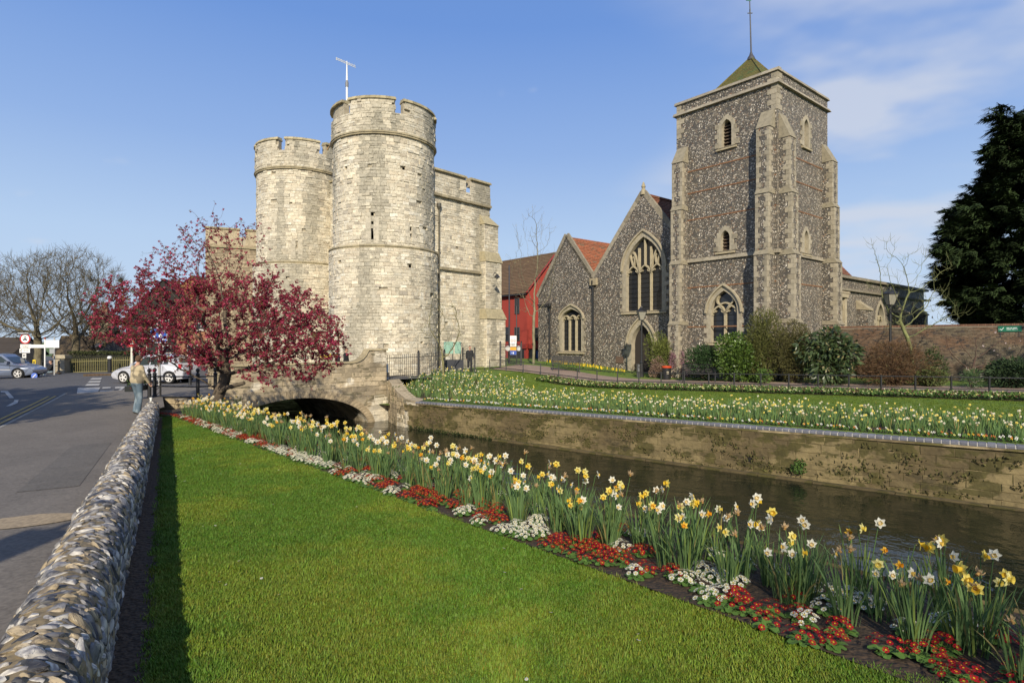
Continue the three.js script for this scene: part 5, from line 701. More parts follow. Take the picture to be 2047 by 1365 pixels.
const daffLeaves = (seed, n, h) => { const g = new GB(), R = rng(seed); for (let i = 0; i < n; i++) { const a = R() * 6.283, r = 0.085 * Math.sqrt(R()), d = V(Math.cos(a), 0, Math.sin(a)); ribbonLeaf(g, d.clone().multiplyScalar(r), d.applyAxisAngle(UP, (R() - 0.5) * 1.2), h * (0.62 + 0.5 * R()), 0.0052 + 0.0022 * R(), 0.03 + 0.16 * R() * R() + (R() < 0.12 ? 0.22 : 0), leafTone(R), 5, (R() - 0.5) * 0.5); } return g; };
function daffStem(seed, h) { const R = rng(seed), a = R() * 6.283, ln = 0.08 + 0.18 * R(), tip = V(Math.cos(a) * ln * h, h, Math.sin(a) * ln * h), g = new GB().color(0.10, 0.18, 0.05); const f = V(0.15 - 0.3 * R() + 0.1, 0, 0.6 + 0.4 * R()).applyAxisAngle(UP, (R() - 0.5) * 2.4).normalize(); const neck = tip.clone().addScaledVector(f, 0.025).add(V(0, 0.006, 0)); g.tube([V(0, 0, 0), tip.clone().multiplyScalar(0.5).add(V(0, 0.02, 0)), tip, neck], [0.0038, 0.0034, 0.003, 0.0026], 4, false); const sp = new GB().color(0.45, 0.32, 0.16); g.add(sp.tri(tip, tip.clone().add(V(0.008, -0.004, 0.004)), neck.clone().add(V(0, 0.012, 0)))); return { g: g.build(), gb: g, neck, f }; }
function petalsGB(r, col, back = 0.25, n = 6, wob = 0.2, seed = 1) { const g = new GB(), R = rng(seed); for (let i = 0; i < n; i++) { const a = i / n * 6.283 + (i % 2) * 0.05, b = back * (0.4 + R()) + (i % 2) * 0.08, L = r * (0.9 + 0.2 * R()), P = (t, s) => { const w = Math.sin(Math.PI * Math.pow(t, 0.75) * 0.93 + 0.12) * r * 0.40, x = t * L, z = -b * r * t * t + wob * r * (R() - 0.5) * 0.5 * t + 0.12 * r * s * s; const q = V(x, w * s, z); return V(q.x * Math.cos(a) - q.y * Math.sin(a), q.x * Math.sin(a) + q.y * Math.cos(a), q.z); }; const s = 0.9 + 0.2 * R(); g.color(col[0] * s, col[1] * s, col[2] * s); const ts = [0.08, 0.45, 0.8, 1]; for (let k = 0; k < 3; k++) { const q = [P(ts[k], -1), P(ts[k], 0), P(ts[k], 1), P(ts[k + 1], -1), P(ts[k + 1], 0), P(ts[k + 1], 1)]; g.quad(q[0], q[3], q[4], q[1]); g.quad(q[1], q[4], q[5], q[2]); } } return g; }
function cupGB(r0, r1, len, col, seed) { const g = new GB().color(...col), R = rng(seed), n = 10, ring = (r, z, w) => Array.from({ length: n }, (_, i) => { const a = i / n * 6.283, q = r * (1 + w * (R() - 0.5)); return V(q * Math.cos(a), q * Math.sin(a), z); }); const A = ring(r0, 0, 0), B = ring(lerp(r0, r1, 0.5), len * 0.7, 0.1), C = ring(r1, len, 0.35); for (let i = 0; i < n; i++) { const j = (i + 1) % n; g.quad(A[i], A[j], B[j], B[i]); g.quad(B[i], B[j], C[j], C[i]); g.tri(V(0, 0, 0.002), A[i], A[j]); } return g; }
const DAFF = [
  { n: 'white', p: petalsGB(0.036, [0.76, 0.74, 0.62], 0.15, 6, 0.3, 1), c: cupGB(0.008, 0.014, 0.015, [0.76, 0.52, 0.10], 2), w: 0.36 },
  { n: 'yellow', p: petalsGB(0.038, [0.78, 0.66, 0.17], 0.1, 6, 0.2, 3), c: cupGB(0.010, 0.019, 0.030, [0.77, 0.52, 0.04], 4), w: 0.20 },
  { n: 'pale lemon', p: petalsGB(0.037, [0.76, 0.70, 0.30], 0.2, 6, 0.25, 5), c: cupGB(0.009, 0.016, 0.022, [0.77, 0.6, 0.1], 6), w: 0.22 },
  { n: 'orange-yellow', p: petalsGB(0.028, [0.74, 0.45, 0.05], 0.5, 6, 0.5, 7), c: cupGB(0.008, 0.013, 0.016, [0.72, 0.30, 0.01], 8), w: 0.07 },
  { n: 'withered', p: petalsGB(0.027, [0.50, 0.36, 0.20], 1.0, 6, 1.2, 9), c: cupGB(0.007, 0.009, 0.018, [0.50, 0.30, 0.10], 10), w: 0.15 },
].map((d) => ({ ...d, pg: d.p.build(), cg: d.c.build() }));
const pickDaff = (R) => { let r = R(); for (const d of DAFF) { if ((r -= d.w) < 0) return d; } return DAFF[0]; };
const leavesG = Array.from({ length: 9 }, (_, i) => daffLeaves(500 + i, 34 + (i % 3) * 9, 0.41 + 0.02 * (i % 4)).build());
const stems = Array.from({ length: 14 }, (_, i) => daffStem(520 + i, 0.37 + 0.011 * i));
const F0 = V(1.77, 0, -3.13), FD = V(-0.6316, 0, -0.7753), FN = V(0.7753, 0, -0.6316); // bed front line and its normal towards the river
const bedPt = (l, w) => { const p = F0.clone().addScaledVector(FD, l).addScaledVector(FN, w); p.y = bedY(p.x, p.z); return p; };
{
  const R = rng(551), spots = []; let l = -1.5;
  while (l < 19.6) { const k = 3; for (let i = 0; i < k; i++) { const w = l < 4 ? [0.40, 0.66, 0.92][i] + (R() - 0.5) * 0.2 : [0.36, 0.66, 0.96][i] + (R() - 0.5) * 0.2; spots.push([l + (R() - 0.5) * 0.3, w]); } l += l < 5 ? 0.31 : 0.43; }
  for (const [x, z] of [[-10.15, -20.6], [-10.9, -20.9], [-11.35, -21.4], [-10.6, -21.4], [-9.9, -21.3]]) { const d = V(x - F0.x, 0, z - F0.z); spots.push([d.dot(FD), d.dot(FN)]); }
  spots.sort((a, b) => a[0] - b[0]);
  spots.forEach(([l, w], i) => {
    const p = bedPt(l, w), n = 2 + Math.floor(R() * 4), s = lerp(0.74, 0.9, smooth(0, 7, l)) + 0.2 * R(), names = [];
    const o = thing('daffodil_clump', 'x', 'daffodils', [p.x, p.y - 0.004, p.z], 0, 'daffodil clumps in the near bed');
    const lv = stuffPart('leaves', leavesG[Math.floor(R() * 9)], M.leaf, o); lv.rotation.y = R() * 6.283; lv.scale.setScalar(s);
    for (let k = 0; k < n; k++) { const st = stems[Math.floor(R() * 14)], d = pickDaff(R); names.push(d.n); const f = part('flower', st.g, M.leaf, o), a = R() * 6.28; f.position.set(Math.cos(a) * 0.05, 0, Math.sin(a) * 0.05); f.scale.setScalar(s * (0.95 + 0.25 * R())); f.rotation.y = (R() - 0.5) * 1.4; for (const [nm, gg] of [['petals', d.pg], ['trumpet', d.cg]]) { const q = part(nm, gg, M.petal, f); q.position.copy(st.neck); q.quaternion.setFromUnitVectors(V(0, 0, 1), st.f.clone().setY(d.n === 'withered' ? -0.7 : -0.05 + 0.3 * R()).normalize()); q.rotateZ(R() * 6); q.scale.setScalar(1.05); } }
    const cnt = {}; names.forEach((x) => { cnt[x] = (cnt[x] ?? 0) + 1; }); const main = Object.entries(cnt).sort((a, b) => b[1] - a[1])[0];
    o.userData.label = `${ord(i + 1)} daffodil clump from the near end of the bed, ${['', 'one', 'two', 'three', 'four', 'five', 'six'][main[1]]} ${main[0]} bloom${main[1] > 1 ? 's' : ''}`;
  });
}
// primroses
const primFlower = (col, eye, seed) => { const g = new GB(), R = rng(seed), r = 0.019; for (let i = 0; i < 5; i++) { const a = i / 5 * 6.283, P = (t, s, y) => V(Math.cos(a + s) * r * t, y, Math.sin(a + s) * r * t), sh = 0.85 + 0.3 * R(); g.color(col[0] * sh, col[1] * sh, col[2] * sh); const A = P(0.2, 0, 0.0005), B = P(0.85, -0.55, 0.003), C = P(1.0, -0.28, 0.0025), D = P(0.86, 0, 0.002), E = P(1.0, 0.28, 0.0025), F = P(0.85, 0.55, 0.003); g.tri(A, C, B); g.tri(A, D, C); g.tri(A, E, D); g.tri(A, F, E); const e0 = P(0.22, -0.63, 0.004), e1 = P(0.22, 0.63, 0.004), e2 = P(0.30, 0, 0.004); g.color(...eye); g.tri(V(0, 0.003, 0), e2, e0); g.tri(V(0, 0.003, 0), e1, e2); } return g; };
const PR = { red: primFlower([0.33, 0.004, 0.012], [0.66, 0.36, 0.02], 601), white: primFlower([0.76, 0.73, 0.58], [0.72, 0.55, 0.12], 602) };
const primLeaves = (seed) => { const g = new GB(), R = rng(seed); for (let i = 0; i < 15; i++) { const a = i * 2.4 + R() * 0.5, d = V(Math.cos(a), 0, Math.sin(a)), L = 0.05 + 0.04 * R(), w = L * 0.32, el = 0.3 + 0.6 * R(), s = 0.8 + 0.4 * R(); g.color(0.10 * s, 0.20 * s, 0.035 * s); const sd = V(-d.z, 0, d.x), P = (t, q, y) => d.clone().multiplyScalar(t * L).addScaledVector(sd, q * w).setY(y); const up = (t) => 0.008 + L * el * t * (1.25 - t); g.quad(P(0, -0.2, 0.005), P(0, 0.2, 0.005), P(0.5, 1, up(0.5) + 0.006), P(0.5, -0, up(0.5))); g.quad(P(0, 0.2, 0.005), P(0, -0.2, 0.005), P(0.5, -1, up(0.5) + 0.006), P(0.5, 0, up(0.5))); g.quad(P(0.5, 0, up(0.5)), P(0.5, 1, up(0.5) + 0.006), P(0.95, 0.6, up(0.95)), P(1, 0, up(1))); g.quad(P(0.5, -1, up(0.5) + 0.006), P(0.5, 0, up(0.5)), P(1, 0, up(1)), P(0.95, -0.6, up(0.95))); } return g; };
const dome = (R, n, rad) => { const out = []; for (let i = 0; i < n; i++) { const a = i * 2.3998 + R() * 0.4, t = Math.sqrt((i + 0.5) / n), r = rad * t; const nrm = V(Math.cos(a) * t * 0.7, 1, Math.sin(a) * t * 0.7).normalize(); out.push({ p: V(Math.cos(a) * r, 0.055 + 0.05 * (1 - t * t) + (R() - 0.5) * 0.012, Math.sin(a) * r), n: nrm.add(V((R() - 0.5) * 0.5, 0, (R() - 0.5) * 0.5 + 0.12)).normalize(), s: 0.9 + 0.25 * R() }); } return out; };
const bloomM = (q, R) => new THREE.Matrix4().compose(q.p, new THREE.Quaternion().setFromUnitVectors(UP, q.n), V(q.s, q.s, q.s));
{
  const R = rng(651), pl = [0, 1, 2, 3].map((i) => primLeaves(660 + i).build()), fg = { red: PR.red.build(), white: PR.white.build() };
  const bulk = {}; for (const c of ['red', 'white']) bulk[c] = [0, 1, 2, 3].map((k) => { const g = new GB(), Q = rng(670 + k); for (const q of dome(Q, 12 + k * 5, 0.075 + 0.014 * k)) g.add(PR[c], bloomM(q, Q)); return g.build(); });
  const spots = []; for (let l = -1.3; l < 19.2; l += 0.155) { const big = vnoise(l * 2.4, 5.5) > 0.46; for (const w of [0.07, 0.24, 0.50, 0.80]) { if (R() > (w < 0.2 ? 0.85 : w < 0.4 ? 0.9 : 0.62)) continue; spots.push([l + (R() - 0.5) * 0.14, w + (R() - 0.5) * 0.12, (l < 6 ? vnoise(l * 3.4, w * 3 + 2) > 0.47 : R() < 0.8 ? big : !big) ? 'red' : 'white']); } }
  for (let i = 0; i < 7; i++) spots.push([19.4 + i * 0.22, 0.1 - 0.05 * i, 'red']);
  const d2 = spots.map((s, i) => [bedPt(s[0], s[1]).distanceTo(EYE), i]).filter(([, i]) => spots[i][0] > -0.8).sort((a, b) => a[0] - b[0]); const close = new Set(d2.slice(0, 24).map((x) => x[1])); const count = { red: 0, white: 0 };
  const keep = new Set(d2.slice(0, 285).map((x) => x[1])), rest = new GB(), bulkB = {}; for (const c of ['red', 'white']) { const g = new GB(), Q = rng(690); for (const q of dome(Q, 18, 0.09)) g.add(PR[c], bloomM(q, Q)); bulkB[c] = g.add(primLeaves(691)); }
  spots.forEach(([l, w, c], i) => {
    if (!keep.has(i)) { const p = bedPt(l, w); rest.add(bulkB[c], M4(p.x, p.y, p.z, R() * 6)); return; }
    const p = bedPt(l, w), o = thing('primrose', `${ord(++count[c])} ${c} primrose along the lawn-side edge of the near bed, ${w < 0.33 ? 'at the grass edge' : 'deeper among daffodils'}`, 'primrose', [p.x, p.y - 0.004, p.z], R() * 6.28, 'primroses in the near bed');
    const k = Math.floor(R() * 4); stuffPart('leaves', pl[k], M.leaf, o).scale.setScalar(0.9 + 0.3 * R());
    if (close.has(i)) { for (const q of dome(R, 12 + Math.floor(R() * 8), 0.07 + 0.035 * R())) part('blossom', fg[c], M.petal, o).applyMatrix4(bloomM(q, R)); } else stuffPart('blossoms', bulk[c][k], M.petal, o);
  });
  one('primrose_edging', rest, M.petal, 'distant red and white primroses edging the far end of the bed', 'primroses', null, 'stuff');
}
// ---------- trees: branches that grow towards points spread through the crown ----------
function grow(att, trunk, step, infl, kill, iters = 220, R = rng(1), droop = 0) {
  const P = trunk.map((p) => p.clone()), par = trunk.map((_, i) => i - 1), A = att.map((p) => ({ p, n: 0, d: 1e9 }));
  let from = 0; const d = V(0, 0, 0);
  for (let it = 0; it < iters && A.length; it++) {
    for (const a of A) for (let i = from; i < P.length; i++) { const q = a.p.distanceToSquared(P[i]); if (q < a.d) { a.d = q; a.n = i; } }
    for (let k = A.length - 1; k >= 0; k--) if (A[k].d < kill * kill) { A[k] = A[A.length - 1]; A.pop(); }
    from = P.length; const dir = new Map(); const lim = infl * infl; let near = null;
    for (const a of A) { if (!near || a.d < near.d) near = a; if (a.d > lim) continue; d.copy(a.p).sub(P[a.n]).normalize(); const q = dir.get(a.n); if (q) q.add(d); else dir.set(a.n, d.clone()); }
    if (!dir.size && near) dir.set(near.n, near.p.clone().sub(P[near.n]).normalize());
    for (const [n, q] of dir) { q.normalize(); q.x += (R() - 0.5) * 0.45; q.y += (R() - 0.5) * 0.45 - droop; q.z += (R() - 0.5) * 0.45; P.push(P[n].clone().addScaledVector(q.normalize(), step)); par.push(n); }
    if (P.length > 14000) break;
  }
  const kids = P.map(() => []); par.forEach((p, i) => { if (p >= 0) kids[p].push(i); });
  const rad = new Float32Array(P.length), deep = new Int32Array(P.length); for (let i = P.length - 1; i >= 0; i--) { rad[i] = kids[i].length ? Math.pow(kids[i].reduce((s, k) => s + Math.pow(rad[k], 2.3), 0), 1 / 2.3) : 1; deep[i] = kids[i].length ? 1 + Math.max(...kids[i].map((k) => deep[k])) : 0; }
  return { P, par, kids, rad, deep };
}
function branches(t, r0, tipR, col, cut, twigs = {}, R = rng(2)) { // -> trunk builder (thicker than cut), fine builder; r0: trunk radius
  const big = new GB(), fine = new GB(), s = r0 / t.rad[0], rr = (i) => tipR + (r0 - tipR) * Math.pow((t.rad[i] - 1) / (t.rad[0] - 1), 1.25); const tips = [];
  for (let i = 0; i < t.P.length; i++) {
    // chains: start at every node that begins a chain
    if (t.par[i] >= 0 && t.kids[t.par[i]].length === 1 && i !== 0) continue;
    const pts = [], rs = []; if (t.par[i] >= 0) { pts.push(t.P[t.par[i]]); rs.push(Math.min(rr(t.par[i]), rr(i) * 1.15)); } let k = i; for (;;) { pts.push(t.P[k]); rs.push(rr(k)); if (t.kids[k].length !== 1) break; k = t.kids[k][0]; }
    if (pts.length < 2) continue; const m = rs[0], g = m > cut ? big : fine, v = 0.85 + 0.3 * R(); g.color(col[0] * v, col[1] * v, col[2] * v); g.tube(pts, rs, m > cut * 2 ? 9 : m > cut ? 6 : 3, false); if (!t.kids[k].length) tips.push(k);
  }
  if (twigs.n) for (let i = 0; i < t.P.length; i++) if (t.deep[i] <= (twigs.deep ?? 6)) for (let q = 0; q < twigs.n; q++) { const a = t.P[i], b = t.par[i] >= 0 ? a.clone().sub(t.P[t.par[i]]).normalize() : UP.clone(), d = V(R() - 0.5, R() - 0.5 + (twigs.up ?? 0.15), R() - 0.5).normalize().addScaledVector(b, 0.7).normalize(), L = twigs.len * (0.4 + 0.8 * R()), m = a.clone().addScaledVector(d, L * 0.5).add(V((R() - 0.5) * L * 0.15, (R() - 0.5) * L * 0.15, (R() - 0.5) * L * 0.15)); const v = 0.85 + 0.3 * R(); fine.color(col[0] * v, col[1] * v, col[2] * v); fine.tube([a, m, a.clone().addScaledVector(d, L).add(V(0, L * 0.12 * (twigs.up ?? 0.15) * 4, 0))], [tipR * 0.9, tipR * 0.7, tipR * 0.45], 3, false); tips.push(a.clone().addScaledVector(d, L)); }
  return { big, fine, tips };
}
const inEll = (R, c, r, shell = 0) => { for (;;) { const x = R() * 2 - 1, y = R() * 2 - 1, z = R() * 2 - 1, d = x * x + y * y + z * z; if (d > 1 || d < shell * shell) continue; return V(c[0] + x * r[0], c[1] + y * r[1], c[2] + z * r[2]); } };
function scatter(name, geo, material, list, parent) { const im = new THREE.InstancedMesh(geo, material, list.length); im.name = name; im.userData.kind = 'stuff'; list.forEach(([m, c], i) => { im.setMatrixAt(i, m); im.setColorAt(i, c); }); shadowed(im); parent.add(im); return im; }
const rndM = (R, p, s) => new THREE.Matrix4().compose(p, new THREE.Quaternion().setFromEuler(new THREE.Euler(R() * 6.28, R() * 6.28, R() * 6.28)), V(s, s, s));
{ // pink blossom tree at the end of the bed
  const R = rng(701), y0 = lawnY(-10.05, -19.5) - 0.05, t = thing('blossom_tree', 'spreading crab apple tree covered in deep pink blossom beside the bridge', 'tree', [-9.9, y0, -19.5]), att = [];
  const put = (n, c, r, sh) => { for (let i = 0; i < n; i++) { const p = inEll(R, c, r, sh); if (p.y > 0.9 + 0.05 * Math.abs(p.x)) att.push(p); } };
  put(1150, [0.45, 3.0, 0], [3.5, 1.75, 2.9], 0.4); put(230, [-0.2, 4.6, 0], [2.2, 1.5, 1.9], 0.2); put(420, [2.7, 2.3, 0.3], [1.85, 1.55, 1.8], 0.3); put(230, [-2.4, 3.35, 0.2], [1.5, 1.25, 1.5], 0.2); put(60, [0.3, 5.9, 0], [1.4, 0.9, 1.0], 0);
  const trunk = [V(0, 0, 0), V(0.04, 0.25, 0), V(0.12, 0.5, 0.02), V(0.24, 0.8, 0), V(0.36, 1.1, -0.03), V(0.42, 1.4, -0.02), V(0.40, 1.7, 0)];
  const g = grow(att, trunk, 0.15, 1.5, 0.21, 220, R, 0.02), b = branches(g, 0.185, 0.006, [0.15, 0.115, 0.078], 0.04, { n: 1, deep: 5, len: 0.34, up: 0.1 }, R);
  b.big.color(0.14, 0.11, 0.075).tube([V(0, -0.1, 0), V(-0.02, 0.06, 0), V(0.03, 0.3, 0)], [0.36, 0.25, 0.19], 12, false);
  b.big.tube([V(0.2, 0.72, 0.05), V(0.55, 0.92, 0.25), V(0.95, 1.02, 0.4), V(1.25, 1.1, 0.45)], [0.10, 0.075, 0.065, 0.06], 8); part('trunk', b.big, M.bark, t); part('branches', b.fine, M.bark, t).userData.kind = 'stuff';
  const cl = new GB(); { const Q = rng(711); for (let i = 0; i < 7; i++) { const c = inEll(Q, [0, 0, 0], [0.036, 0.036, 0.036]), m = rndM(Q, c, 1), s = 0.016 + 0.008 * Q(), v = 0.7 + 0.7 * Q(); cl.color(v, v * (0.7 + 0.6 * Q()), v); const q = [V(-s, -s * 0.7, 0), V(s, -s * 0.7, 0.004), V(s * 0.8, s * 0.8, 0), V(-s * 0.8, s * 0.8, 0.004)].map((p) => p.applyMatrix4(m)); cl.quad(...q); } }
  const lf = new GB(); { const Q = rng(712); for (let i = 0; i < 4; i++) { const c = inEll(Q, [0, 0, 0], [0.04, 0.04, 0.04]), m = rndM(Q, c, 1); lf.color(1, 1, 1).quad(...[V(0, -0.009, 0), V(0.02, -0.008, 0.003), V(0.04, 0, 0), V(0.018, 0.01, 0)].map((p) => p.applyMatrix4(m))); } }
  const bl = [], lv = []; const add = (p, dens) => { const h = fbm(p.x * 0.9 + 3, p.y * 0.9, p.z * 0.9 + 7, 2); for (let q = 0; q < dens; q++) { const c = p.clone().add(V((R() - 0.5) * 0.13, (R() - 0.5) * 0.13, (R() - 0.5) * 0.13)), pk = R(); if (pk < 0.60 + 0.3 * (h - 0.5)) { const v = 0.75 + 0.5 * R(); bl.push([rndM(R, c, 0.65 + 0.4 * R()), R() < 0.2 ? lin(0.44 * v, 0.065 * v, 0.125 * v) : lin(0.235 * v, 0.026 * v, 0.05 * v)]); } else { const v = 0.7 + 0.6 * R(); lv.push([rndM(R, c, 1.1), R() < 0.5 ? lin(0.15 * v, 0.075 * v, 0.045 * v) : lin(0.17 * v, 0.15 * v, 0.05 * v)]); } } };
  for (let i = 0; i < g.P.length; i++) if (g.deep[i] <= 7) add(g.P[i], g.P[i].y > 4.6 ? 2 : 7); for (const p of b.tips) if (p.isVector3) add(p, p.y > 4.8 ? 2 : 6);
  scatter('blossoms', cl.build(), M.petal, bl, t); scatter('young_leaves', lf.build(), M.leaf, lv, t);
}
function bareTree(label, base, h, r, seed, o = {}) { // leafless tree
  const R = rng(seed), t = thing(o.name ?? 'bare_tree', label, 'tree', base, 0, o.group), att = [], ch = o.clear ?? h * 0.22; for (let i = 0; i < (o.n ?? 900); i++) att.push(inEll(R, [0, ch + (h - ch) * 0.5, 0], [r, (h - ch) * 0.5, r * 0.9], 0.3));
  const trunk = []; for (let y = 0; y <= ch; y += ch / 5) trunk.push(V((R() - 0.5) * 0.06 * h * 0.1 + (o.lean ?? 0) * y, y, (R() - 0.5) * 0.05));
  const g = grow(att, trunk, o.step ?? h * 0.03, h * 0.28, o.kill ?? h * 0.045, 200, R, o.droop ?? -0.03), b = branches(g, o.r0 ?? h * 0.03, o.tip ?? 0.012, o.col ?? [0.15, 0.12, 0.075], o.cut ?? h * 0.008, o.twigs ?? { n: 2, deep: 4, len: h * 0.085, up: 0.25 }, R); part('trunk', b.big, M.bark, t); const f = part('crown', b.fine, M.bark, t); f.userData.kind = 'stuff'; return { t, g, b, R };
}
bareTree('tall round bare tree behind the white road signs', at(75, 748, 56).setY(-0.2).toArray(), 10.9, 5.6, 731, { n: 1700, tip: 0.012, twigs: { n: 4, deep: 6, len: 0.8, up: 0.3 }, col: [0.17, 0.145, 0.085] });
bareTree('many-stemmed bare tree left of the pink blossom tree', at(150, 748, 60).setY(-0.2).toArray(), 12.0, 4.9, 732, { n: 1700, tip: 0.012, twigs: { n: 4, deep: 6, len: 0.85, up: 0.3 }, col: [0.165, 0.135, 0.08] });
bareTree('bare tree at the far edge of the road beyond the parked grey car', at(-30, 748, 64).setY(-0.2).toArray(), 9.5, 5.2, 733, { n: 1100, tip: 0.013, twigs: { n: 4, deep: 5, len: 0.9, up: 0.3 } });
bareTree('low dark bare tree behind the yellow railings', at(188, 748, 66).setY(-0.2).toArray(), 6.2, 3.2, 734, { n: 600, tip: 0.018, col: [0.10, 0.075, 0.05], twigs: { n: 3, deep: 5, len: 0.6, up: 0.2 } });
{ const a = at(1067, 745, 47), r = bareTree('slender young tree with pale buds in front of the aisle gable', [a.x, gardenY(a.x, a.z), a.z], 12.4, 2.3, 741, { name: 'young_tree', n: 300, clear: 3.8, r0: 0.11, tip: 0.009, cut: 0.04, col: [0.27, 0.245, 0.15], droop: -0.09, twigs: { n: 1, deep: 4, len: 0.7, up: 0.5 } }); const bud = new GB().color(1, 1, 1).quad(V(-0.02, 0, 0), V(0, -0.012, 0.004), V(0.03, 0, 0), V(0, 0.012, 0.004)).quad(V(0, 0, -0.02), V(0.004, -0.012, 0), V(0, 0, 0.03), V(0.004, 0.012, 0)); scatter('buds', bud.build(), M.leaf, r.b.tips.filter((p) => p.isVector3).map((p) => [rndM(r.R, p, 1.3), lin(0.55, 0.46, 0.22)]), r.t); }
{ const a = at(886, 748, 36.2), r = bareTree('thin staked sapling with yellow-green buds in front of the gatehouse', [a.x, gardenY(a.x, a.z), a.z], 5.2, 1.5, 742, { name: 'sapling', n: 130, clear: 0.9, r0: 0.07, tip: 0.007, cut: 0.03, step: 0.12, kill: 0.2, col: [0.22, 0.20, 0.09], twigs: { n: 1, deep: 3, len: 0.3, up: 0.4 } }); const bud = new GB().color(1, 1, 1).quad(V(-0.02, 0, 0), V(0, -0.012, 0.004), V(0.03, 0, 0), V(0, 0.012, 0.004)); scatter('buds', bud.build(), M.leaf, r.b.tips.filter((p) => p.isVector3).map((p) => [rndM(r.R, p, 1.4), lin(0.45, 0.42, 0.12)]), r.t); }
{ // forked mossy tree by the right-hand lamp
  const R = rng(751), a = at(1826, 760, 32.4), t = thing('mossy_tree', 'leaning bare tree with yellow mossy bark beside the right-hand lamp post', 'tree', [a.x, gardenY(a.x, a.z), a.z]), att = []; const k = 32.4 / 1180, Q = (u, v) => V((u - 1826) * k, 2.2 - (v - 682.5) * k - gardenY(a.x, a.z), 0);
  for (const [u, v, du, dv, n] of [[1770, 530, 28, 55, 60], [1850, 560, 40, 55, 70], [1900, 630, 40, 25, 40], [1790, 640, 30, 25, 30], [1830, 620, 50, 40, 50]]) for (let i = 0; i < n; i++) { const p = Q(u + (R() * 2 - 1) * du, v + (R() * 2 - 1) * dv); p.z = (R() - 0.5) * 1.8; att.push(p); }
  const g = grow(att, [Q(1828, 764), Q(1826, 735), Q(1823, 700), Q(1815, 675), Q(1806, 655), Q(1800, 640)], 0.16, 2.2, 0.26, 160, R, -0.05), b = branches(g, 0.10, 0.008, [0.22, 0.235, 0.09], 0.03, { n: 1, deep: 4, len: 0.45, up: 0.4 }, R); part('trunk', b.big, M.bark, t); part('crown', b.fine, M.bark, t).userData.kind = 'stuff';
  const pod = new GB().color(0.03, 0.025, 0.02).tube([V(0, 0, 0), V(0.01, -0.05, 0), V(0, -0.12, 0)], [0.012, 0.035, 0.015], 5); for (let i = 0; i < 22; i++) { const p = b.tips.filter((q) => q.isVector3 && q.y > 3.4)[Math.floor(R() * 60)]; if (p) { const m = part('seed_pod', pod, M.matte, t); m.position.copy(p); } }
}
{ // dark yew
  const R = rng(761), X = 39, Z = -43, t = thing('yew_tree', 'huge dark evergreen yew tree behind the brick wall', 'tree', [X, -0.3, Z]), att = [];
  for (let i = 0; i < 2500; i++) { const y = 0.8 + 18.2 * Math.pow(R(), 0.85), a = R() * 6.283, rm = (y < 9.5 ? 6.4 - 0.3 * Math.sin(y * 2.1) : lerp(6.4, 1.9, (y - 9.5) / 9.5)) * (0.86 + 0.26 * vnoise(a * 1.6, y * 0.55)), r = rm * Math.sqrt(0.25 + 0.75 * R()); if (fbm(Math.cos(a) * r * 0.3 + 5, y * 0.5, Math.sin(a) * r * 0.3 + 2, 2) > 0.43) att.push(V(Math.cos(a) * r, y, Math.sin(a) * r)); }
  for (const [u, v, n] of [[1992, 225, 30], [1985, 300, 26], [1935, 415, 30], [1900, 452, 30], [1880, 500, 16]]) { const p = at(u, v, 42); for (let i = 0; i < n; i++) { const k = i / n; att.push(V(lerp(p.x - X, 0, k * 0.5) + (R() - 0.5) * 0.7, lerp(p.y + 0.3, p.y + 0.3 - 1.6, k) + (R() - 0.5) * 0.6, 1 + (R() - 0.5) * 0.8)); } }
  const trunk = []; for (let y = 0; y < 8; y += 0.6) trunk.push(V((R() - 0.5) * 0.1, y, (R() - 0.5) * 0.1)); const g = grow(att, trunk, 0.5, 4, 0.6, 160, R, -0.02), b = branches(g, 0.55, 0.022, [0.055, 0.04, 0.028], 0.12, {}, R); part('trunk', b.big, M.bark, t); part('branches', b.fine, M.bark, t).userData.kind = 'stuff';
  const sp = new GB(); { const Q = rng(762); for (let i = 0; i < 26; i++) { const a = (Q() - 0.5) * 2.2, L = 0.22 + 0.3 * Q(), o = V(Q() * 0.5, (Q() - 0.5) * 0.2, (Q() - 0.5) * 0.3), d = V(Math.cos(a), -0.25 + 0.4 * (Q() - 0.5), Math.sin(a)).normalize(), s = V(-d.z, 0, d.x).multiplyScalar(0.036 + 0.028 * Q()), v = 0.6 + 0.8 * Q(); sp.color(v, v, v).quad(o.clone().sub(s), o.clone().add(s), o.clone().addScaledVector(d, L).addScaledVector(s, 0.3).add(V(0, -0.03, 0)), o.clone().addScaledVector(d, L).addScaledVector(s, -0.3).add(V(0, -0.03, 0))); } }
  const L = []; for (let i = 0; i < g.P.length; i++) if (g.deep[i] < 12) { const p = g.P[i], out = Math.atan2(-p.z, p.x); for (let q = 0; q < 9; q++) { const c = p.clone().add(V((R() - 0.5) * 0.95, (R() - 0.5) * 0.8, (R() - 0.5) * 0.95)), v = 0.7 + 0.7 * R(); L.push([new THREE.Matrix4().compose(c, new THREE.Quaternion().setFromEuler(new THREE.Euler((R() - 0.5) * 0.9, out + (R() - 0.5) * 1.4, (R() - 0.5) * 0.9 + 0.15, 'YXZ')), V(1, 1, 1).multiplyScalar(0.9 + 0.5 * R())), lin(0.032 * v, 0.052 * v, 0.018 * v)]); } } scatter('needles', sp.build(), mat({ roughness: 0.8, specularIntensity: 0.3 }), L, t);
}
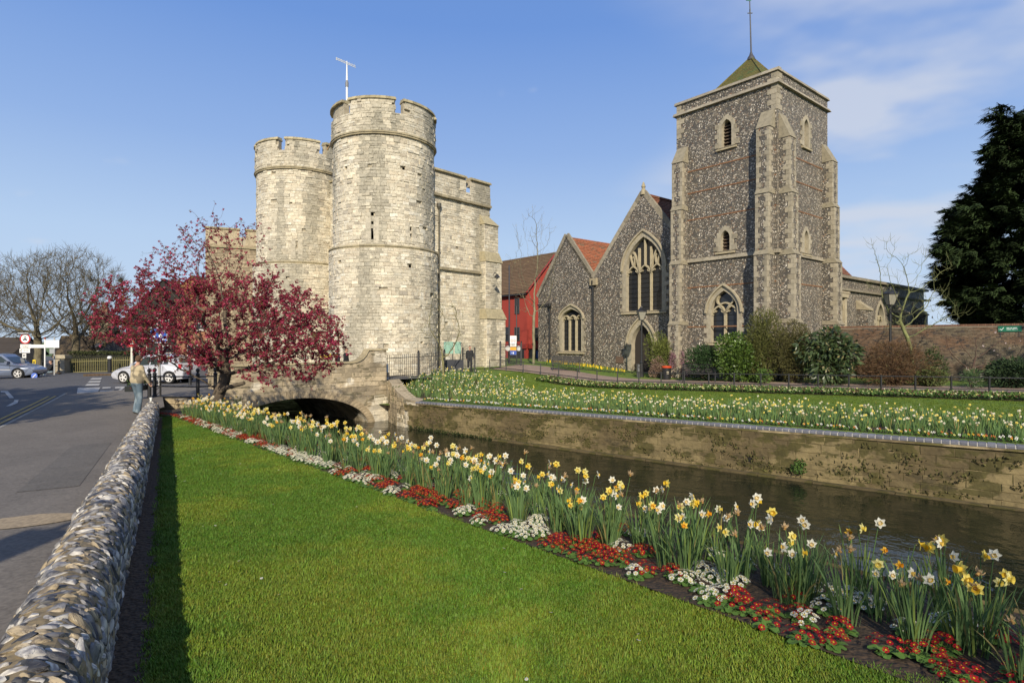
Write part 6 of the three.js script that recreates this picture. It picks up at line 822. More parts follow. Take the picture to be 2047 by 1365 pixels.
// ---------- shrubs ----------
const leafShape = (l, w, fold = 0.15) => new GB().color(1, 1, 1).quad(V(0, 0, 0), V(l * 0.45, w * fold, w), V(l, 0, 0), V(l * 0.45, 0, 0)).quad(V(0, 0, 0), V(l * 0.45, 0, 0), V(l, 0, 0), V(l * 0.45, w * fold, -w)).build();
function shrub(name, label, u, d, top, halfW, o) { // rounded shrub standing on the garden
  const R = rng(o.seed), p = at(u, 700, d), y = o.y ?? gardenY(p.x, p.z), H = at(u, top, d).y - y, W = halfW * 1.22 * d / 1180, t = thing(name, label, o.cat ?? 'shrub', [p.x, y, p.z], 0, o.group), L = [], st = new GB().color(...(o.bark ?? [0.12, 0.09, 0.06]));
  const lobes = []; for (let i = 0; i < (o.lobes ?? 9); i++) { const a = R() * 6.283, q = Math.sqrt(R()) * 0.55, hh = R(); lobes.push([[Math.cos(a) * q * W, H * (0.22 + 0.5 * hh), Math.sin(a) * q * W * 0.8], [W * (0.38 + 0.2 * R()) * (1 - 0.3 * hh), H * (0.22 + 0.09 * R()), W * 0.42]]); } lobes.push([[0, H * 0.42, 0], [W * 0.72, H * 0.42, W * 0.6]], [[0, H * 0.76, 0], [W * 0.42, H * 0.24, W * 0.4]]);
  for (let i = 0; i < o.n; i++) { const lb = lobes[Math.floor(R() * lobes.length)], c = inEll(R, lb[0], lb[1], o.shell ?? 0.55); if (c.y < 0.03) continue; const out = V(c.x - lb[0][0], c.y - lb[0][1] + 0.3 * H * 0.2, c.z - lb[0][2]).normalize(), q = new THREE.Quaternion().setFromUnitVectors(V(1, 0, 0), out.add(V((R() - 0.5) * 1.4, (R() - 0.5) * 1.4 - (o.hang ?? 0), (R() - 0.5) * 1.4)).normalize()).multiply(new THREE.Quaternion().setFromAxisAngle(V(1, 0, 0), R() * 6.28)), v = 0.7 + 0.6 * R(), col = o.cols[Math.floor(R() * R() * o.cols.length)]; const s = 0.7 + 0.6 * R(); L.push([new THREE.Matrix4().compose(c, q, V(s, s, s)), lin(col[0] * v, col[1] * v, col[2] * v)]); }
  for (let i = 0; i < (o.stems ?? 9); i++) { const a = R() * 6.283, e = inEll(R, [0, H * 0.6, 0], [W * 0.8, H * 0.35, W * 0.7]); st.tube([V(Math.cos(a) * 0.1 * W, -0.05, Math.sin(a) * 0.1 * W), e.clone().multiplyScalar(0.5).add(V(0, H * 0.08, 0)), e], [0.03, 0.02, 0.008], 4, false); } part('stems', st, M.bark, t); scatter('foliage', o.geo, o.mat ?? M.leaf, L, t); return t;
}
const glossy = leafMat({ roughness: 0.35, transmission: 0.2, specularIntensity: 0.8 });
shrub('laurel_bush', 'bright green glossy bush beside the church bench', 1472, 35.6, 664, 50, { seed: 801, n: 9000, geo: leafShape(0.15, 0.04), cols: [[0.10, 0.165, 0.03], [0.065, 0.115, 0.025], [0.16, 0.22, 0.045]], mat: glossy });
shrub('dark_shrub', 'dark green shrub behind the bench under the tower window', 1408, 37, 688, 36, { seed: 802, n: 4200, geo: leafShape(0.13, 0.036), cols: [[0.04, 0.085, 0.025], [0.03, 0.06, 0.02]] });
shrub('broom_bush', 'tall olive feathery bush at the tower corner', 1528, 34.8, 614, 44, { seed: 803, n: 9500, geo: leafShape(0.17, 0.019), cols: [[0.13, 0.14, 0.035], [0.10, 0.10, 0.03], [0.17, 0.17, 0.05]], shell: 0.3, bark: [0.2, 0.14, 0.08] });
shrub('broom_bush', 'brownish olive feathery bush below the tower south face', 1588, 34.2, 640, 46, { seed: 804, n: 9500, geo: leafShape(0.17, 0.019), cols: [[0.12, 0.115, 0.035], [0.085, 0.075, 0.028], [0.15, 0.14, 0.045]], shell: 0.3, bark: [0.18, 0.12, 0.07] });
shrub('loquat_bush', 'large-leaved dark green bush with pale undersides near the fence', 1662, 32.8, 655, 62, { seed: 805, n: 3400, geo: leafShape(0.32, 0.06), cols: [[0.055, 0.085, 0.03], [0.08, 0.11, 0.04], [0.26, 0.23, 0.10]], mat: glossy, hang: 0.8 });
shrub('low_shrub', 'small light green shrub at the foot of the glossy bush', 1528, 34, 738, 16, { seed: 806, n: 500, geo: leafShape(0.14, 0.035), cols: [[0.11, 0.19, 0.04], [0.08, 0.14, 0.03]] });
shrub('willow_bush', 'loose yellow-green bush beside the church door', 1318, 41, 664, 30, { seed: 807, n: 4200, geo: leafShape(0.2, 0.022), cols: [[0.16, 0.19, 0.04], [0.12, 0.13, 0.035], [0.2, 0.2, 0.06]], shell: 0.2, bark: [0.2, 0.15, 0.07] });
shrub('heather', 'pink flowering shrub behind the litter bin', 1357, 40.6, 696, 22, { seed: 808, n: 3600, geo: leafShape(0.1, 0.026), cols: [[0.36, 0.20, 0.24], [0.28, 0.16, 0.19], [0.15, 0.14, 0.06]], shell: 0.4 });
shrub('heather', 'pale brownish shrub between door bush and litter bin', 1318, 40.2, 712, 17, { seed: 809, n: 2000, geo: leafShape(0.1, 0.024), cols: [[0.30, 0.20, 0.15], [0.22, 0.17, 0.09]], shell: 0.4 });
shrub('twiggy_shrub', 'mounded reddish brown twiggy shrub against the brick wall', 1800, 31.2, 684, 80, { seed: 810, n: 12000, geo: leafShape(0.2, 0.013), cols: [[0.15, 0.085, 0.04], [0.12, 0.075, 0.035], [0.16, 0.13, 0.05]], shell: 0.5, stems: 40 });
shrub('ground_cover', 'pale green creeping plant under the twiggy shrub', 1862, 30.2, 734, 30, { seed: 811, n: 2600, geo: leafShape(0.1, 0.035), cols: [[0.12, 0.15, 0.045], [0.2, 0.2, 0.09]] });
shrub('evergreen_shrub', 'dark spiky shrub at the far right of the brick wall', 2025, 28.6, 716, 52, { seed: 812, n: 5200, geo: leafShape(0.2, 0.026), cols: [[0.035, 0.065, 0.022], [0.05, 0.085, 0.03]], shell: 0.4 });
shrub('narcissus_patch', 'clump of white narcissi growing against the brick wall', 1943, 28.8, 738, 18, { seed: 813, n: 700, geo: leafShape(0.22, 0.012), cols: [[0.08, 0.14, 0.05], [0.07, 0.12, 0.04], [0.55, 0.52, 0.4]], shell: 0.2, stems: 2 });
shrub('green_shrub', 'leafy green shrub against the wall behind the twiggy mound', 1868, 33.5, 690, 26, { seed: 814, n: 1300, geo: leafShape(0.12, 0.03), cols: [[0.055, 0.085, 0.025], [0.08, 0.10, 0.03]] });
{ // bare climber trained on the brick wall
  const R = rng(821), a = at(1975, 760, 29.8), t = thing('wall_climber', 'bare tangled climber with white blossom trained on the brick wall', 'climber', [a.x, gardenY(a.x, a.z), a.z]), att = []; for (let i = 0; i < 260; i++) att.push(V((R() - 0.5) * 4.6, 0.8 + 2.2 * R(), -0.2 + (R() - 0.5) * 0.4)); const g = grow(att, [V(-0.6, 0, 0), V(-0.6, 0.3, 0), V(-0.65, 0.6, 0)], 0.14, 1.2, 0.2, 120, R), b = branches(g, 0.07, 0.007, [0.14, 0.085, 0.06], 0.03, { n: 1, deep: 4, len: 0.35 }, R); part('trunk', b.big, M.bark, t); part('crown', b.fine, M.bark, t).userData.kind = 'stuff';
  const fl = new GB().color(1, 1, 1); for (let k = 0; k < 5; k++) { const q = k * 1.2566; fl.tri(V(0, 0, 0), V(Math.cos(q) * 0.05, Math.sin(q) * 0.05, 0.01), V(Math.cos(q + 0.9) * 0.05, Math.sin(q + 0.9) * 0.05, 0.01)); } scatter('blossoms', fl.build(), M.petal, b.tips.filter((p) => p.isVector3 && p.x > 0.3 && R() < 0.35).map((p) => [rndM(R, p, 0.7 + 0.5 * R()), lin(0.62, 0.5, 0.5)]), t); }
{ // plants growing out of the quay and abutment
  const leaf = leafShape(0.055, 0.025), grp = (name, label, pos, n, fn, cols) => { const R = rng(n), t = thing(name, label, 'plant', pos), L = []; for (let i = 0; i < n; i++) { const c = fn(R), v = 0.7 + 0.6 * R(), k = cols[Math.floor(R() * cols.length)]; L.push([rndM(R, c, 0.7 + 0.6 * R()), lin(k[0] * v, k[1] * v, k[2] * v)]); } part('stem', new GB().color(0.12, 0.1, 0.06).tube([V(0, -0.05, 0), V(0.02, 0.1, 0.02)], 0.012, 5), M.bark, t); scatter('foliage', leaf, M.leaf, L, t); };
  const q = quay(17.9, -0.16); grp('wall_plant', 'leafy green plant growing out of the river wall ledge', [q[0], -2.0, q[1]], 340, (R) => inEll(R, [0, 0.18, 0], [0.27, 0.25, 0.16]), [[0.09, 0.17, 0.03], [0.06, 0.11, 0.025]]);
  const a = [-6.35, 0, -31.85]; grp('ivy', 'trailing ivy strand down the abutment beside the bridge', [a[0] + 0.08, -2.2, a[2] + 0.02], 420, (R) => { const y = 2.0 * R(); return V((R() - 0.5) * (0.16 + 0.14 * y) + 0.02, y, 0.02 + (R() - 0.5) * 0.1); }, [[0.10, 0.15, 0.035], [0.2, 0.19, 0.06], [0.06, 0.08, 0.025]]);
  { const R = rng(833), L = []; for (let i = 0; i < 900; i++) { const p = -0.5 + 9 * R() * (0.4 + 0.6 * R()), [x, z] = quay(p, -0.1 - 0.12 * R()), k = R() < 0.6 ? [0.03, 0.045, 0.014] : [0.06, 0.08, 0.02]; L.push([rndM(R, V(x, WATER + 0.14 * R() * (1.1 - p / 12), z), 0.7 + 0.7 * R()), lin(...k)]); } const im = scatter('waterline_weed', leaf, M.leaf, L, scene); tag(im, 'dark weed fringe along the waterline of the far wall', 'weed', null, 'stuff'); }
}
// ---------- far bank flowers ----------
function farClump(seed, full = true) { const g = new GB(), R = rng(seed); for (let i = 0; i < 24; i++) { const a = R() * 6.283, d = V(Math.cos(a), 0, Math.sin(a)); ribbonLeaf(g, d.clone().multiplyScalar(0.15 * R()), d, 0.37 * (0.6 + 0.5 * R()), 0.0105, 0.05 + 0.2 * R() * R(), leafTone(R).map((v) => v * 1.25), 3, 0); } const n = R() < 0.25 ? 0 : 1 + Math.floor(R() * 2.6); for (let i = 0; i < n; i++) { const a = R() * 6.283, r = 0.16 * R(), h = 0.3 + 0.15 * R(), p = V(Math.cos(a) * r, h, Math.sin(a) * r), k = R() < 0.42 ? DAFF[1] : pickDaff(R), f = V((R() - 0.5) * 1.6, 0.1, 0.8 + 0.4 * R()).normalize(); g.color(0.1, 0.17, 0.05).bar(V(p.x * 0.4, 0, p.z * 0.4), p, 0.006, 0.006); const m = new THREE.Matrix4().compose(p, new THREE.Quaternion().setFromUnitVectors(V(0, 0, 1), f), V(1.05, 1.05, 1.05)); g.add(petalsGB(0.036, k.n === 'withered' ? [0.6, 0.5, 0.3] : k.p.c.slice(0, 3), 0.15, 5, 0.3, seed * 7 + i), m); g.color(...k.c.c.slice(0, 3)).tri(V(-0.012, -0.01, 0.014).applyMatrix4(m), V(0.012, -0.01, 0.014).applyMatrix4(m), V(0, 0.013, 0.014).applyMatrix4(m)); } return g; }
{
  const R = rng(851), base = Array.from({ length: 10 }, (_, i) => farClump(860 + i)), geo = base.map((b) => b.build()), spots = [];
  for (let p = 1.2; p < 28; p += 0.3) for (let q = 0.7; q < 4.7; q += 0.36) { if (R() < (q < 2.6 ? 0.12 : 0.12 + (q - 2.6) * 0.2)) continue; spots.push([p + (R() - 0.5) * 0.25, q + (R() - 0.5) * 0.25]); }
  for (let p = -4.3; p < 4.2; p += 0.34) for (let q = 1.2; q < 7.2; q += 0.4) { if (R() < 0.16 || p > 5.6 - q * 0.55 || (q < 4.6 && p > 1)) continue; spots.push([p + (R() - 0.5) * 0.3, q + (R() - 0.5) * 0.3]); }
  const pts = spots.map(([p, q]) => { const [x, z] = quay(p, q); return { p, q, x, y: gardenY(x, z), z, d: Math.hypot(x, z) }; }).filter((s) => s.x / -s.z < 1.08).sort((a, b) => a.d - b.d), rest = new GB();
  pts.forEach((s, i) => { const k = Math.floor(R() * 10), sc = 0.85 + 0.35 * R(), ry = (R() - 0.5) * 1.6; if (i < 150) { const m = mk('garden_daffodils', geo[k], M.leaf); m.position.set(s.x, s.y, s.z); m.rotation.y = ry; m.scale.setScalar(sc); tag(m, `${ord(i + 1)} nearest daffodil clump behind the blue-grey coping across the river`, 'daffodils', 'daffodils along the far river wall'); } else rest.add(base[k], M4(s.x, s.y, s.z, ry, sc)); });
  one('daffodil_drift', rest, M.leaf, 'drift of mixed daffodils on the slope below the gatehouse', 'daffodils', null, 'stuff');
}
{ // pansies: low cushions with flat flowers, along the fence and at the coping
  const R = rng(871), g = new GB(), flat = (c, s, col, n) => { const m = new THREE.Matrix4().compose(c, new THREE.Quaternion().setFromUnitVectors(UP, n), V(s, s, s)); g.color(...col); for (let k = 0; k < 4; k++) { const a = k * 1.57, P = (t, r) => V(Math.cos(t) * r, 0, Math.sin(t) * r).applyMatrix4(m); g.quad(P(a, 0.15), P(a - 0.6, 0.95), P(a, 1.05), P(a + 0.6, 0.95)); } };
  const cushion = (x, z, cols, r) => { const y = gardenY(x, z) + 0.02; for (let i = 0; i < 13; i++) { const c = V(x + (R() - 0.5) * r * 2, y + 0.02 + 0.1 * R(), z + (R() - 0.5) * r * 2), s = 0.055 + 0.04 * R(), v = 0.7 + 0.6 * R(); g.color(0.09 * v, 0.16 * v, 0.035 * v); const d = V(R() - 0.5, R() * 0.7, R() - 0.5).normalize(), e = V(-d.z, 0, d.x).normalize().multiplyScalar(s * 0.6); g.quad(c, c.clone().addScaledVector(d, s).add(e), c.clone().addScaledVector(d, s * 2), c.clone().addScaledVector(d, s).sub(e)); } for (let i = 0; i < 2; i++) { const col = cols[Math.floor(R() * cols.length)]; flat(V(x + (R() - 0.5) * r * 2, y + 0.13 + 0.06 * R(), z + (R() - 0.5) * r * 2), 0.032 + 0.012 * R(), col, V((R() - 0.5) * 0.6, 0.55, 0.7).normalize()); } };
  const L = Math.hypot(fenceB[0] - fenceA[0], fenceB[1] - fenceA[1]), dx = (fenceB[0] - fenceA[0]) / L, dz = (fenceB[1] - fenceA[1]) / L; for (let s = -1.5; s < L + 4; s += 0.2) for (let o = 0.95; o < 2.7; o += 0.21) cushion(fenceA[0] + dx * s - dz * o + (R() - 0.5) * 0.15, fenceA[1] + dz * s + dx * o + (R() - 0.5) * 0.15, [[0.74, 0.68, 0.22], [0.72, 0.70, 0.42], [0.09, 0.012, 0.03], [0.09, 0.012, 0.03], [0.13, 0.02, 0.03]], 0.1);
  one('pansy_border', g, M.leaf, 'long border of yellow and maroon pansies before the rail fence', 'pansies', null, 'stuff');
  const g2 = new GB(), keep = g; const R2 = rng(872); { const gg = new GB(); const flat2 = (c, s, col) => { const n = V((R2() - 0.5) * 0.6, 0.55, 0.7).normalize(), m = new THREE.Matrix4().compose(c, new THREE.Quaternion().setFromUnitVectors(UP, n), V(s, s, s)); gg.color(...col); for (let k = 0; k < 4; k++) { const a = k * 1.57, P = (t, r) => V(Math.cos(t) * r, 0, Math.sin(t) * r).applyMatrix4(m); gg.quad(P(a, 0.15), P(a - 0.6, 0.95), P(a, 1.05), P(a + 0.6, 0.95)); } }; for (let p = 0.3; p < 25.5; p += 0.13) for (const q0 of [0.36, 0.55]) { const [x, z] = quay(p + (R2() - 0.5) * 0.2, q0 + (R2() - 0.5) * 0.12), y = gardenY(x, z); for (let i = 0; i < 5; i++) { const v = 0.7 + 0.6 * R2(), c = V(x + (R2() - 0.5) * 0.16, y + 0.05 * R2(), z + (R2() - 0.5) * 0.16), d = V(R2() - 0.5, 0.4 + R2(), R2() - 0.5).normalize(), e = V(-d.z, 0, d.x).normalize().multiplyScalar(0.025); gg.color(0.09 * v, 0.17 * v, 0.035 * v).quad(c, c.clone().addScaledVector(d, 0.05).add(e), c.clone().addScaledVector(d, 0.11), c.clone().addScaledVector(d, 0.05).sub(e)); } if (R2() < 0.8) flat2(V(x, y + 0.10 + 0.06 * R2(), z), 0.03 + 0.01 * R2(), [[0.75, 0.73, 0.66], [0.75, 0.73, 0.66], [0.75, 0.46, 0.04], [0.74, 0.66, 0.2], [0.6, 0.16, 0.03], [0.74, 0.7, 0.6]][Math.floor(R2() * 6)]); } one('viola_edging', gg, M.leaf, 'edging of white and orange violas behind the river wall coping', 'violas', null, 'stuff'); }
}
{ // flowers and rough grass at the church wall foot
  const R = rng(881), g = new GB(); for (let i = 0; i < 420; i++) { const u = 1085 + 165 * R(), p = at(u, 745, 46.5 - (u - 1085) * 0.026 + (R() - 0.5) * 0.8), y = gardenY(p.x, p.z), v = 0.7 + 0.6 * R(), c = V(p.x, y, p.z), yel = R() < 0.2, s = 0.12 + 0.12 * R(); g.color(...(yel ? [0.68 * v, 0.5 * v, 0.04] : [0.10 * v, 0.17 * v, 0.04])); const e = V(R() - 0.5, 0, R() - 0.5).normalize().multiplyScalar(yel ? 0.06 : 0.03); c.y += yel ? 0.2 : 0; g.quad(c.clone().sub(e), c.clone().add(e), c.clone().add(V(0, s, 0)).addScaledVector(e, 0.5), c.clone().add(V(0, s, 0)).addScaledVector(e, -0.5)); } one('yellow_flower_strip', g, M.leaf, 'strip of yellow spring flowers along the church wall foot', 'flowers', null, 'stuff');
  const t3 = [tuft(891, 14, 0.07, 0.07), tuft(892, 14, 0.06, 0.08)]; t3.forEach((gg, k) => { const L = []; for (let i = 0; i < 9000; i++) { const p = -2 + 30 * R(), q = 2.6 + 9 * R(), [x, z] = quay(p, q); if (Math.abs(x / z) > 0.95) continue; const v = 0.85 + 0.3 * R(); L.push([new THREE.Matrix4().compose(V(x, gardenY(x, z), z), new THREE.Quaternion().setFromAxisAngle(UP, R() * 6.28), V(1.6, 0.8, 1.6)), lin(0.13 * v, 0.20 * v, 0.018)]); } const im = scatter(numbered('garden_grass'), gg, M.blade, L, scene); tag(im, ['short grass of the far garden lawn', 'fine grass mixed through the far garden lawn'][k], 'grass', null, 'stuff'); });
}
// ---------- brick garden wall ----------
{
  const R = rng(901), A = V(20.9, 0, -39.4), B = V(33.5, 0, -26.8), ux = B.clone().sub(A).normalize(), n = V(-ux.z, 0, ux.x).multiplyScalar(1), L = A.distanceTo(B), w = thing('brick_wall', 'old weathered red brick garden wall beside the church tower', 'wall', A.toArray()), TOP = 3.08, c = new GB().color(0.30, 0.265, 0.20);
  const P = (s, y, q) => ux.clone().multiplyScalar(s).addScaledVector(n, q).setY(y); c.hexa([P(0, -0.9, -0.34), P(L, -0.9, -0.34), P(L, TOP, -0.34), P(0, TOP, -0.34), P(0, -0.9, 0), P(L, -0.9, 0), P(L, TOP, 0), P(0, TOP, 0)]); part('mortar_core', c, M.matte, w);
  const pc = new Pieces('brick', 'brickwork', M.brick, 300); let k = 0; for (let y = -0.4; y < TOP - 0.08; y += 0.078, k++) for (let s = -(k % 2) * 0.118; s < L;) { const hd = k % 3 === 2, l = hd ? 0.108 : 0.222, m = s + l / 2; s += l + 0.012; if (m < 0.1 || m > L - 0.1) continue; const v = 0.65 + 0.6 * R(), g = fbm(m * 0.35, y * 0.9, 4.4, 3), base = R() < 0.14 ? [0.085, 0.065, 0.055] : mixc([0.195, 0.115, 0.07], [0.185, 0.15, 0.10], smooth(0.35, 0.6, g)); pc.add(blockGB(P(m, y + 0.034, 0), ux, UP, n, l, 0.066, 0.02, 0.014 + 0.008 * R(), 0.006, R, base.map((q) => q * v), 0.003), w, y > 1.4 ? 1.2 : 0.6); } pc.flush();
  for (let s = 0.06; s < L; s += 0.078) { const v = 0.7 + 0.5 * R(), g = new GB().color(0.22 * v, 0.115 * v, 0.07 * v); if (s < 13.2) { g.hexa([P(s, TOP, -0.36), P(s + 0.067, TOP, -0.36), P(s + 0.067, TOP + 0.11, -0.34), P(s, TOP + 0.11, -0.34), P(s, TOP, 0.03), P(s + 0.067, TOP, 0.03), P(s + 0.067, TOP + 0.11, 0.01), P(s, TOP + 0.11, 0.01)]); part('coping_brick', g, M.brick, w); } }
  const cv = document.createElement('canvas'); cv.width = 256; cv.height = 80; const x = cv.getContext('2d'); x.fillStyle = '#1d6b4f'; x.fillRect(0, 0, 256, 80); x.strokeStyle = '#e8f0ea'; x.lineWidth = 7; x.beginPath(); x.moveTo(22, 40); x.lineTo(36, 58); x.lineTo(62, 18); x.stroke(); x.fillStyle = '#dfe9e2'; const bl = (y, ws) => { let q = 92; for (const l of ws) { x.fillRect(q, y, l, 9); q += l + 8; } }; bl(22, [34, 22, 46]); bl(44, [52, 30, 26]);
  const t = new THREE.CanvasTexture(cv); t.colorSpace = THREE.SRGBColorSpace; const sp = at(2012, 656, 31.3), d = sp.clone().sub(A), s = d.dot(ux), o = A.clone().add(P(s, 2.9, 0.05)), sg = thing('wall_sign', 'small green sign with a white tick on top of the brick wall', 'sign', o.toArray(), Math.atan2(n.x, n.z)); part('board', new GB().color(0.02, 0.12, 0.08).box(0, 0, -0.012, 1.02, 0.32, 0.02), M.paint, sg); part('print', new THREE.PlaneGeometry(0.98, 0.29).translate(0, 0, 0.002), new THREE.MeshStandardMaterial({ map: t, roughness: 0.5 }), sg); for (const q of [-0.4, 0.4]) part('post', new GB().color(0.05, 0.05, 0.05).box(q, -0.2, -0.03, 0.04, 0.5, 0.03), M.paint, sg);
}
// ---------- low rail fence along the path ----------
{
  const f = thing('rail_fence', 'low black two-rail iron fence along the garden path', 'fence'), L = Math.hypot(fenceB[0] - fenceA[0], fenceB[1] - fenceA[1]), dx = (fenceB[0] - fenceA[0]) / L, dz = (fenceB[1] - fenceA[1]) / L, pts = []; for (let s = 0; s < L + 5; s += 1.38) pts.push([fenceA[0] + dx * s, fenceA[1] + dz * s]); const left = []; for (let s = 1; s < 6; s++) left.unshift([fenceA[0] - 1.15 * s, fenceA[1] - 0.62 * s]); const all = [...left, ...pts];
  all.forEach(([x, z], i) => { const y = gardenY(x, z); part('post', new GB().color(1, 1, 1).box(x, y + 0.38, z, 0.06, 0.8, 0.06).box(x, y + 0.79, z, 0.03, 0.03, 0.03), M.iron, f); if (i) { const [a, b] = all[i - 1], ya = gardenY(a, b); for (const h of [0.74, 0.20]) part('rail', new GB().bar(V(a, ya + h, b), V(x, y + h, z), 0.04, 0.045), M.iron, f); } });
}
// ---------- benches, bin, lamps ----------
function bench(label, u, d, turn, back = true) { const p = at(u, 750, d), y = gardenY(p.x, p.z), b = thing('park_bench', label, 'bench', [p.x, y, p.z], turn, 'park benches by the church'); b.scale.setScalar(1.15); const c = [0.014, 0.012, 0.011]; for (let i = 0; i < 4; i++) part('seat_slat', new GB().color(...c).box(0, 0.45, -0.18 + i * 0.125, 1.8, 0.035, 0.105), M.paint, b); for (let i = 0; i < 4; i++) part('back_slat', new GB().color(...c).box(0, 0.56 + i * 0.115, -0.27 - i * 0.03, 1.8, 0.09, 0.03), M.paint, b); for (const x of [-0.82, 0.82]) { part('leg', new GB().color(0.02, 0.02, 0.02).bar(V(x, 0, 0.24), V(x, 0.44, 0.2), 0.05, 0.06).bar(V(x, 0, -0.34), V(x, 0.98, -0.36), 0.05, 0.06).bar(V(x, 0.42, -0.3), V(x, 0.42, 0.24), 0.05, 0.05), M.iron, b); part('armrest', new GB().color(0.02, 0.02, 0.02).bar(V(x, 0.44, 0.22), V(x, 0.66, 0.2), 0.045, 0.045).bar(V(x, 0.67, 0.26), V(x, 0.67, -0.34), 0.06, 0.04), M.iron, b); } return b; }
bench('dark slatted park bench below the aisle window', 1132, 41.8, -0.1); bench('dark park bench beside the bright green bush', 1398, 36.2, -0.35);
{ const p = at(1333, 745, 38.8), y = gardenY(p.x, p.z), b = thing('litter_bin', 'black litter bin with an orange-red rim near the church door', 'bin', [p.x, y, p.z]); part('body', new GB().color(0.02, 0.02, 0.022).lathe([[0, 0.02], [0.27, 0.02], [0.30, 0.75], [0.31, 0.78], [0.26, 0.78], [0.25, 0.1]], 18), M.plastic, b); part('rim', new GB().color(0.55, 0.07, 0.02).lathe([[0.32, 0.76], [0.33, 0.86], [0.25, 0.88], [0.25, 0.78]], 18), M.plastic, b); part('crest', new GB().color(0.4, 0.35, 0.25).box(0, 0.45, 0.285, 0.14, 0.16, 0.012), M.paint, b); }
{ const p = at(1277, 755, 40.6), y = gardenY(p.x, p.z), b = thing('ash_bin', 'grey steel cylindrical bin beside the church door lamp', 'bin', [p.x, y, p.z]); part('body', new GB().color(0.25, 0.25, 0.25).lathe([[0.0, 0], [0.15, 0], [0.15, 0.82], [0.17, 0.84], [0.17, 0.9], [0, 0.92]], 14), M.metal, b); part('slot', new GB().color(0.01, 0.01, 0.01).box(0, 0.7, 0.15, 0.16, 0.06, 0.02), M.paint, b); }
function lampPost(label, u, d, top) { const p = at(u, 700, d), y = gardenY(p.x, p.z), H = at(u, top, d).y - y, l = thing('lamp_post', label, 'lamp post', [p.x, y, p.z], 0, 'black lamp posts in the garden'), h = H - 1.25; part('post', new GB().lathe([[0.17, 0], [0.17, 0.1], [0.13, 0.16], [0.12, 0.95], [0.14, 1.0], [0.075, 1.1], [0.055, h - 0.1], [0.08, h], [0.05, h + 0.05], [0.05, h + 0.18], [0.1, h + 0.22]], 12), M.iron, l); const ly = h + 0.22; part('ladder_bar', new GB().bar(V(-0.32, h - 0.15, 0), V(0.32, h - 0.15, 0), 0.03, 0.03), M.iron, l);
  const a = 0.13, b = 0.29, gh = 0.58; const lan = part('lantern_frame', (() => { const g = new GB(); for (const [sx, sz] of [[-1, -1], [1, -1], [1, 1], [-1, 1]]) g.bar(V(sx * a, ly, sz * a), V(sx * b, ly + gh, sz * b), 0.03, 0.03); g.box(0, ly, 0, a * 2 + 0.04, 0.03, a * 2 + 0.04); for (const s of [-1, 1]) { g.box(0, ly + gh, s * b, b * 2 + 0.04, 0.035, 0.03); g.box(s * b, ly + gh, 0, 0.03, 0.035, b * 2 + 0.04); } return g; })(), M.iron, l);
  const gm = mat({ color: lin(0.55, 0.52, 0.42), roughness: 0.5, transmission: 0.55, thickness: 0 }); for (let k = 0; k < 4; k++) { const ca = Math.cos(k * Math.PI / 2), sa = Math.sin(k * Math.PI / 2), Q = (x, yy, z) => V(ca * x + sa * z, yy, -sa * x + ca * z); part('pane', new GB().quad(Q(-a, ly + 0.015, a), Q(a, ly + 0.015, a), Q(b - 0.01, ly + gh, b - 0.01), Q(-b + 0.01, ly + gh, b - 0.01)), gm, lan); }
  part('bulb', new GB().color(0.5, 0.5, 0.46).lathe([[0, ly + 0.1], [0.05, ly + 0.16], [0.06, ly + 0.3], [0, ly + 0.36]], 8), M.plastic, lan); part('roof', new GB().lathe([[b * 1.5, ly + gh], [b * 1.45, ly + gh + 0.04], [0.13, ly + gh + 0.28], [0.12, ly + gh + 0.34], [0.05, ly + gh + 0.36], [0.04, ly + gh + 0.42], [0, ly + gh + 0.45]], 4), M.iron, l).rotation.y = Math.PI / 4; }
lampPost('black lantern lamp post in front of the church door', 1283, 41, 610); lampPost('black lantern lamp post in front of the south aisle', 1781, 32.6, 572);
// ---------- iron railings ----------
function railing(label, A, B, h, yA, yB, o = {}) { const f = thing(o.name ?? 'iron_railing', label, 'railing', [0, 0, 0], 0, o.group), L = Math.hypot(B[0] - A[0], B[1] - A[1]), n = Math.round(L / (o.gap ?? 0.14)), m = o.mat ?? M.iron, col = o.col ?? [1, 1, 1]; const P = (t, y) => V(lerp(A[0], B[0], t), lerp(yA, yB, t) + y, lerp(A[1], B[1], t)); const pale = (t) => { const g = new GB().color(...col); g.bar(P(t, 0.06), P(t, h - 0.06), o.w ?? 0.022, o.w ?? 0.022); const c = P(t, h - 0.06), r = (o.w ?? 0.022) * 0.9; for (let k = 0; k < 4; k++) { const a = k * 1.571, b = a + 1.571; g.tri(V(c.x + r * Math.cos(a), c.y, c.z + r * Math.sin(a)), V(c.x, c.y + 0.1, c.z), V(c.x + r * Math.cos(b), c.y, c.z + r * Math.sin(b))); } return g; }; for (let i = 0; i <= n; i++) part('pale', pale(i / n), m, f); for (const y of o.rails ?? [0.15, h - 0.2]) part('rail', new GB().color(...col).bar(P(0, y), P(1, y), 0.03, 0.035), m, f); for (const t of o.posts ?? []) { const g = new GB().color(...col); g.box(P(t, 0).x, P(t, h / 2 + 0.02).y, P(t, 0).z, o.pw ?? 0.09, h + 0.1, o.pw ?? 0.09); const q = P(t, h + 0.07); g.lathe([[0.05, 0], [0.06, 0.05], [0, 0.14]], 8, q.x, q.z, q.y); part('post', g, m, f); } return f; }
{ const a = at(757, 740, 33.5), b = at(888, 740, 37.2), ya = 0.02, yb = gardenY(b.x, b.z) + 0.1; railing('tall black spiked railing at the foot of the gatehouse', [a.x, a.z], [b.x, b.z], 1.38, ya, yb, { posts: [0.0, 0.58, 1], pw: 0.13, gap: 0.15 }); }
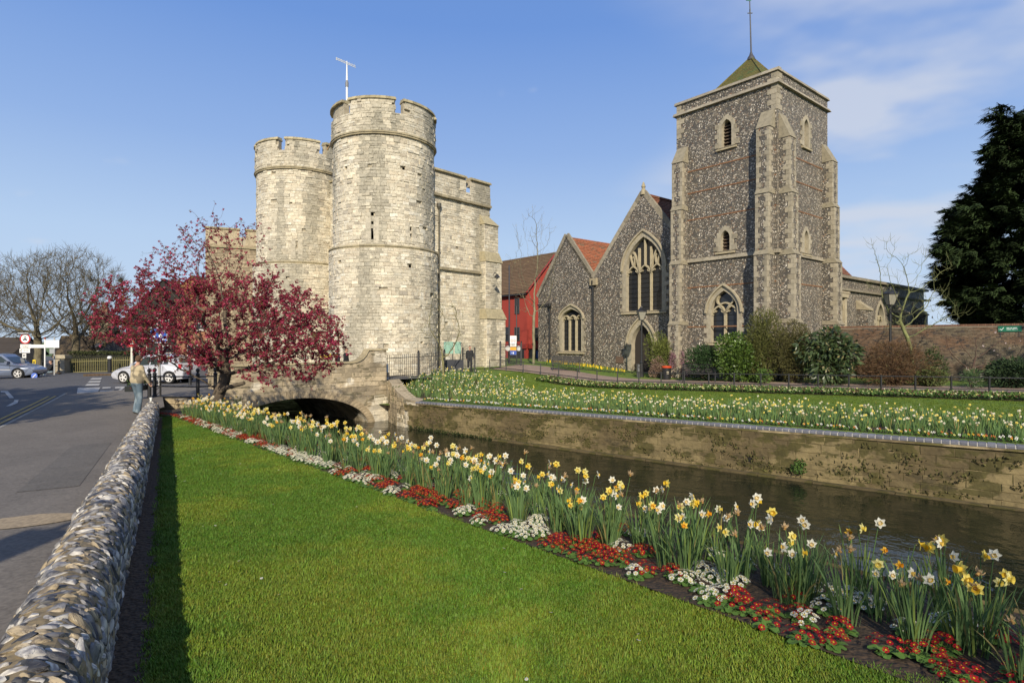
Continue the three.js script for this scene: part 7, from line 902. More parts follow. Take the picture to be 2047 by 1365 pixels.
{ const a = at(1000, 740, 43.6), b = at(1042, 740, 44.6); railing('tall ornate iron gate between gatehouse and church', [a.x, a.z], [b.x, b.z], 2.3, -0.25, -0.25, { name: 'iron_gate', posts: [0, 1], rails: [0.15, 0.95, 2.05], gap: 0.11, pw: 0.12 }); const c = at(925, 740, 38.6), d = at(949, 740, 38.2); railing('small spiked iron gate beside the green notice boards', [c.x, c.z], [d.x, d.z], 1.75, -0.12, -0.12, { name: 'iron_gate', posts: [0, 1], rails: [0.15, 0.75, 1.5], gap: 0.11 }); }
{ const a = at(952, 740, 39.2), b = at(1000, 740, 42.6); const f = thing('low_rail', 'low black rail joining the two iron gates', 'fence'); for (let i = 0; i <= 3; i++) { const p = a.clone().lerp(b, i / 3); part('post', new GB().box(p.x, 0.05, p.z, 0.05, 0.7, 0.05), M.iron, f); } part('rail', new GB().bar(V(a.x, 0.35, a.z), V(b.x, 0.35, b.z), 0.03, 0.04), M.iron, f); }
{ // heavy two-bar railing above the retaining wall
  const f = thing('pavement_railing', 'black two-bar railing with ball finials at the pavement end', 'railing'), posts = [[-13.85, -22.85], [-12.02, -22.55], [-11.55, -22.95], [-13.75, -22.35]], y = 0.05; for (const [x, z] of posts) part('post', new GB().lathe([[0.09, 0], [0.09, 0.12], [0.065, 0.15], [0.065, 0.92], [0.085, 0.96], [0.05, 1.0], [0.035, 1.03], [0.075, 1.09], [0.07, 1.14], [0.03, 1.19], [0, 1.21]], 12, x, z, y - 0.06), M.iron, f); for (const [a, b] of [[0, 1], [1, 2], [0, 3]]) for (const h of [0.42, 0.80]) part('bar', new GB().tube([V(posts[a][0], y + h, posts[a][1]), V(posts[b][0], y + h, posts[b][1])], 0.028, 8), M.iron, f); part('foot_bar', new GB().tube([V(-13.85, y + 0.02, -22.83), V(-12.0, y + 0.02, -22.53)], 0.03, 8), M.iron, f); for (let i = 0; i < 4; i++) part('lattice', new GB().bar(V(-13.82, y + 0.05 + i * 0.2, -22.83), V(-13.6, y + 0.22 + i * 0.2, -22.8), 0.02, 0.02), M.iron, f); part('lattice_post', new GB().box(-13.6, y + 0.42, -22.8, 0.05, 0.85, 0.05), M.iron, f);
}
{ // planter of flowers hung inside the railing
  const R = rng(921), t = thing('planter', 'dark railing trough planted with green leaves and red flowers', 'planter', [-13.95, 0.05, -21.9]); part('trough', new GB().color(0.02, 0.022, 0.02).box(0, 0.42, 0, 0.3, 0.2, 0.9).box(0, 0.2, 0, 0.1, 0.4, 0.1), M.plastic, t); const L = [], F = []; for (let i = 0; i < 260; i++) L.push([rndM(R, inEll(R, [0, 0.62, 0], [0.2, 0.2, 0.5]), 1), R() < 0.3 ? lin(0.12, 0.2, 0.05) : lin(0.02, 0.035, 0.015)]); for (let i = 0; i < 30; i++) F.push([rndM(R, inEll(R, [0.12, 0.5, 0.2], [0.12, 0.16, 0.3]), 0.8), lin(0.4, 0.03, 0.06)]); scatter('foliage', leafShape(0.07, 0.025), M.leaf, L, t); scatter('blooms', leafShape(0.05, 0.025), M.petal, F, t); }
{ const R = rng(925), b = at(655, 718, 33.5), t = thing('flower_box', 'box of yellow daffodils standing on the bridge pavement', 'flower box', [b.x, 0.06, b.z]); part('box', new GB().color(0.12, 0.08, 0.05).box(0, 0.45, 0, 1.1, 0.9, 0.4), M.matte, t); const L = []; for (let i = 0; i < 200; i++) { const y = R() < 0.5; L.push([rndM(R, inEll(R, [0, y ? 1.3 : 1.05, 0], [0.6, y ? 0.12 : 0.22, 0.22]), 1.2), y ? lin(0.7, 0.5, 0.04) : lin(0.1, 0.18, 0.04)]); } scatter('flowers', leafShape(0.08, 0.03), M.leaf, L, t); }
// ---------- small fittings by the bridge pier and gate ----------
{ const p = at(768, 745, 34.0), b = thing('utility_cabinet', 'white metal utility cabinet at the bridge pier', 'cabinet', [p.x - 0.05, 0.0, p.z], 0.15); part('case', new GB().color(0.66, 0.68, 0.66).box(0, 0.45, 0, 0.55, 0.9, 0.3), M.paint, b); part('door', new GB().color(0.6, 0.62, 0.6).box(0.02, 0.46, 0.155, 0.46, 0.8, 0.012), M.paint, b); const f = thing('floodlight', 'small black floodlight in front of the white cabinet', 'floodlight', [p.x + 0.16, 0.0, p.z + 0.4], 0.5); part('housing', new GB().color(0.02, 0.02, 0.022).box(0, 0.3, 0, 0.34, 0.26, 0.2), M.plastic, f); part('lens', new GB().color(0.2, 0.22, 0.24).box(0, 0.31, -0.105, 0.28, 0.2, 0.015), M.glass, f); part('stand', new GB().color(0.03, 0.03, 0.03).box(0, 0.09, 0, 0.1, 0.2, 0.08), M.iron, f); }
{ const p = at(905, 700, 38.4), y = gardenY(p.x, p.z), b = thing('notice_board', 'pair of verdigris green panels on dark legs before the gatehouse', 'notice board', [p.x, y, p.z], 0.1); for (const [x, w] of [[-0.28, 0.62], [0.32, 0.4]]) part('panel', new GB().color(0.24, 0.40, 0.31).box(x, at(0, 695, 38.4).y - y, 0, w, 0.78, 0.07), M.matte, b); for (const x of [-0.5, 0, 0.5]) part('leg', new GB().color(0.03, 0.03, 0.03).box(x, 0.85, -0.04, 0.06, 1.7, 0.06), M.iron, b); part('bracket', new GB().color(0.04, 0.04, 0.04).box(0.04, 2.0, -0.05, 1.1, 0.06, 0.04), M.iron, b); part('plinth_board', new GB().color(0.015, 0.017, 0.025).box(0.1, 0.5, 0.02, 1.2, 0.8, 0.05), M.paint, b); }
{ // poles and traffic sign at the garden gate
  const cv = document.createElement('canvas'); cv.width = 128; cv.height = 256; const x = cv.getContext('2d'); x.fillStyle = '#e9e9e6'; x.fillRect(0, 0, 128, 256); x.strokeStyle = '#b8332e'; x.lineWidth = 6; for (const q of [36, 92]) { x.beginPath(); x.arc(q, 66, 20, 0, 7); x.stroke(); x.fillStyle = '#333'; x.fillRect(q - 8, 60, 16, 10); } x.fillStyle = '#555'; x.fillRect(24, 110, 80, 7); x.fillRect(34, 126, 60, 7); x.fillStyle = '#e9ab1e'; x.fillRect(0, 148, 128, 52); x.fillStyle = '#2d58b8'; x.fillRect(0, 200, 128, 56); x.fillStyle = '#dfe6f2'; x.beginPath(); x.arc(64, 234, 14, 0, 7); x.fill(); x.fillRect(26, 226, 18, 12); const t = new THREE.CanvasTexture(cv); t.colorSpace = THREE.SRGBColorSpace;
  const p = at(1026, 700, 46.5), y = -0.3, s = thing('traffic_sign', 'tall white yellow and blue traffic sign plate by the garden gate', 'sign', [p.x, y, p.z]); const cy = at(0, 690, 46.5).y - y; part('pole', new GB().color(0.16, 0.16, 0.16).tube([V(0.26, 0, -0.04), V(0.26, 5.3, -0.04)], 0.04, 8), M.metal, s); part('plate', new GB().color(0.3, 0.3, 0.3).box(0, cy, 0, 0.52, 1.5, 0.02), M.paint, s); part('print', new THREE.PlaneGeometry(0.5, 1.48).translate(0, cy, 0.014), new THREE.MeshStandardMaterial({ map: t, roughness: 0.5 }), s); for (const q of [-0.42, 0.42]) part('side_disc', new GB().color(0.6, 0.6, 0.58).lathe([[0, 0], [0.2, 0.0], [0.2, 0.02], [0, 0.02]], 16).build().rotateX(Math.PI / 2).translate(q, cy - 0.25, -0.06), M.paint, s);
  const q = at(1018, 700, 47.5), l = thing('lamp_column', 'slim grey street lighting column behind the garden gate', 'lamp post', [q.x, y, q.z]); part('column', new GB().color(0.12, 0.12, 0.14).tube([V(0, 0, 0), V(0, 5, 0), V(0, at(0, 530, 47.5).y - y, 0)], [0.08, 0.06, 0.05], 8), M.metal, l); part('cap', new GB().color(0.12, 0.12, 0.13).lathe([[0.07, 8.3], [0.07, 8.45], [0, 8.5]], 8), M.metal, l); }
// ---------- red building behind ----------
function win(parent, m, cx, cy, w, h, o = {}) { const f = new THREE.Group(); f.name = 'window'; parent.add(f); f.applyMatrix4(m); const fc = o.frame ?? [0.6, 0.58, 0.54], t = 0.06; part('pane', new GB().box(cx, cy, -0.02, w, h, 0.02), M.glass, f); for (const [x, y, a, b] of [[cx - w / 2, cy, t, h + t], [cx + w / 2, cy, t, h + t], [cx, cy + h / 2, w + t, t], [cx, cy - h / 2, w + t, t], [cx, cy, t * 0.7, h], [cx, cy, w, t * 0.7]]) part('frame', new GB().color(...fc).box(x, y, 0.02, a, b, 0.06 + (a < b ? 0 : 0.006)), M.paint, f); if (o.sill) part('sill', new GB().color(0.4, 0.37, 0.33).box(cx, cy - h / 2 - 0.08, 0.06, w + 0.25, 0.08, 0.16), M.paint, f); return f; }
const HW = new THREE.Matrix4().makeBasis(V(0, 0, 1), V(0, 1, 0), V(-1, 0, 0));
function house(name, label, pos, turn, W, D, eave, ridge, wallCol, roofCol, o = {}) { // ridge along z; west face x = 0 (length D along -z), south gable z = 0 (width W along x)
  const h = thing(name, label, 'house', pos, turn, o.group), R = rng(o.seed ?? 5), m = o.mat ?? M.matte; const s = new THREE.Shape(); s.moveTo(0, -0.8); s.lineTo(W, -0.8); s.lineTo(W, eave); s.lineTo(W / 2, ridge - 0.05); s.lineTo(0, eave); const e = new THREE.ExtrudeGeometry(s, { depth: D, bevelEnabled: false }); e.translate(0, 0, -D); part('wall', whiten(e, wallCol), m, h);
  const tilesOn = (a, b, c, d) => { const g = new GB(), n = b.clone().sub(a).cross(d.clone().sub(a)).normalize(), rows = o.rows ?? 16; for (let i = 0; i < rows; i++) { const t0 = i / rows, t1 = (i + 1) / rows, v = 0.85 + 0.3 * R(), A = a.clone().lerp(d, t0).addScaledVector(n, 0.09), B = b.clone().lerp(c, t0).addScaledVector(n, 0.09), C = b.clone().lerp(c, t1).addScaledVector(n, 0.05), E = a.clone().lerp(d, t1).addScaledVector(n, 0.05); g.color(roofCol[0] * v, roofCol[1] * v, roofCol[2] * v).quad(A, B, C, E, R() * 2, 0); g.quad(a.clone().lerp(d, t0), b.clone().lerp(c, t0), B, A); } return g; };
  const ov = 0.35, dy = (ridge - eave) / (W / 2) * ov; part('roof', tilesOn(V(-ov, eave - dy, -D - 0.15), V(-ov, eave - dy, 0.15), V(W / 2, ridge, 0.15), V(W / 2, ridge, -D - 0.15)), o.roofMat ?? M.brick, h); part('roof', tilesOn(V(W + ov, eave - dy, 0.15), V(W + ov, eave - dy, -D - 0.15), V(W / 2, ridge, -D - 0.15), V(W / 2, ridge, 0.15)), o.roofMat ?? M.brick, h); part('ridge', new GB().color(...roofCol).box(W / 2, ridge + 0.06, -D / 2, 0.25, 0.16, D + 0.3), M.brick, h); part('gutter', new GB().color(0.03, 0.03, 0.03).box(-ov, eave - dy - 0.06, -D / 2, 0.14, 0.12, D + 0.3), M.paint, h);
  for (const [z, y, w, hh, c] of o.west ?? []) win(h, HW.clone().setPosition(-0.03, 0, 0), z, y, w, hh, { frame: c, sill: o.sill }); for (const [x, y, w, hh, c] of o.south ?? []) win(h, new THREE.Matrix4().setPosition(0, 0, 0.03), x, y, w, hh, { frame: c, sill: o.sill });
  for (const [x, y, z, a, b] of o.chimney ?? []) { part('chimney', new GB().color(...(o.chimCol ?? [0.25, 0.13, 0.08])).box(x, y, z, a, b, a), M.brick, h); for (const q of [-0.15, 0.15]) part('chimney_pot', new GB().color(0.4, 0.2, 0.1).lathe([[0.1, 0], [0.08, 0.35], [0.0, 0.35]], 8, x + q, z, y + b / 2), M.matte, h); } return h; }
{
  const c = at(1054, 700, 62), gr = [0.08, 0.075, 0.07], h = house('red_building', 'red rendered building with a mossy brown roof between gatehouse and church', [c.x, -0.4, c.z], 0.6945, 8, 16, 8.0, 12.2, [0.33, 0.045, 0.03], [0.17, 0.105, 0.055], { rows: 24, west: [[-1.6, 6.4, 0.7, 1.6, gr], [-4.6, 6.4, 0.7, 1.6, gr], [-1.6, 3.4, 0.8, 1.4, gr], [-3.9, 3.4, 1.7, 1.5, gr], [-8, 6.4, 0.7, 1.6, gr], [-8, 3.4, 1.7, 1.5, gr]], south: [[1.5, 3.4, 1.4, 1.3, gr], [4, 6.6, 0.9, 1.3, gr]] });
  part('shopfront', new GB().color(0.02, 0.02, 0.022).box(-0.05, 0.7, -8, 0.12, 2.1, 15.6).box(4, 0.7, 0.05, 7.6, 2.1, 0.12), M.paint, h); part('jetty_beam', new GB().color(0.26, 0.035, 0.025).box(-0.08, 2.1, -8, 0.2, 0.5, 16).box(4, 2.1, 0.08, 8, 0.5, 0.2), M.paint, h); for (const z of [-0.1, -3.2, -6.6]) part('pillar', new GB().color(0.28, 0.04, 0.03).box(-0.1, 0.4, z, 0.24, 2.6, 0.3), M.paint, h); part('poster', new GB().color(0.05, 0.10, 0.28).box(1.6, 0.9, 0.14, 1.0, 1.4, 0.03), M.paint, h); part('poster_lines', new GB().color(0.4, 0.45, 0.55).box(1.6, 1.2, 0.16, 0.7, 0.08, 0.01).box(1.6, 0.95, 0.16, 0.6, 0.08, 0.01).box(1.6, 0.7, 0.16, 0.7, 0.06, 0.01), M.paint, h);
  for (const z of [-0.1, -16]) part('barge_board', new GB().color(0.3, 0.04, 0.03).bar(V(-0.3, 7.7, z + 0.25), V(4, 12.25, z + 0.25), 0.06, 0.3, V(0, 0, 1)), M.paint, h);
}
// ---------- houses along the far road ----------
{
  const wh = [0.62, 0.6, 0.56];
  { const c = at(352, 700, 55); house('brick_house', 'red brick house with white windows behind the silver car', [c.x, -0.2, c.z], 0.1, 9, 7, 5.2, 8.6, [0.30, 0.145, 0.085], [0.20, 0.11, 0.07], { mat: M.brick, seed: 11, west: [[-2, 3.9, 1, 1.2, wh]], south: [[1.6, 1.4, 1.2, 1.3, wh], [3.2, 1.4, 0.8, 1.3, wh], [5.5, 1.4, 1.3, 1.3, wh], [2.2, 4.1, 1.1, 1.2, wh], [5.5, 4.1, 1.1, 1.2, wh]], chimney: [[4.5, 8.9, -2, 0.8, 1.6]], sill: true }); }
  { const c = at(250, 700, 56); house('timber_house', 'black boarded gabled house behind the triangular road sign', [c.x, -0.2, c.z], 0.25, 6.4, 9, 4.6, 8.3, [0.022, 0.020, 0.018], [0.09, 0.065, 0.05], { seed: 12, south: [[1.2, 1.3, 1.2, 1.4, wh], [3.9, 1.3, 1.4, 1.4, wh], [3.2, 4.4, 1.0, 1.3, wh]], west: [[-3, 1.4, 1.5, 1.3, wh]] }); }
  { const c = at(312, 700, 60); house('orange_house', 'orange brick house half hidden by the pink tree', [c.x, -0.2, c.z], 0.05, 7, 6, 6.0, 9.0, [0.34, 0.17, 0.07], [0.19, 0.10, 0.06], { mat: M.brick, seed: 13, south: [[1.5, 1.5, 1.2, 1.4, wh], [4.8, 1.5, 1.2, 1.4, wh], [1.5, 4.4, 1.1, 1.2, wh], [4.8, 4.4, 1.1, 1.2, wh]] }); }
  { const c = at(-12, 700, 62); house('bungalow', 'low bungalow with a dark roof at the far left of the road', [c.x - 5, -0.5, c.z], -1.35, 6, 9, 1.5, 3.0, [0.30, 0.24, 0.17], [0.075, 0.062, 0.055], { seed: 14, west: [[-4, 0.6, 2.4, 0.9, wh]], south: [[3.5, 0.7, 2, 0.9, wh]] }); }
  { const c = at(170, 700, 78); house('long_shed', 'low brown roofed shed beyond the hedge', [c.x - 2, -0.6, c.z], -1.35, 4, 7, 1.2, 3.4, [0.22, 0.17, 0.11], [0.16, 0.115, 0.065], { seed: 15 }); }
  { const c = at(200, 700, 70); house('grey_workshop', 'grey boarded workshop beyond the yellow railings', [c.x, -0.5, c.z], 0.7, 5, 8, 2.2, 3.6, [0.075, 0.075, 0.08], [0.10, 0.10, 0.10], { seed: 16, west: [[-1.5, 0.9, 0.7, 1.4, wh], [-3.2, 0.9, 0.7, 1.4, wh], [-5, 0.9, 0.7, 1.4, wh]] }); }
  { const c = at(207, 700, 96), t = thing('brick_turret', 'distant square brick turret above the grey workshop', 'tower', [c.x, -0.5, c.z], 0.3); part('shaft', new GB().color(0.26, 0.20, 0.13).box(0, 3.0, 0, 3.2, 8, 3.2), M.brick, t); part('cap', new GB().color(0.22, 0.16, 0.11).lathe([[1.7, 7], [1.6, 7.2], [0.8, 7.8], [0.6, 8.4], [0, 8.6]], 4), M.brick, t); part('chimney', new GB().color(0.3, 0.15, 0.09).box(0.3, 8.2, 0.4, 0.7, 1.6, 0.7), M.brick, t); }
}
{ // hedge, pier, railings at the far kerb
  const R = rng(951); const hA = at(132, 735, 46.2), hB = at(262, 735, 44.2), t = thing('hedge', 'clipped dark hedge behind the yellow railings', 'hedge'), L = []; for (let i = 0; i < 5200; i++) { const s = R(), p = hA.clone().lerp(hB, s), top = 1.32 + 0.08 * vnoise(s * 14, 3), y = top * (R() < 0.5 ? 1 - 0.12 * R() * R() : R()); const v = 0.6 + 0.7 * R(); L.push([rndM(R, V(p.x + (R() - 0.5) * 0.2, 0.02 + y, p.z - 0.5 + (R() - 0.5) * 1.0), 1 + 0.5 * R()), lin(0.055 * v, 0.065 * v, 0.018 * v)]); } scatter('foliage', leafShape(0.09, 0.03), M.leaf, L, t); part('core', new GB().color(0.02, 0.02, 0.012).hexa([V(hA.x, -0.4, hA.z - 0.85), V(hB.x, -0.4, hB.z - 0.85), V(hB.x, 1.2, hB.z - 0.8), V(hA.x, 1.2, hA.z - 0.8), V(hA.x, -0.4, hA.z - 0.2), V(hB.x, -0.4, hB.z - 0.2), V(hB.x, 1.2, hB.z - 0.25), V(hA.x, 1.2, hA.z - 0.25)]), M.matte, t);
  const a = at(136, 740, 45.4), b = at(258, 740, 43.5); railing('yellowish spiked railing in front of the clipped hedge', [a.x, a.z], [b.x, b.z], 1.15, -0.32, -0.1, { name: 'yellow_railing', mat: M.paint, col: [0.26, 0.23, 0.09], gap: 0.19, w: 0.024 });
  const c = at(124, 740, 45.0), p = thing('gate_pier', 'square pale stone gate pier beside the yellow railings', 'pier', [c.x, -0.5, c.z], 0.1); part('shaft', new GB().color(0.42, 0.36, 0.26).box(0, 0.7, 0, 0.66, 1.45, 0.66), M.lime, p); part('cap', new GB().color(0.44, 0.38, 0.27).box(0, 1.5, 0, 0.86, 0.18, 0.86).box(0, 1.63, 0, 0.7, 0.1, 0.7), M.lime, p); part('base', new GB().color(0.4, 0.35, 0.25).box(0, 0.1, 0, 0.8, 0.3, 0.8), M.lime, p);
  const d = at(15, 740, 42.5), e = at(116, 740, 43.5); railing('black kerbside railing behind the grey car', [d.x, d.z], [e.x, e.z], 1.05, -0.45, -0.45, { gap: 0.32, posts: [0, 0.33, 0.66, 1], w: 0.02 });
  const k = at(218, 740, 42.6), o = thing('bollard', 'tall black bollard with a white cap by the yellow railings', 'bollard', [k.x, -0.22, k.z]); part('shaft', new GB().lathe([[0.17, 0], [0.17, 0.15], [0.12, 0.2], [0.12, 1.1], [0.14, 1.14], [0.14, 1.18]], 14), M.iron, o); part('cap', new GB().color(0.7, 0.7, 0.67).lathe([[0.145, 1.18], [0.145, 1.30], [0.1, 1.36], [0, 1.38]], 14), M.paint, o);
  const q = at(379, 745, 29.5), o2 = thing('bollard', 'slim black bollard behind the silver car', 'bollard', [q.x, 0.03, q.z]); part('shaft', new GB().lathe([[0.08, 0], [0.07, 0.1], [0.06, 0.9], [0.08, 0.94], [0.07, 1.02], [0, 1.06]], 10), M.iron, o2);
  const is = at(208, 756, 38), o3 = thing('kerb_island', 'raised tan brick traffic island at the road fork', 'traffic island', [is.x, roadY(is.x, is.z) - 0.05, is.z], 0.2); for (let i = 0; i < 9; i++) part('kerb_stone', new GB().color(0.34 + 0.05 * R(), 0.25, 0.15).box(-0.9 + i * 0.225, 0.08, 0.42, 0.21, 0.2, 0.14), M.kerb, o3); part('paving', new GB().color(0.36, 0.27, 0.17).box(0, 0.07, 0, 2.0, 0.18, 0.72), M.brick, o3);
}
// ---------- road signs on the left ----------
const canvasTex = (w, h, draw) => { const c = document.createElement('canvas'); c.width = w; c.height = h; draw(c.getContext('2d')); const t = new THREE.CanvasTexture(c); t.colorSpace = THREE.SRGBColorSpace; return new THREE.MeshStandardMaterial({ map: t, roughness: 0.45 }); };
const disc = (r, t = 0.02) => new GB().color(0.35, 0.35, 0.35).lathe([[0, 0], [r, 0], [r, t], [0, t]], 28).build().rotateX(Math.PI / 2);
function plate(parent, name, w, h, x, y, z, m) { part(name + '_back', new GB().color(0.3, 0.3, 0.3).box(x, y, z - 0.012, w, h, 0.016), M.paint, parent); return part(name, new THREE.PlaneGeometry(w - 0.01, h - 0.01).translate(x, y, z), m, parent); }
{
  const D = 41, k = D / 1180, p = at(49, 740, D), y = -0.45, Y = (v) => at(0, v, D).y - y, X = (u) => (u - 49) * k, s = thing('round_road_sign', 'round red-ringed no motor vehicles sign above small white plates', 'road sign', [p.x, y, p.z]);
  part('pole', new GB().color(0.25, 0.26, 0.26).tube([V(0, 0, -0.05), V(0, Y(664), -0.05)], 0.045, 8), M.metal, s);
  const r = 10.6 * k; part('disc_back', disc(r).translate(0, Y(677), -0.012), M.paint, s);
  part('disc_face', new THREE.CircleGeometry(r - 0.004, 40).translate(0, Y(677), 0.014), canvasTex(256, 256, (c) => { c.fillStyle = '#b5201e'; c.fillRect(0, 0, 256, 256); c.fillStyle = '#eeeeea'; c.beginPath(); c.arc(128, 128, 98, 0, 7); c.fill(); c.fillStyle = '#23282c'; c.fillRect(70, 140, 112, 22); c.beginPath(); c.moveTo(92, 140); c.lineTo(108, 118); c.lineTo(150, 118); c.lineTo(166, 140); c.fill(); for (const x of [94, 158]) { c.beginPath(); c.arc(x, 164, 13, 0, 7); c.fill(); } c.lineWidth = 7; c.strokeStyle = '#23282c'; for (const x of [104, 152]) { c.beginPath(); c.arc(x, 100, 13, 0, 7); c.stroke(); } c.fillRect(100, 84, 56, 12); c.fillRect(124, 62, 14, 24); }), s);
  plate(s, 'plate', 22 * k, 8 * k, X(50), Y(692), 0.0, canvasTex(256, 96, (c) => { c.fillStyle = '#e9e6de'; c.fillRect(0, 0, 256, 96); c.fillStyle = '#3b3b3b'; c.font = 'bold 34px sans-serif'; c.textAlign = 'center'; c.fillText('Except for', 128, 42); c.fillText('loading', 128, 80); }));
  plate(s, 'arrow_plate', 21 * k, 8.5 * k, X(48), Y(701), 0.0, canvasTex(256, 104, (c) => { c.fillStyle = '#eceae4'; c.fillRect(0, 0, 256, 104); c.strokeStyle = '#16181a'; c.lineWidth = 14; c.beginPath(); c.moveTo(60, 14); c.lineTo(24, 52); c.lineTo(60, 90); c.stroke(); c.fillStyle = '#6b6b6b'; for (let i = 0; i < 2; i++) { c.fillRect(92, 30 + i * 28, 60, 10); c.fillRect(162, 30 + i * 28, 60, 10); } }));
  plate(s, 'square_plate', 8 * k, 9 * k, X(47), Y(711), 0.0, canvasTex(96, 104, (c) => { c.fillStyle = '#d8d6cf'; c.fillRect(0, 0, 96, 104); c.fillStyle = '#30343a'; c.beginPath(); c.arc(34, 44, 16, 0, 7); c.arc(64, 38, 12, 0, 7); c.fill(); c.fillRect(28, 58, 44, 12); }));
  part('lamp_hood', new GB().color(0.45, 0.46, 0.46).box(0, Y(666), 0.05, 21 * k, 0.06, 0.28), M.paint, s);
}
{
  const D = 39.5, k = D / 1180, p = at(88.5, 740, D), y = -0.4, Y = (v) => at(0, v, D).y - y, X = (u) => (u - 88.5) * k, s = thing('finger_post', 'white finger post with two blank white sign arms', 'sign post', [p.x, y, p.z]); part('pole', new GB().color(0.75, 0.74, 0.7).tube([V(0, 0, 0), V(0, Y(678), 0)], 0.045, 8), M.paint, s); part('finial', new GB().color(0.4, 0.07, 0.04).lathe([[0.05, 0], [0.07, 0.05], [0, 0.12]], 8, 0, 0, Y(678)), M.paint, s); part('sign_arm', new GB().color(0.78, 0.78, 0.76).box(X(74.5), Y(692), 0.02, 28 * k, 6.4 * k, 0.03), M.paint, s); part('sign_board', new GB().color(0.8, 0.8, 0.79).box(X(104), Y(687.5), 0.02, 27 * k, 15 * k, 0.03), M.paint, s);
  const q = at(107.5, 740, 41), g = thing('grey_pole', 'grey pole with a small grey plate behind the finger post', 'sign post', [q.x, y, q.z]); part('pole', new GB().color(0.4, 0.4, 0.38).tube([V(0, 0, 0), V(0, at(0, 674, 41).y - y, 0)], 0.045, 8), M.paint, g); part('plate', new GB().color(0.3, 0.31, 0.31).box(-0.12, at(0, 702, 41).y - y, 0.05, 0.36, 0.34, 0.02), M.paint, g);
  const w = at(67, 740, 43), yl = thing('yellow_sign', 'small yellow rectangular sign low beside the round road sign', 'road sign', [w.x, -0.45, w.z], -0.3); part('board', new GB().color(0.72, 0.52, 0.02).box(0, at(0, 725, 43).y + 0.45, 0, 0.3, 0.45, 0.02), M.paint, yl); part('legend', new GB().color(0.04, 0.04, 0.04).box(0, at(0, 724, 43).y + 0.45, 0.015, 0.14, 0.16, 0.006), M.paint, yl); part('post', new GB().color(0.2, 0.2, 0.2).box(0, 0.3, -0.02, 0.05, 0.9, 0.03), M.paint, yl);
  const b = at(67.5, 755, 37), kb = thing('keep_left_sign', 'low blue and white keep left sign in front of the grey car', 'road sign', [b.x, -0.3, b.z]); part('disc', disc(0.2).translate(0, at(0, 751.5, 37).y + 0.3, 0), mat({ color: lin(0.3, 0.5, 1.5), roughness: 0.4 }), kb); part('arrow', new GB().color(0.75, 0.75, 0.75).bar(V(0.1, at(0, 751.5, 37).y + 0.4, 0.03), V(-0.09, at(0, 751.5, 37).y + 0.2, 0.03), 0.05, 0.012, V(0, 0, 1)), M.paint, kb); part('post', new GB().color(0.1, 0.1, 0.1).box(0, 0.05, -0.02, 0.06, 0.4, 0.04), M.paint, kb);
}
{
  const D = 40, p = at(262.5, 740, D), s = thing('triangle_sign', 'red-edged triangular warning sign on a white post', 'road sign', [p.x, -0.1, p.z]), Y = (v) => at(0, v, D).y + 0.1; part('post', new GB().color(0.66, 0.62, 0.52).tube([V(0, 0, 0), V(0, Y(684), 0)], [0.1, 0.065], 10), M.paint, s); const tri = (r, z) => { const g = new THREE.Shape(); for (let i = 0; i < 3; i++) { const a = Math.PI / 2 + i * 2.0944; i ? g.lineTo(Math.cos(a) * r, Math.sin(a) * r) : g.moveTo(Math.cos(a) * r, Math.sin(a) * r); } return new THREE.ExtrudeGeometry(g, { depth: 0.015, bevelEnabled: false }).translate(0, Y(684), z); }; part('border', whiten(tri(0.42, 0.08), [0.5, 0.02, 0.03]), M.paint, s); part('face', whiten(tri(0.26, 0.096), [0.72, 0.7, 0.66]), M.paint, s); part('symbol', new GB().color(0.05, 0.05, 0.05).box(-0.04, Y(685), 0.12, 0.04, 0.16, 0.006).box(0.05, Y(685.4), 0.12, 0.04, 0.12, 0.006), M.paint, s); part('plate', new GB().color(0.5, 0.03, 0.03).box(0, Y(691), 0.08, 0.5, 0.14, 0.02), M.paint, s);
}
{
  const D = 27.2, k = D / 1180, p = at(316.5, 765, D), s = thing('blue_sign', 'square blue information sign with white symbols on a grey pole', 'road sign', [p.x, 0.1, p.z], 0.05), Y = (v) => at(0, v, D).y - 0.1; part('pole', new GB().color(0.32, 0.31, 0.29).tube([V(0, 0, -0.04), V(0, Y(654), -0.04)], 0.055, 10), M.paint, s);
  plate(s, 'board', 34 * k, 31 * k, 0, Y(670), 0.03, canvasTex(256, 232, (c) => { c.fillStyle = '#f0f2f4'; c.fillRect(0, 0, 256, 232); c.fillStyle = '#1c56ac'; c.fillRect(7, 7, 242, 218); c.fillStyle = '#eef2f6'; c.beginPath(); c.moveTo(128, 120); c.lineTo(150, 84); c.lineTo(186, 120); c.fill(); c.fillRect(134, 118, 46, 36); c.beginPath(); c.arc(64, 84, 15, 0, 7); c.fill(); c.fillRect(54, 100, 20, 52); c.fillRect(36, 112, 56, 11); c.fillRect(40, 168, 84, 20); c.beginPath(); c.arc(56, 194, 11, 0, 7); c.arc(108, 194, 11, 0, 7); c.fill(); c.fillRect(150, 172, 80, 13); c.beginPath(); c.arc(206, 60, 18, 0, 7); c.fill(); }));
}
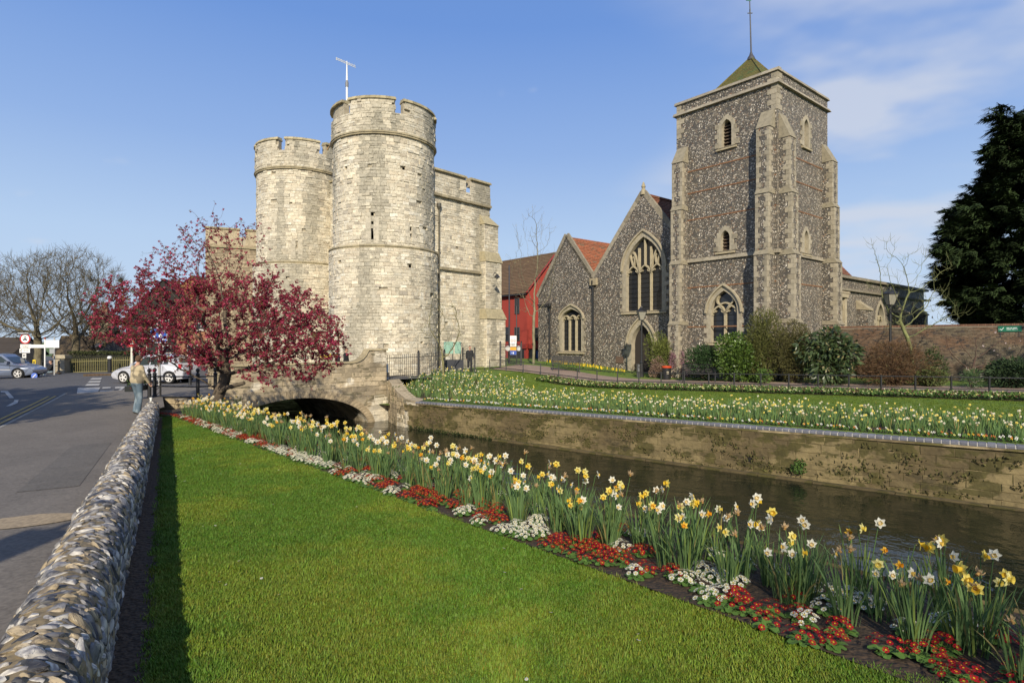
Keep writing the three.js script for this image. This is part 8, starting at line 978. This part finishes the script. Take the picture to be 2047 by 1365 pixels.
// ---------- cars ----------
function car(label, pos, turn, S, paintM, o = {}) {
  const c = thing(o.name ?? 'car', label, 'car', pos, turn), g = new THREE.Group(); c.scale.setScalar(S); const W = 0.80, wx = [-1.20, 1.24], wr = 0.30, ar = 0.36;
  const s = new THREE.Shape(); s.moveTo(-1.86, 0.26); // nose at -x
  s.lineTo(wx[0] - ar, 0.20); s.absarc(wx[0], 0.29, ar, Math.PI + 0.2, -0.2, true); s.lineTo(wx[1] - ar, 0.18); s.absarc(wx[1], 0.29, ar, Math.PI + 0.2, -0.2, true); s.lineTo(1.84, 0.26); s.quadraticCurveTo(1.93, 0.5, 1.86, 0.72); s.quadraticCurveTo(1.82, 0.92, 1.66, 0.98); s.lineTo(0.9, 0.94); s.lineTo(-0.72, 0.86); s.quadraticCurveTo(-1.35, 0.80, -1.72, 0.62); s.quadraticCurveTo(-1.95, 0.5, -1.92, 0.36); s.lineTo(-1.86, 0.26);
  const bev = 0.09, body = new THREE.ExtrudeGeometry(s, { depth: 2 * (W - bev), bevelEnabled: true, bevelSize: 0.03, bevelThickness: bev, bevelSegments: 4, curveSegments: 14 }); body.translate(0, 0, -(W - bev)); const bpz = body.attributes.position; for (let i = 0; i < bpz.count; i++) { const x = bpz.getX(i), y = bpz.getY(i), e = smooth(1.2, 1.95, Math.abs(x)) * 0.16; bpz.setZ(i, bpz.getZ(i) * (1 - e) * (1 - 0.06 * clamp((y - 0.55) / 0.4) - 0.05 * clamp((0.4 - y) / 0.25))); } body.computeVertexNormals(); part('body', whiten(body), paintM, c);
  const prof = o.sedan ? [[-0.92, 0.86], [-0.22, 1.36], [0.15, 1.42], [0.7, 1.40], [1.42, 0.95]] : [[-0.98, 0.84], [-0.28, 1.33], [0.1, 1.42], [0.75, 1.42], [1.42, 1.30], [1.74, 0.96]]; const cab = new THREE.Shape(); prof.forEach(([x, y], i) => i ? cab.lineTo(x, y) : cab.moveTo(x, y)); const cg = new THREE.ExtrudeGeometry(cab, { depth: 1.28, bevelEnabled: true, bevelSize: 0.05, bevelThickness: 0.06, bevelSegments: 3 }); cg.translate(0, 0, -0.64); const taper = (y) => 1 - 0.42 * clamp((y - 0.86) / 0.62) * 0.55; { const p = cg.attributes.position; for (let i = 0; i < p.count; i++) p.setZ(i, p.getZ(i) * taper(p.getY(i))); } cg.computeVertexNormals(); part('cabin', whiten(cg), paintM, c);
  const gm = mat({ color: lin(0.035, 0.045, 0.045), roughness: 0.06, specularIntensity: 1 }); const side = (pts, name) => { for (const sd of [-1, 1]) { const q = pts.map(([x, y]) => V(x, y, sd * (0.706 * taper(y) + 0.004))), g = new GB(); for (let i = 1; i < q.length - 1; i++) sd > 0 ? g.tri(q[0], q[i], q[i + 1]) : g.tri(q[0], q[i + 1], q[i]); part(name, g, gm, c); } };
  if (o.sedan) { side([[-0.72, 0.92], [0.18, 0.94], [0.16, 1.35], [-0.2, 1.30]], 'front_window'); side([[0.24, 0.94], [1.0, 0.96], [0.7, 1.33], [0.22, 1.35]], 'rear_window'); } else { side([[-0.78, 0.90], [0.12, 0.92], [0.12, 1.36], [-0.02, 1.35], [-0.26, 1.27]], 'front_window'); side([[0.18, 0.92], [0.80, 0.94], [0.86, 1.35], [0.18, 1.36]], 'rear_window'); side([[0.86, 0.95], [1.12, 0.99], [1.1, 1.30], [0.92, 1.345]], 'quarter_window'); }
  const sheetG = (a, b, w) => new GB().quad(V(a[0], a[1], -w * taper(a[1])), V(a[0], a[1], w * taper(a[1])), V(b[0], b[1], w * taper(b[1])), V(b[0], b[1], -w * taper(b[1]))); part('windscreen', sheetG([prof[0][0] + 0.01, prof[0][1] + 0.07], [prof[1][0] - 0.07, prof[1][1] - 0.0], 0.6), gm, c); const L = prof.length; part('rear_screen', sheetG([prof[L - 1][0] - 0.01, prof[L - 1][1] + 0.1], [prof[L - 2][0] + 0.06, prof[L - 2][1] + 0.0], 0.58), gm, c);
  for (const x of wx) for (const sd of [-1, 1]) { const w = part('wheel', new GB().color(0.018, 0.018, 0.018).lathe([[wr - 0.09, -0.09], [wr - 0.02, -0.09], [wr, -0.05], [wr, 0.05], [wr - 0.02, 0.09], [wr - 0.09, 0.09]], 26).build(), M.matte, c); w.rotation.x = Math.PI / 2; w.position.set(x, wr, sd * 0.70); const rim = new GB().color(0.62, 0.6, 0.57); rim.lathe([[wr - 0.085, 0.06], [wr - 0.09, 0.085], [wr - 0.115, 0.085], [wr - 0.125, 0.05]], 26); for (let k = 0; k < 5; k++) { const a = k * 1.2566 + 0.3; rim.bar(V(Math.cos(a) * 0.03, 0.075, Math.sin(a) * 0.03), V(Math.cos(a + 0.25) * (wr - 0.1), 0.075, Math.sin(a + 0.25) * (wr - 0.1)), o.sedan ? 0.05 : 0.07, 0.03); } rim.lathe([[0.055, 0.06], [0.055, 0.09], [0, 0.092]], 12); const r = part('rim', rim, M.plastic, w); if (sd < 0) r.rotation.x = Math.PI; part('brake_disc', new GB().color(0.05, 0.05, 0.05).lathe([[0, 0.02], [wr - 0.1, 0.02], [wr - 0.1, -0.02], [0, -0.02]], 20), M.paint, w); const arch = part('wheel_arch', new GB().color(0.008, 0.008, 0.008).lathe([[0, -0.2], [ar - 0.012, -0.2], [ar - 0.012, 0.0], [0, 0]], 24), M.matte, c); arch.rotation.x = Math.PI / 2; arch.position.set(x, 0.3, sd * 0.52); }
  for (const sd of [-1, 1]) { part('headlight', new GB().color(0.55, 0.57, 0.6).hexa([V(-1.82, 0.52, sd * 0.36), V(-1.5, 0.60, sd * 0.66), V(-1.42, 0.71, sd * 0.64), V(-1.70, 0.66, sd * 0.38), V(-1.86, 0.52, sd * 0.38), V(-1.56, 0.58, sd * 0.70), V(-1.45, 0.705, sd * 0.675), V(-1.72, 0.655, sd * 0.4)]), M.plastic, c); part('tail_light', new GB().color(0.45, 0.02, 0.03).box(1.76, 0.86, sd * 0.655, 0.15, 0.24, 0.11), M.plastic, c); part('mirror', new GB().color(...(o.mirror ?? [0.4, 0.4, 0.42])).box(-0.66, 0.96, sd * 0.82, 0.14, 0.13, 0.2), M.plastic, c); for (const x of o.sedan ? [-0.1, 0.85] : [0.0, 0.72]) part('door_handle', new GB().color(0.3, 0.3, 0.31).box(x, 0.78, sd * 0.772, 0.16, 0.03, 0.03), M.plastic, c); part('side_moulding', new GB().color(0.42, 0.42, 0.43).box(0.02, 0.53, sd * 0.79, 1.7, 0.05, 0.03), M.plastic, c); for (const x of [-0.78, 0.15, 0.92]) part('door_seam', new GB().color(0.05, 0.05, 0.05).box(x, 0.62, sd * 0.785, 0.012, 0.5, 0.012), M.paint, c); }
  part('number_plate', new GB().color(0.7, 0.68, 0.6).box(-1.93, 0.36, 0, 0.02, 0.11, 0.5), M.paint, c); part('grille', new GB().color(0.02, 0.02, 0.02).box(-1.90, 0.27, 0, 0.05, 0.08, 0.8), M.paint, c); part('bumper', new GB().color(...(o.mirror ?? [0.4, 0.4, 0.42])).box(1.86, 0.42, 0, 0.1, 0.16, 1.3), M.plastic, c); return c;
}
{ const p = at(311, 764, 31.2), silver = mat({ color: lin(0.62, 0.62, 0.65), metalness: 0.35, roughness: 0.32, clearcoat: 0.8, clearcoatRoughness: 0.05 }); car('silver hatchback car crossing the road behind the man', [p.x, roadY(p.x, p.z) + 0.004, p.z], -0.08, 1.02, silver);
  const q = at(8, 764, 37.6), grey = mat({ color: lin(0.17, 0.20, 0.27), metalness: 0.4, roughness: 0.3, clearcoat: 0.8, clearcoatRoughness: 0.05 }), yq = at(0, 765, 37.6).y; car('blue-grey saloon car at the left end of the road', [q.x, roadY(q.x, q.z) + 0.004, q.z], Math.PI + 0.12, 1.08, grey, { sedan: true, mirror: [0.12, 0.14, 0.19] }); }
// ---------- people ----------
function blob(caps, res, half, centre, k = 0.02) { // smooth union of tapered capsules -> mesh with colours of the nearest one
  const mc = new MarchingCubes(res, new THREE.MeshStandardMaterial(), false, false, 60000); mc.isolation = 0; const f = mc.field, hs = res / 2, cell = half / hs; f.fill(-1);
  const C = caps.map(([a, b, ra, rb, col]) => { const A = V(...a), B = V(...b), d = B.clone().sub(A); return { A, d, L2: Math.max(d.lengthSq(), 1e-9), ra, rb, col }; });
  const dist = (c, x, y, z) => { const px = x - c.A.x, py = y - c.A.y, pz = z - c.A.z, t = clamp((px * c.d.x + py * c.d.y + pz * c.d.z) / c.L2); return Math.hypot(px - c.d.x * t, py - c.d.y * t, pz - c.d.z * t) - lerp(c.ra, c.rb, t); };
  for (let j = 0; j < res; j++) for (let l = 0; l < res; l++) for (let i = 0; i < res; i++) { const x = centre[0] + (i - hs) * cell, y = centre[1] + (j - hs) * cell, z = centre[2] + (l - hs) * cell; let m = 9; for (const c of C) { const d = dist(c, x, y, z); if (d > m + k) continue; const h = clamp(0.5 + 0.5 * (m - d) / k); m = lerp(m, d, h) - k * h * (1 - h); } f[i + j * res + l * res * res] = -m; }
  mc.update(); const n = mc.count, p = new Float32Array(n * 3), nr = new Float32Array(n * 3), cl = new Float32Array(n * 3), v = V(0, 0, 0), e = cell * 0.5; const all = (x, y, z) => { let m = 9; for (const c of C) { const d = dist(c, x, y, z), h = clamp(0.5 + 0.5 * (m - d) / k); m = lerp(m, d, h) - k * h * (1 - h); } return m; };
  for (let i = 0; i < n; i++) { v.set(centre[0] + mc.positionArray[i * 3] * half, centre[1] + mc.positionArray[i * 3 + 1] * half, centre[2] + mc.positionArray[i * 3 + 2] * half); p.set([v.x, v.y, v.z], i * 3); const g = V(all(v.x + e, v.y, v.z) - all(v.x - e, v.y, v.z), all(v.x, v.y + e, v.z) - all(v.x, v.y - e, v.z), all(v.x, v.y, v.z + e) - all(v.x, v.y, v.z - e)).normalize(); nr.set([g.x, g.y, g.z], i * 3); let b = 9, col = C[0].col; for (const c of C) { const d = dist(c, v.x, v.y, v.z); if (d < b) { b = d; col = c.col; } } col = typeof col === 'function' ? col(v) : col; cl.set(col, i * 3); }
  const g = new THREE.BufferGeometry(); g.setAttribute('position', new THREE.BufferAttribute(p, 3)); g.setAttribute('normal', new THREE.BufferAttribute(nr, 3)); g.setAttribute('color', new THREE.BufferAttribute(cl, 3)); g.setAttribute('uv', new THREE.BufferAttribute(new Float32Array(n * 2), 2));
  const a = p; let flip = 0; for (let i = 0; i < Math.min(n, 300); i += 3) { const A = V(a[i * 3], a[i * 3 + 1], a[i * 3 + 2]), B = V(a[i * 3 + 3], a[i * 3 + 4], a[i * 3 + 5]), D = V(a[i * 3 + 6], a[i * 3 + 7], a[i * 3 + 8]); flip += Math.sign(B.sub(A).cross(D.sub(A)).dot(V(nr[i * 3], nr[i * 3 + 1], nr[i * 3 + 2]))); } if (flip < 0) { const idx = []; for (let i = 0; i < n; i += 3) idx.push(i, i + 2, i + 1); g.setIndex(idx); } return g;
}
const skin = [0.48, 0.28, 0.20];
function handGeo(side, curl) { const S = skin, c = [[[0, 0, 0], [0, -0.055, 0], 0.026, 0.034, S], [[-0.012, -0.03, 0], [-0.012, -0.085, 0], 0.02, 0.02, S], [[0.014, -0.03, 0], [0.014, -0.085, 0], 0.02, 0.018, S]]; [[-0.028, 0.066], [-0.010, 0.076], [0.010, 0.07], [0.028, 0.055]].forEach(([x, L]) => { const a = [x, -0.09, 0], b = [x * 1.05, -0.09 - L * 0.5 * Math.cos(curl * 0.5), L * 0.5 * Math.sin(curl * 0.5)], d = [x * 1.05, b[1] - L * 0.28 * Math.cos(curl), b[2] + L * 0.28 * Math.sin(curl)], e = [x * 1.05, d[1] - L * 0.24 * Math.cos(curl * 1.5), d[2] + L * 0.24 * Math.sin(curl * 1.5)]; c.push([a, b, 0.010, 0.0095, S], [b, d, 0.0092, 0.0086, S], [d, e, 0.0084, 0.0072, S]); }); c.push([[side * 0.026, -0.03, 0.008], [side * 0.05, -0.06, 0.02], 0.014, 0.011, S], [[side * 0.05, -0.06, 0.02], [side * 0.046, -0.088, 0.032], 0.0105, 0.008, S]); return blob(c, 52, 0.12, [0, -0.085, 0.01], 0.007); }
// joints in metres for a 1.78 m adult facing +z; s = scale
function person(label, pos, turn, s, o) {
  const P = thing('person', label, 'person', pos, turn, o.group); P.scale.setScalar(s); const T = o.top, B = o.bottom, Sh = o.shoe ?? [0.03, 0.025, 0.02], lean = o.lean ?? 0, J = (x, y, z) => [x, y, z + lean * Math.max(0, y - 0.95)]; const c = []; const sit = o.sit;
  const hipY = sit ? 0.50 : 0.93, dy = hipY - 0.93, U = (x, y, z) => J(x, y + dy, z);
  for (const sd of [-1, 1]) { const q = sd > 0 ? (o.legL ?? 0) : (o.legR ?? 0), hip = [sd * 0.095, hipY - 0.02, 0], knee = sit ? [sd * 0.12, 0.48, 0.42] : [sd * 0.105, 0.49, 0.05 + q * 0.16], ank = sit ? [sd * 0.12, 0.09, 0.42] : [sd * 0.115, 0.09, -0.02 + q * 0.22]; c.push([hip, knee, 0.098, 0.068, B], [knee, ank, 0.066, o.flare ?? 0.058, B], [[ank[0], 0.05, ank[2] - 0.03], [ank[0] + sd * 0.02, 0.042, ank[2] + 0.17], 0.046, 0.038, Sh]); }
  c.push([U(-0.07, 0.97, 0), U(0.07, 0.97, 0), 0.125, 0.125, B]);
  c.push([U(-0.08, 1.05, 0), U(0.08, 1.05, 0), o.bulk ?? 0.13, o.bulk ?? 0.13, T], [U(-0.06, 1.20, 0.0), U(0.06, 1.20, 0.0), o.bulk ?? 0.132, o.bulk ?? 0.132, T], [U(-0.11, 1.36, -0.005), U(0.11, 1.36, -0.005), 0.122, 0.122, T], [U(-0.16, 1.43, -0.01), U(0.16, 1.43, -0.01), 0.075, 0.075, T], [U(0, 1.46, -0.015), U(0, 1.55, 0.005), 0.068, 0.058, skin]);
  const hd = o.head ?? [0, 0], ht = [0, 1.665, 0.03]; const hx = Math.sin(hd[0]), hz = Math.cos(hd[0]), dn = hd[1]; const H = (x, y, z) => U(x * hz + z * hx, ht[1] + y * Math.cos(dn) - z * Math.sin(dn), ht[2] * (1 + 0) + (-x * hx + z * hz) + y * Math.sin(dn)); c.push([H(0, 0.035, -0.02), H(0, 0.03, 0.015), 0.092, 0.088, skin], [H(0, -0.05, 0.03), H(0, -0.075, 0.045), 0.062, 0.046, skin], [H(0, 0.0, 0.1), H(0, -0.028, 0.112), 0.012, 0.017, skin], [H(-0.085, -0.012, -0.005), H(-0.088, 0.02, -0.012), 0.016, 0.018, skin], [H(0.085, -0.012, -0.005), H(0.088, 0.02, -0.012), 0.016, 0.018, skin]);
  const hands = []; for (const sd of [-1, 1]) { const a = (sd > 0 ? o.armL : o.armR) ?? [[0.26, 1.17, 0.02], [0.28, 0.93, 0.08]], sh = U(sd * 0.185, 1.42, -0.01), el = U(sd * a[0][0], a[0][1], a[0][2]), wr = U(sd * a[1][0], a[1][1], a[1][2]); c.push([sh, el, 0.068, 0.054, T], [el, wr, 0.054, 0.042, T]); hands.push([sd, el, wr]); }
  part('body', blob(c, o.res ?? 92, 1.0, [0, 0.9, 0.05], 0.035), M.matte, P);
  for (const [sd, el, wr] of hands) { const h = part('hand', handGeo(-sd, 0.55), M.matte, P), d = V(...wr).sub(V(...el)).normalize(); h.position.set(...wr); h.quaternion.setFromUnitVectors(V(0, -1, 0), d); h.rotateY(sd * 1.2); }
  const hc = o.hair ?? [0.06, 0.035, 0.02], hr = [[H(0, 0.055, -0.03), H(0, 0.06, 0.0), 0.093, 0.086, hc], [H(0, -0.01, -0.055), H(0, 0.04, -0.05), 0.066, 0.08, hc]]; if (o.long) hr.push([H(0, 0.0, -0.06), H(0, -0.2, -0.07), 0.08, 0.06, hc]); part('hair', blob(hr, 48, 0.3, U(0, 1.62, 0.0), 0.02), M.matte, P);
  for (const sd of [-1, 1]) { const e = H(sd * 0.033, 0.012, 0.095); part('eye', new GB().color(0.03, 0.025, 0.02).lathe([[0, -0.008], [0.009, 0], [0, 0.008]], 8, e[0], e[2], e[1]), M.paint, P); } { const a = H(-0.022, -0.062, 0.092), b = H(0.022, -0.062, 0.092); part('mouth', new GB().color(0.3, 0.1, 0.08).tube([V(...a), V(...b)], 0.005, 5), M.matte, P); } return P;
}
{
  const camo = (v) => { const n = fbm(v.x * 9 + 3, v.y * 7, v.z * 9 + 1, 3), d = smooth(0.50, 0.58, n); return mixc([0.42, 0.35, 0.225], [0.20, 0.17, 0.115], d); }, jean = (v) => { const n = fbm(v.x * 7, v.y * 5, v.z * 7, 3), f = smooth(0.45, 0.65, n); return mixc([0.085, 0.125, 0.16], [0.22, 0.27, 0.30], f * 0.7); };
  const x = at(273, 833, 17.7).x, z = -17.7; person('man in a camouflage jacket and jeans standing by the end of the flint wall', [x, pave(x, z), z], 2.75, 0.965, { top: camo, bottom: jean, flare: 0.082, bulk: 0.155, legL: 0.25, legR: -0.15, lean: 0.04, head: [0.5, 0.25], hair: [0.09, 0.05, 0.03], armL: [[0.25, 1.19, 0.03], [0.26, 0.97, 0.16]], armR: [[0.26, 1.18, 0.04], [0.24, 0.96, 0.2]], res: 120 });
  const dark = [0.016, 0.016, 0.018], a = at(675, 720, 34.6), b = at(691, 720, 34.9); person('long-haired pedestrian in black walking over the bridge', [a.x, 0.06, a.z], 1.9, 0.97, { top: dark, bottom: dark, long: true, hair: [0.06, 0.03, 0.02], legL: 1, legR: -1 }); person('short-haired pedestrian in black looking down on the bridge', [b.x, 0.06, b.z], 1.5, 0.98, { top: dark, bottom: [0.03, 0.03, 0.04], head: [0, 0.5], hair: [0.09, 0.045, 0.03], legL: -1, legR: 1 });
  const c = at(939, 740, 39.6); person('person in dark clothes behind the small iron gate', [c.x, gardenY(c.x, c.z) + 0.02, c.z], 0.4, 0.96, { top: [0.02, 0.02, 0.022], bottom: [0.025, 0.025, 0.03], hair: [0.03, 0.02, 0.015] });
  const d = at(101, 755, 42.2), bn = thing('roadside_bench', 'small bench under the seated person by the road', 'bench', [d.x, -0.45, d.z], 0.3); for (let i = 0; i < 3; i++) part('seat_slat', new GB().color(0.08, 0.05, 0.03).box(0, 0.40, -0.15 + i * 0.15, 1.2, 0.03, 0.12), M.matte, bn); for (const q of [-0.5, 0.5]) part('leg', new GB().color(0.03, 0.03, 0.03).box(q, 0.19, 0, 0.06, 0.39, 0.4), M.iron, bn); person('person in a dark coat and pale jeans seated by the road', [d.x, -0.45, d.z], -0.7, 0.96, { sit: true, top: [0.015, 0.015, 0.018], bottom: [0.20, 0.26, 0.30], hair: [0.02, 0.015, 0.012], armL: [[0.25, 1.15, 0.12], [0.15, 1.0, 0.3]], armR: [[0.25, 1.15, 0.12], [0.15, 1.0, 0.3]] });
}
// ---------- what stands outside the frame and throws its shade into it ----------
function leafyTree(label, pos, h, clear, r, seed, o = {}) { const R = rng(seed), t = thing('evergreen_oak', label, 'tree', pos), att = []; for (let i = 0; i < 260; i++) att.push(inEll(R, [0, (h + clear) / 2, 0], [r, (h - clear) / 2, r * (o.rz ?? 1)], 0.2)); const tr = []; for (let y = 0; y <= clear; y += 0.5) tr.push(V(0, y, 0)); const g = grow(att, tr, 0.5, 4, 0.9, 100, R), b = branches(g, 0.28, 0.03, [0.1, 0.08, 0.055], 0.08, {}, R); part('trunk', b.big, M.bark, t); part('branches', b.fine, M.bark, t).userData.kind = 'stuff'; const L = []; for (let i = 0; i < g.P.length; i++) if (g.deep[i] < 9) for (let q = 0; q < (o.dens ?? 20); q++) { const v = 0.7 + 0.6 * R(); L.push([rndM(R, g.P[i].clone().add(V((R() - 0.5) * 1.1, (R() - 0.5) * 0.9, (R() - 0.5) * 1.1)), 1 + 0.6 * R()), lin(0.04 * v, 0.065 * v, 0.022 * v)]); } scatter('crown', leafShape(0.32, 0.12), M.leaf, L, t); }
leafyTree('broad evergreen tree across the road outside the view', [-16.6, roadY(-16.6, -5), -5.0], 9.6, 3.4, 3.9, 1001); leafyTree('second broad evergreen tree across the road outside the view', [-21, roadY(-21, -9), -9.0], 10.5, 3.2, 4.6, 1002); leafyTree('third broad evergreen tree farther left outside the view', [-31, roadY(-31, -14), -14.0], 11, 3.0, 5.2, 1003);
leafyTree('tall evergreen tree on the far bank outside the view', [30.5, -0.6, -14], 13.5, 4.2, 5.4, 1004, { dens: 11 }); leafyTree('second tall evergreen tree on the far bank outside the view', [41, -0.4, -20], 14.5, 4, 5.5, 1005, { dens: 11 });
bareTree('bare tree behind the photographer on the near bank', [4.9, 0.6, 11.5], 10.8, 3.6, 1011, { n: 420, tip: 0.016, twigs: { n: 2, deep: 4, len: 0.7, up: 0.2 } });
{ const p = thing('street_sign_pole', 'pole with a rectangular plate on the near pavement outside the view', 'sign post', [-4.35, pave(-4.35, 1.2), 1.2]); part('pole', new GB().color(0.2, 0.2, 0.2).tube([V(0, 0, 0), V(0, 3.75, 0)], 0.05, 8), M.metal, p); part('plate', new GB().color(0.5, 0.5, 0.5).box(0, 3.25, 0.06, 0.55, 0.8, 0.02), M.paint, p); part('lower_plate', new GB().color(0.5, 0.5, 0.5).box(0.1, 2.6, 0.06, 0.4, 0.3, 0.02), M.paint, p); }
renderer.render(scene, camera);
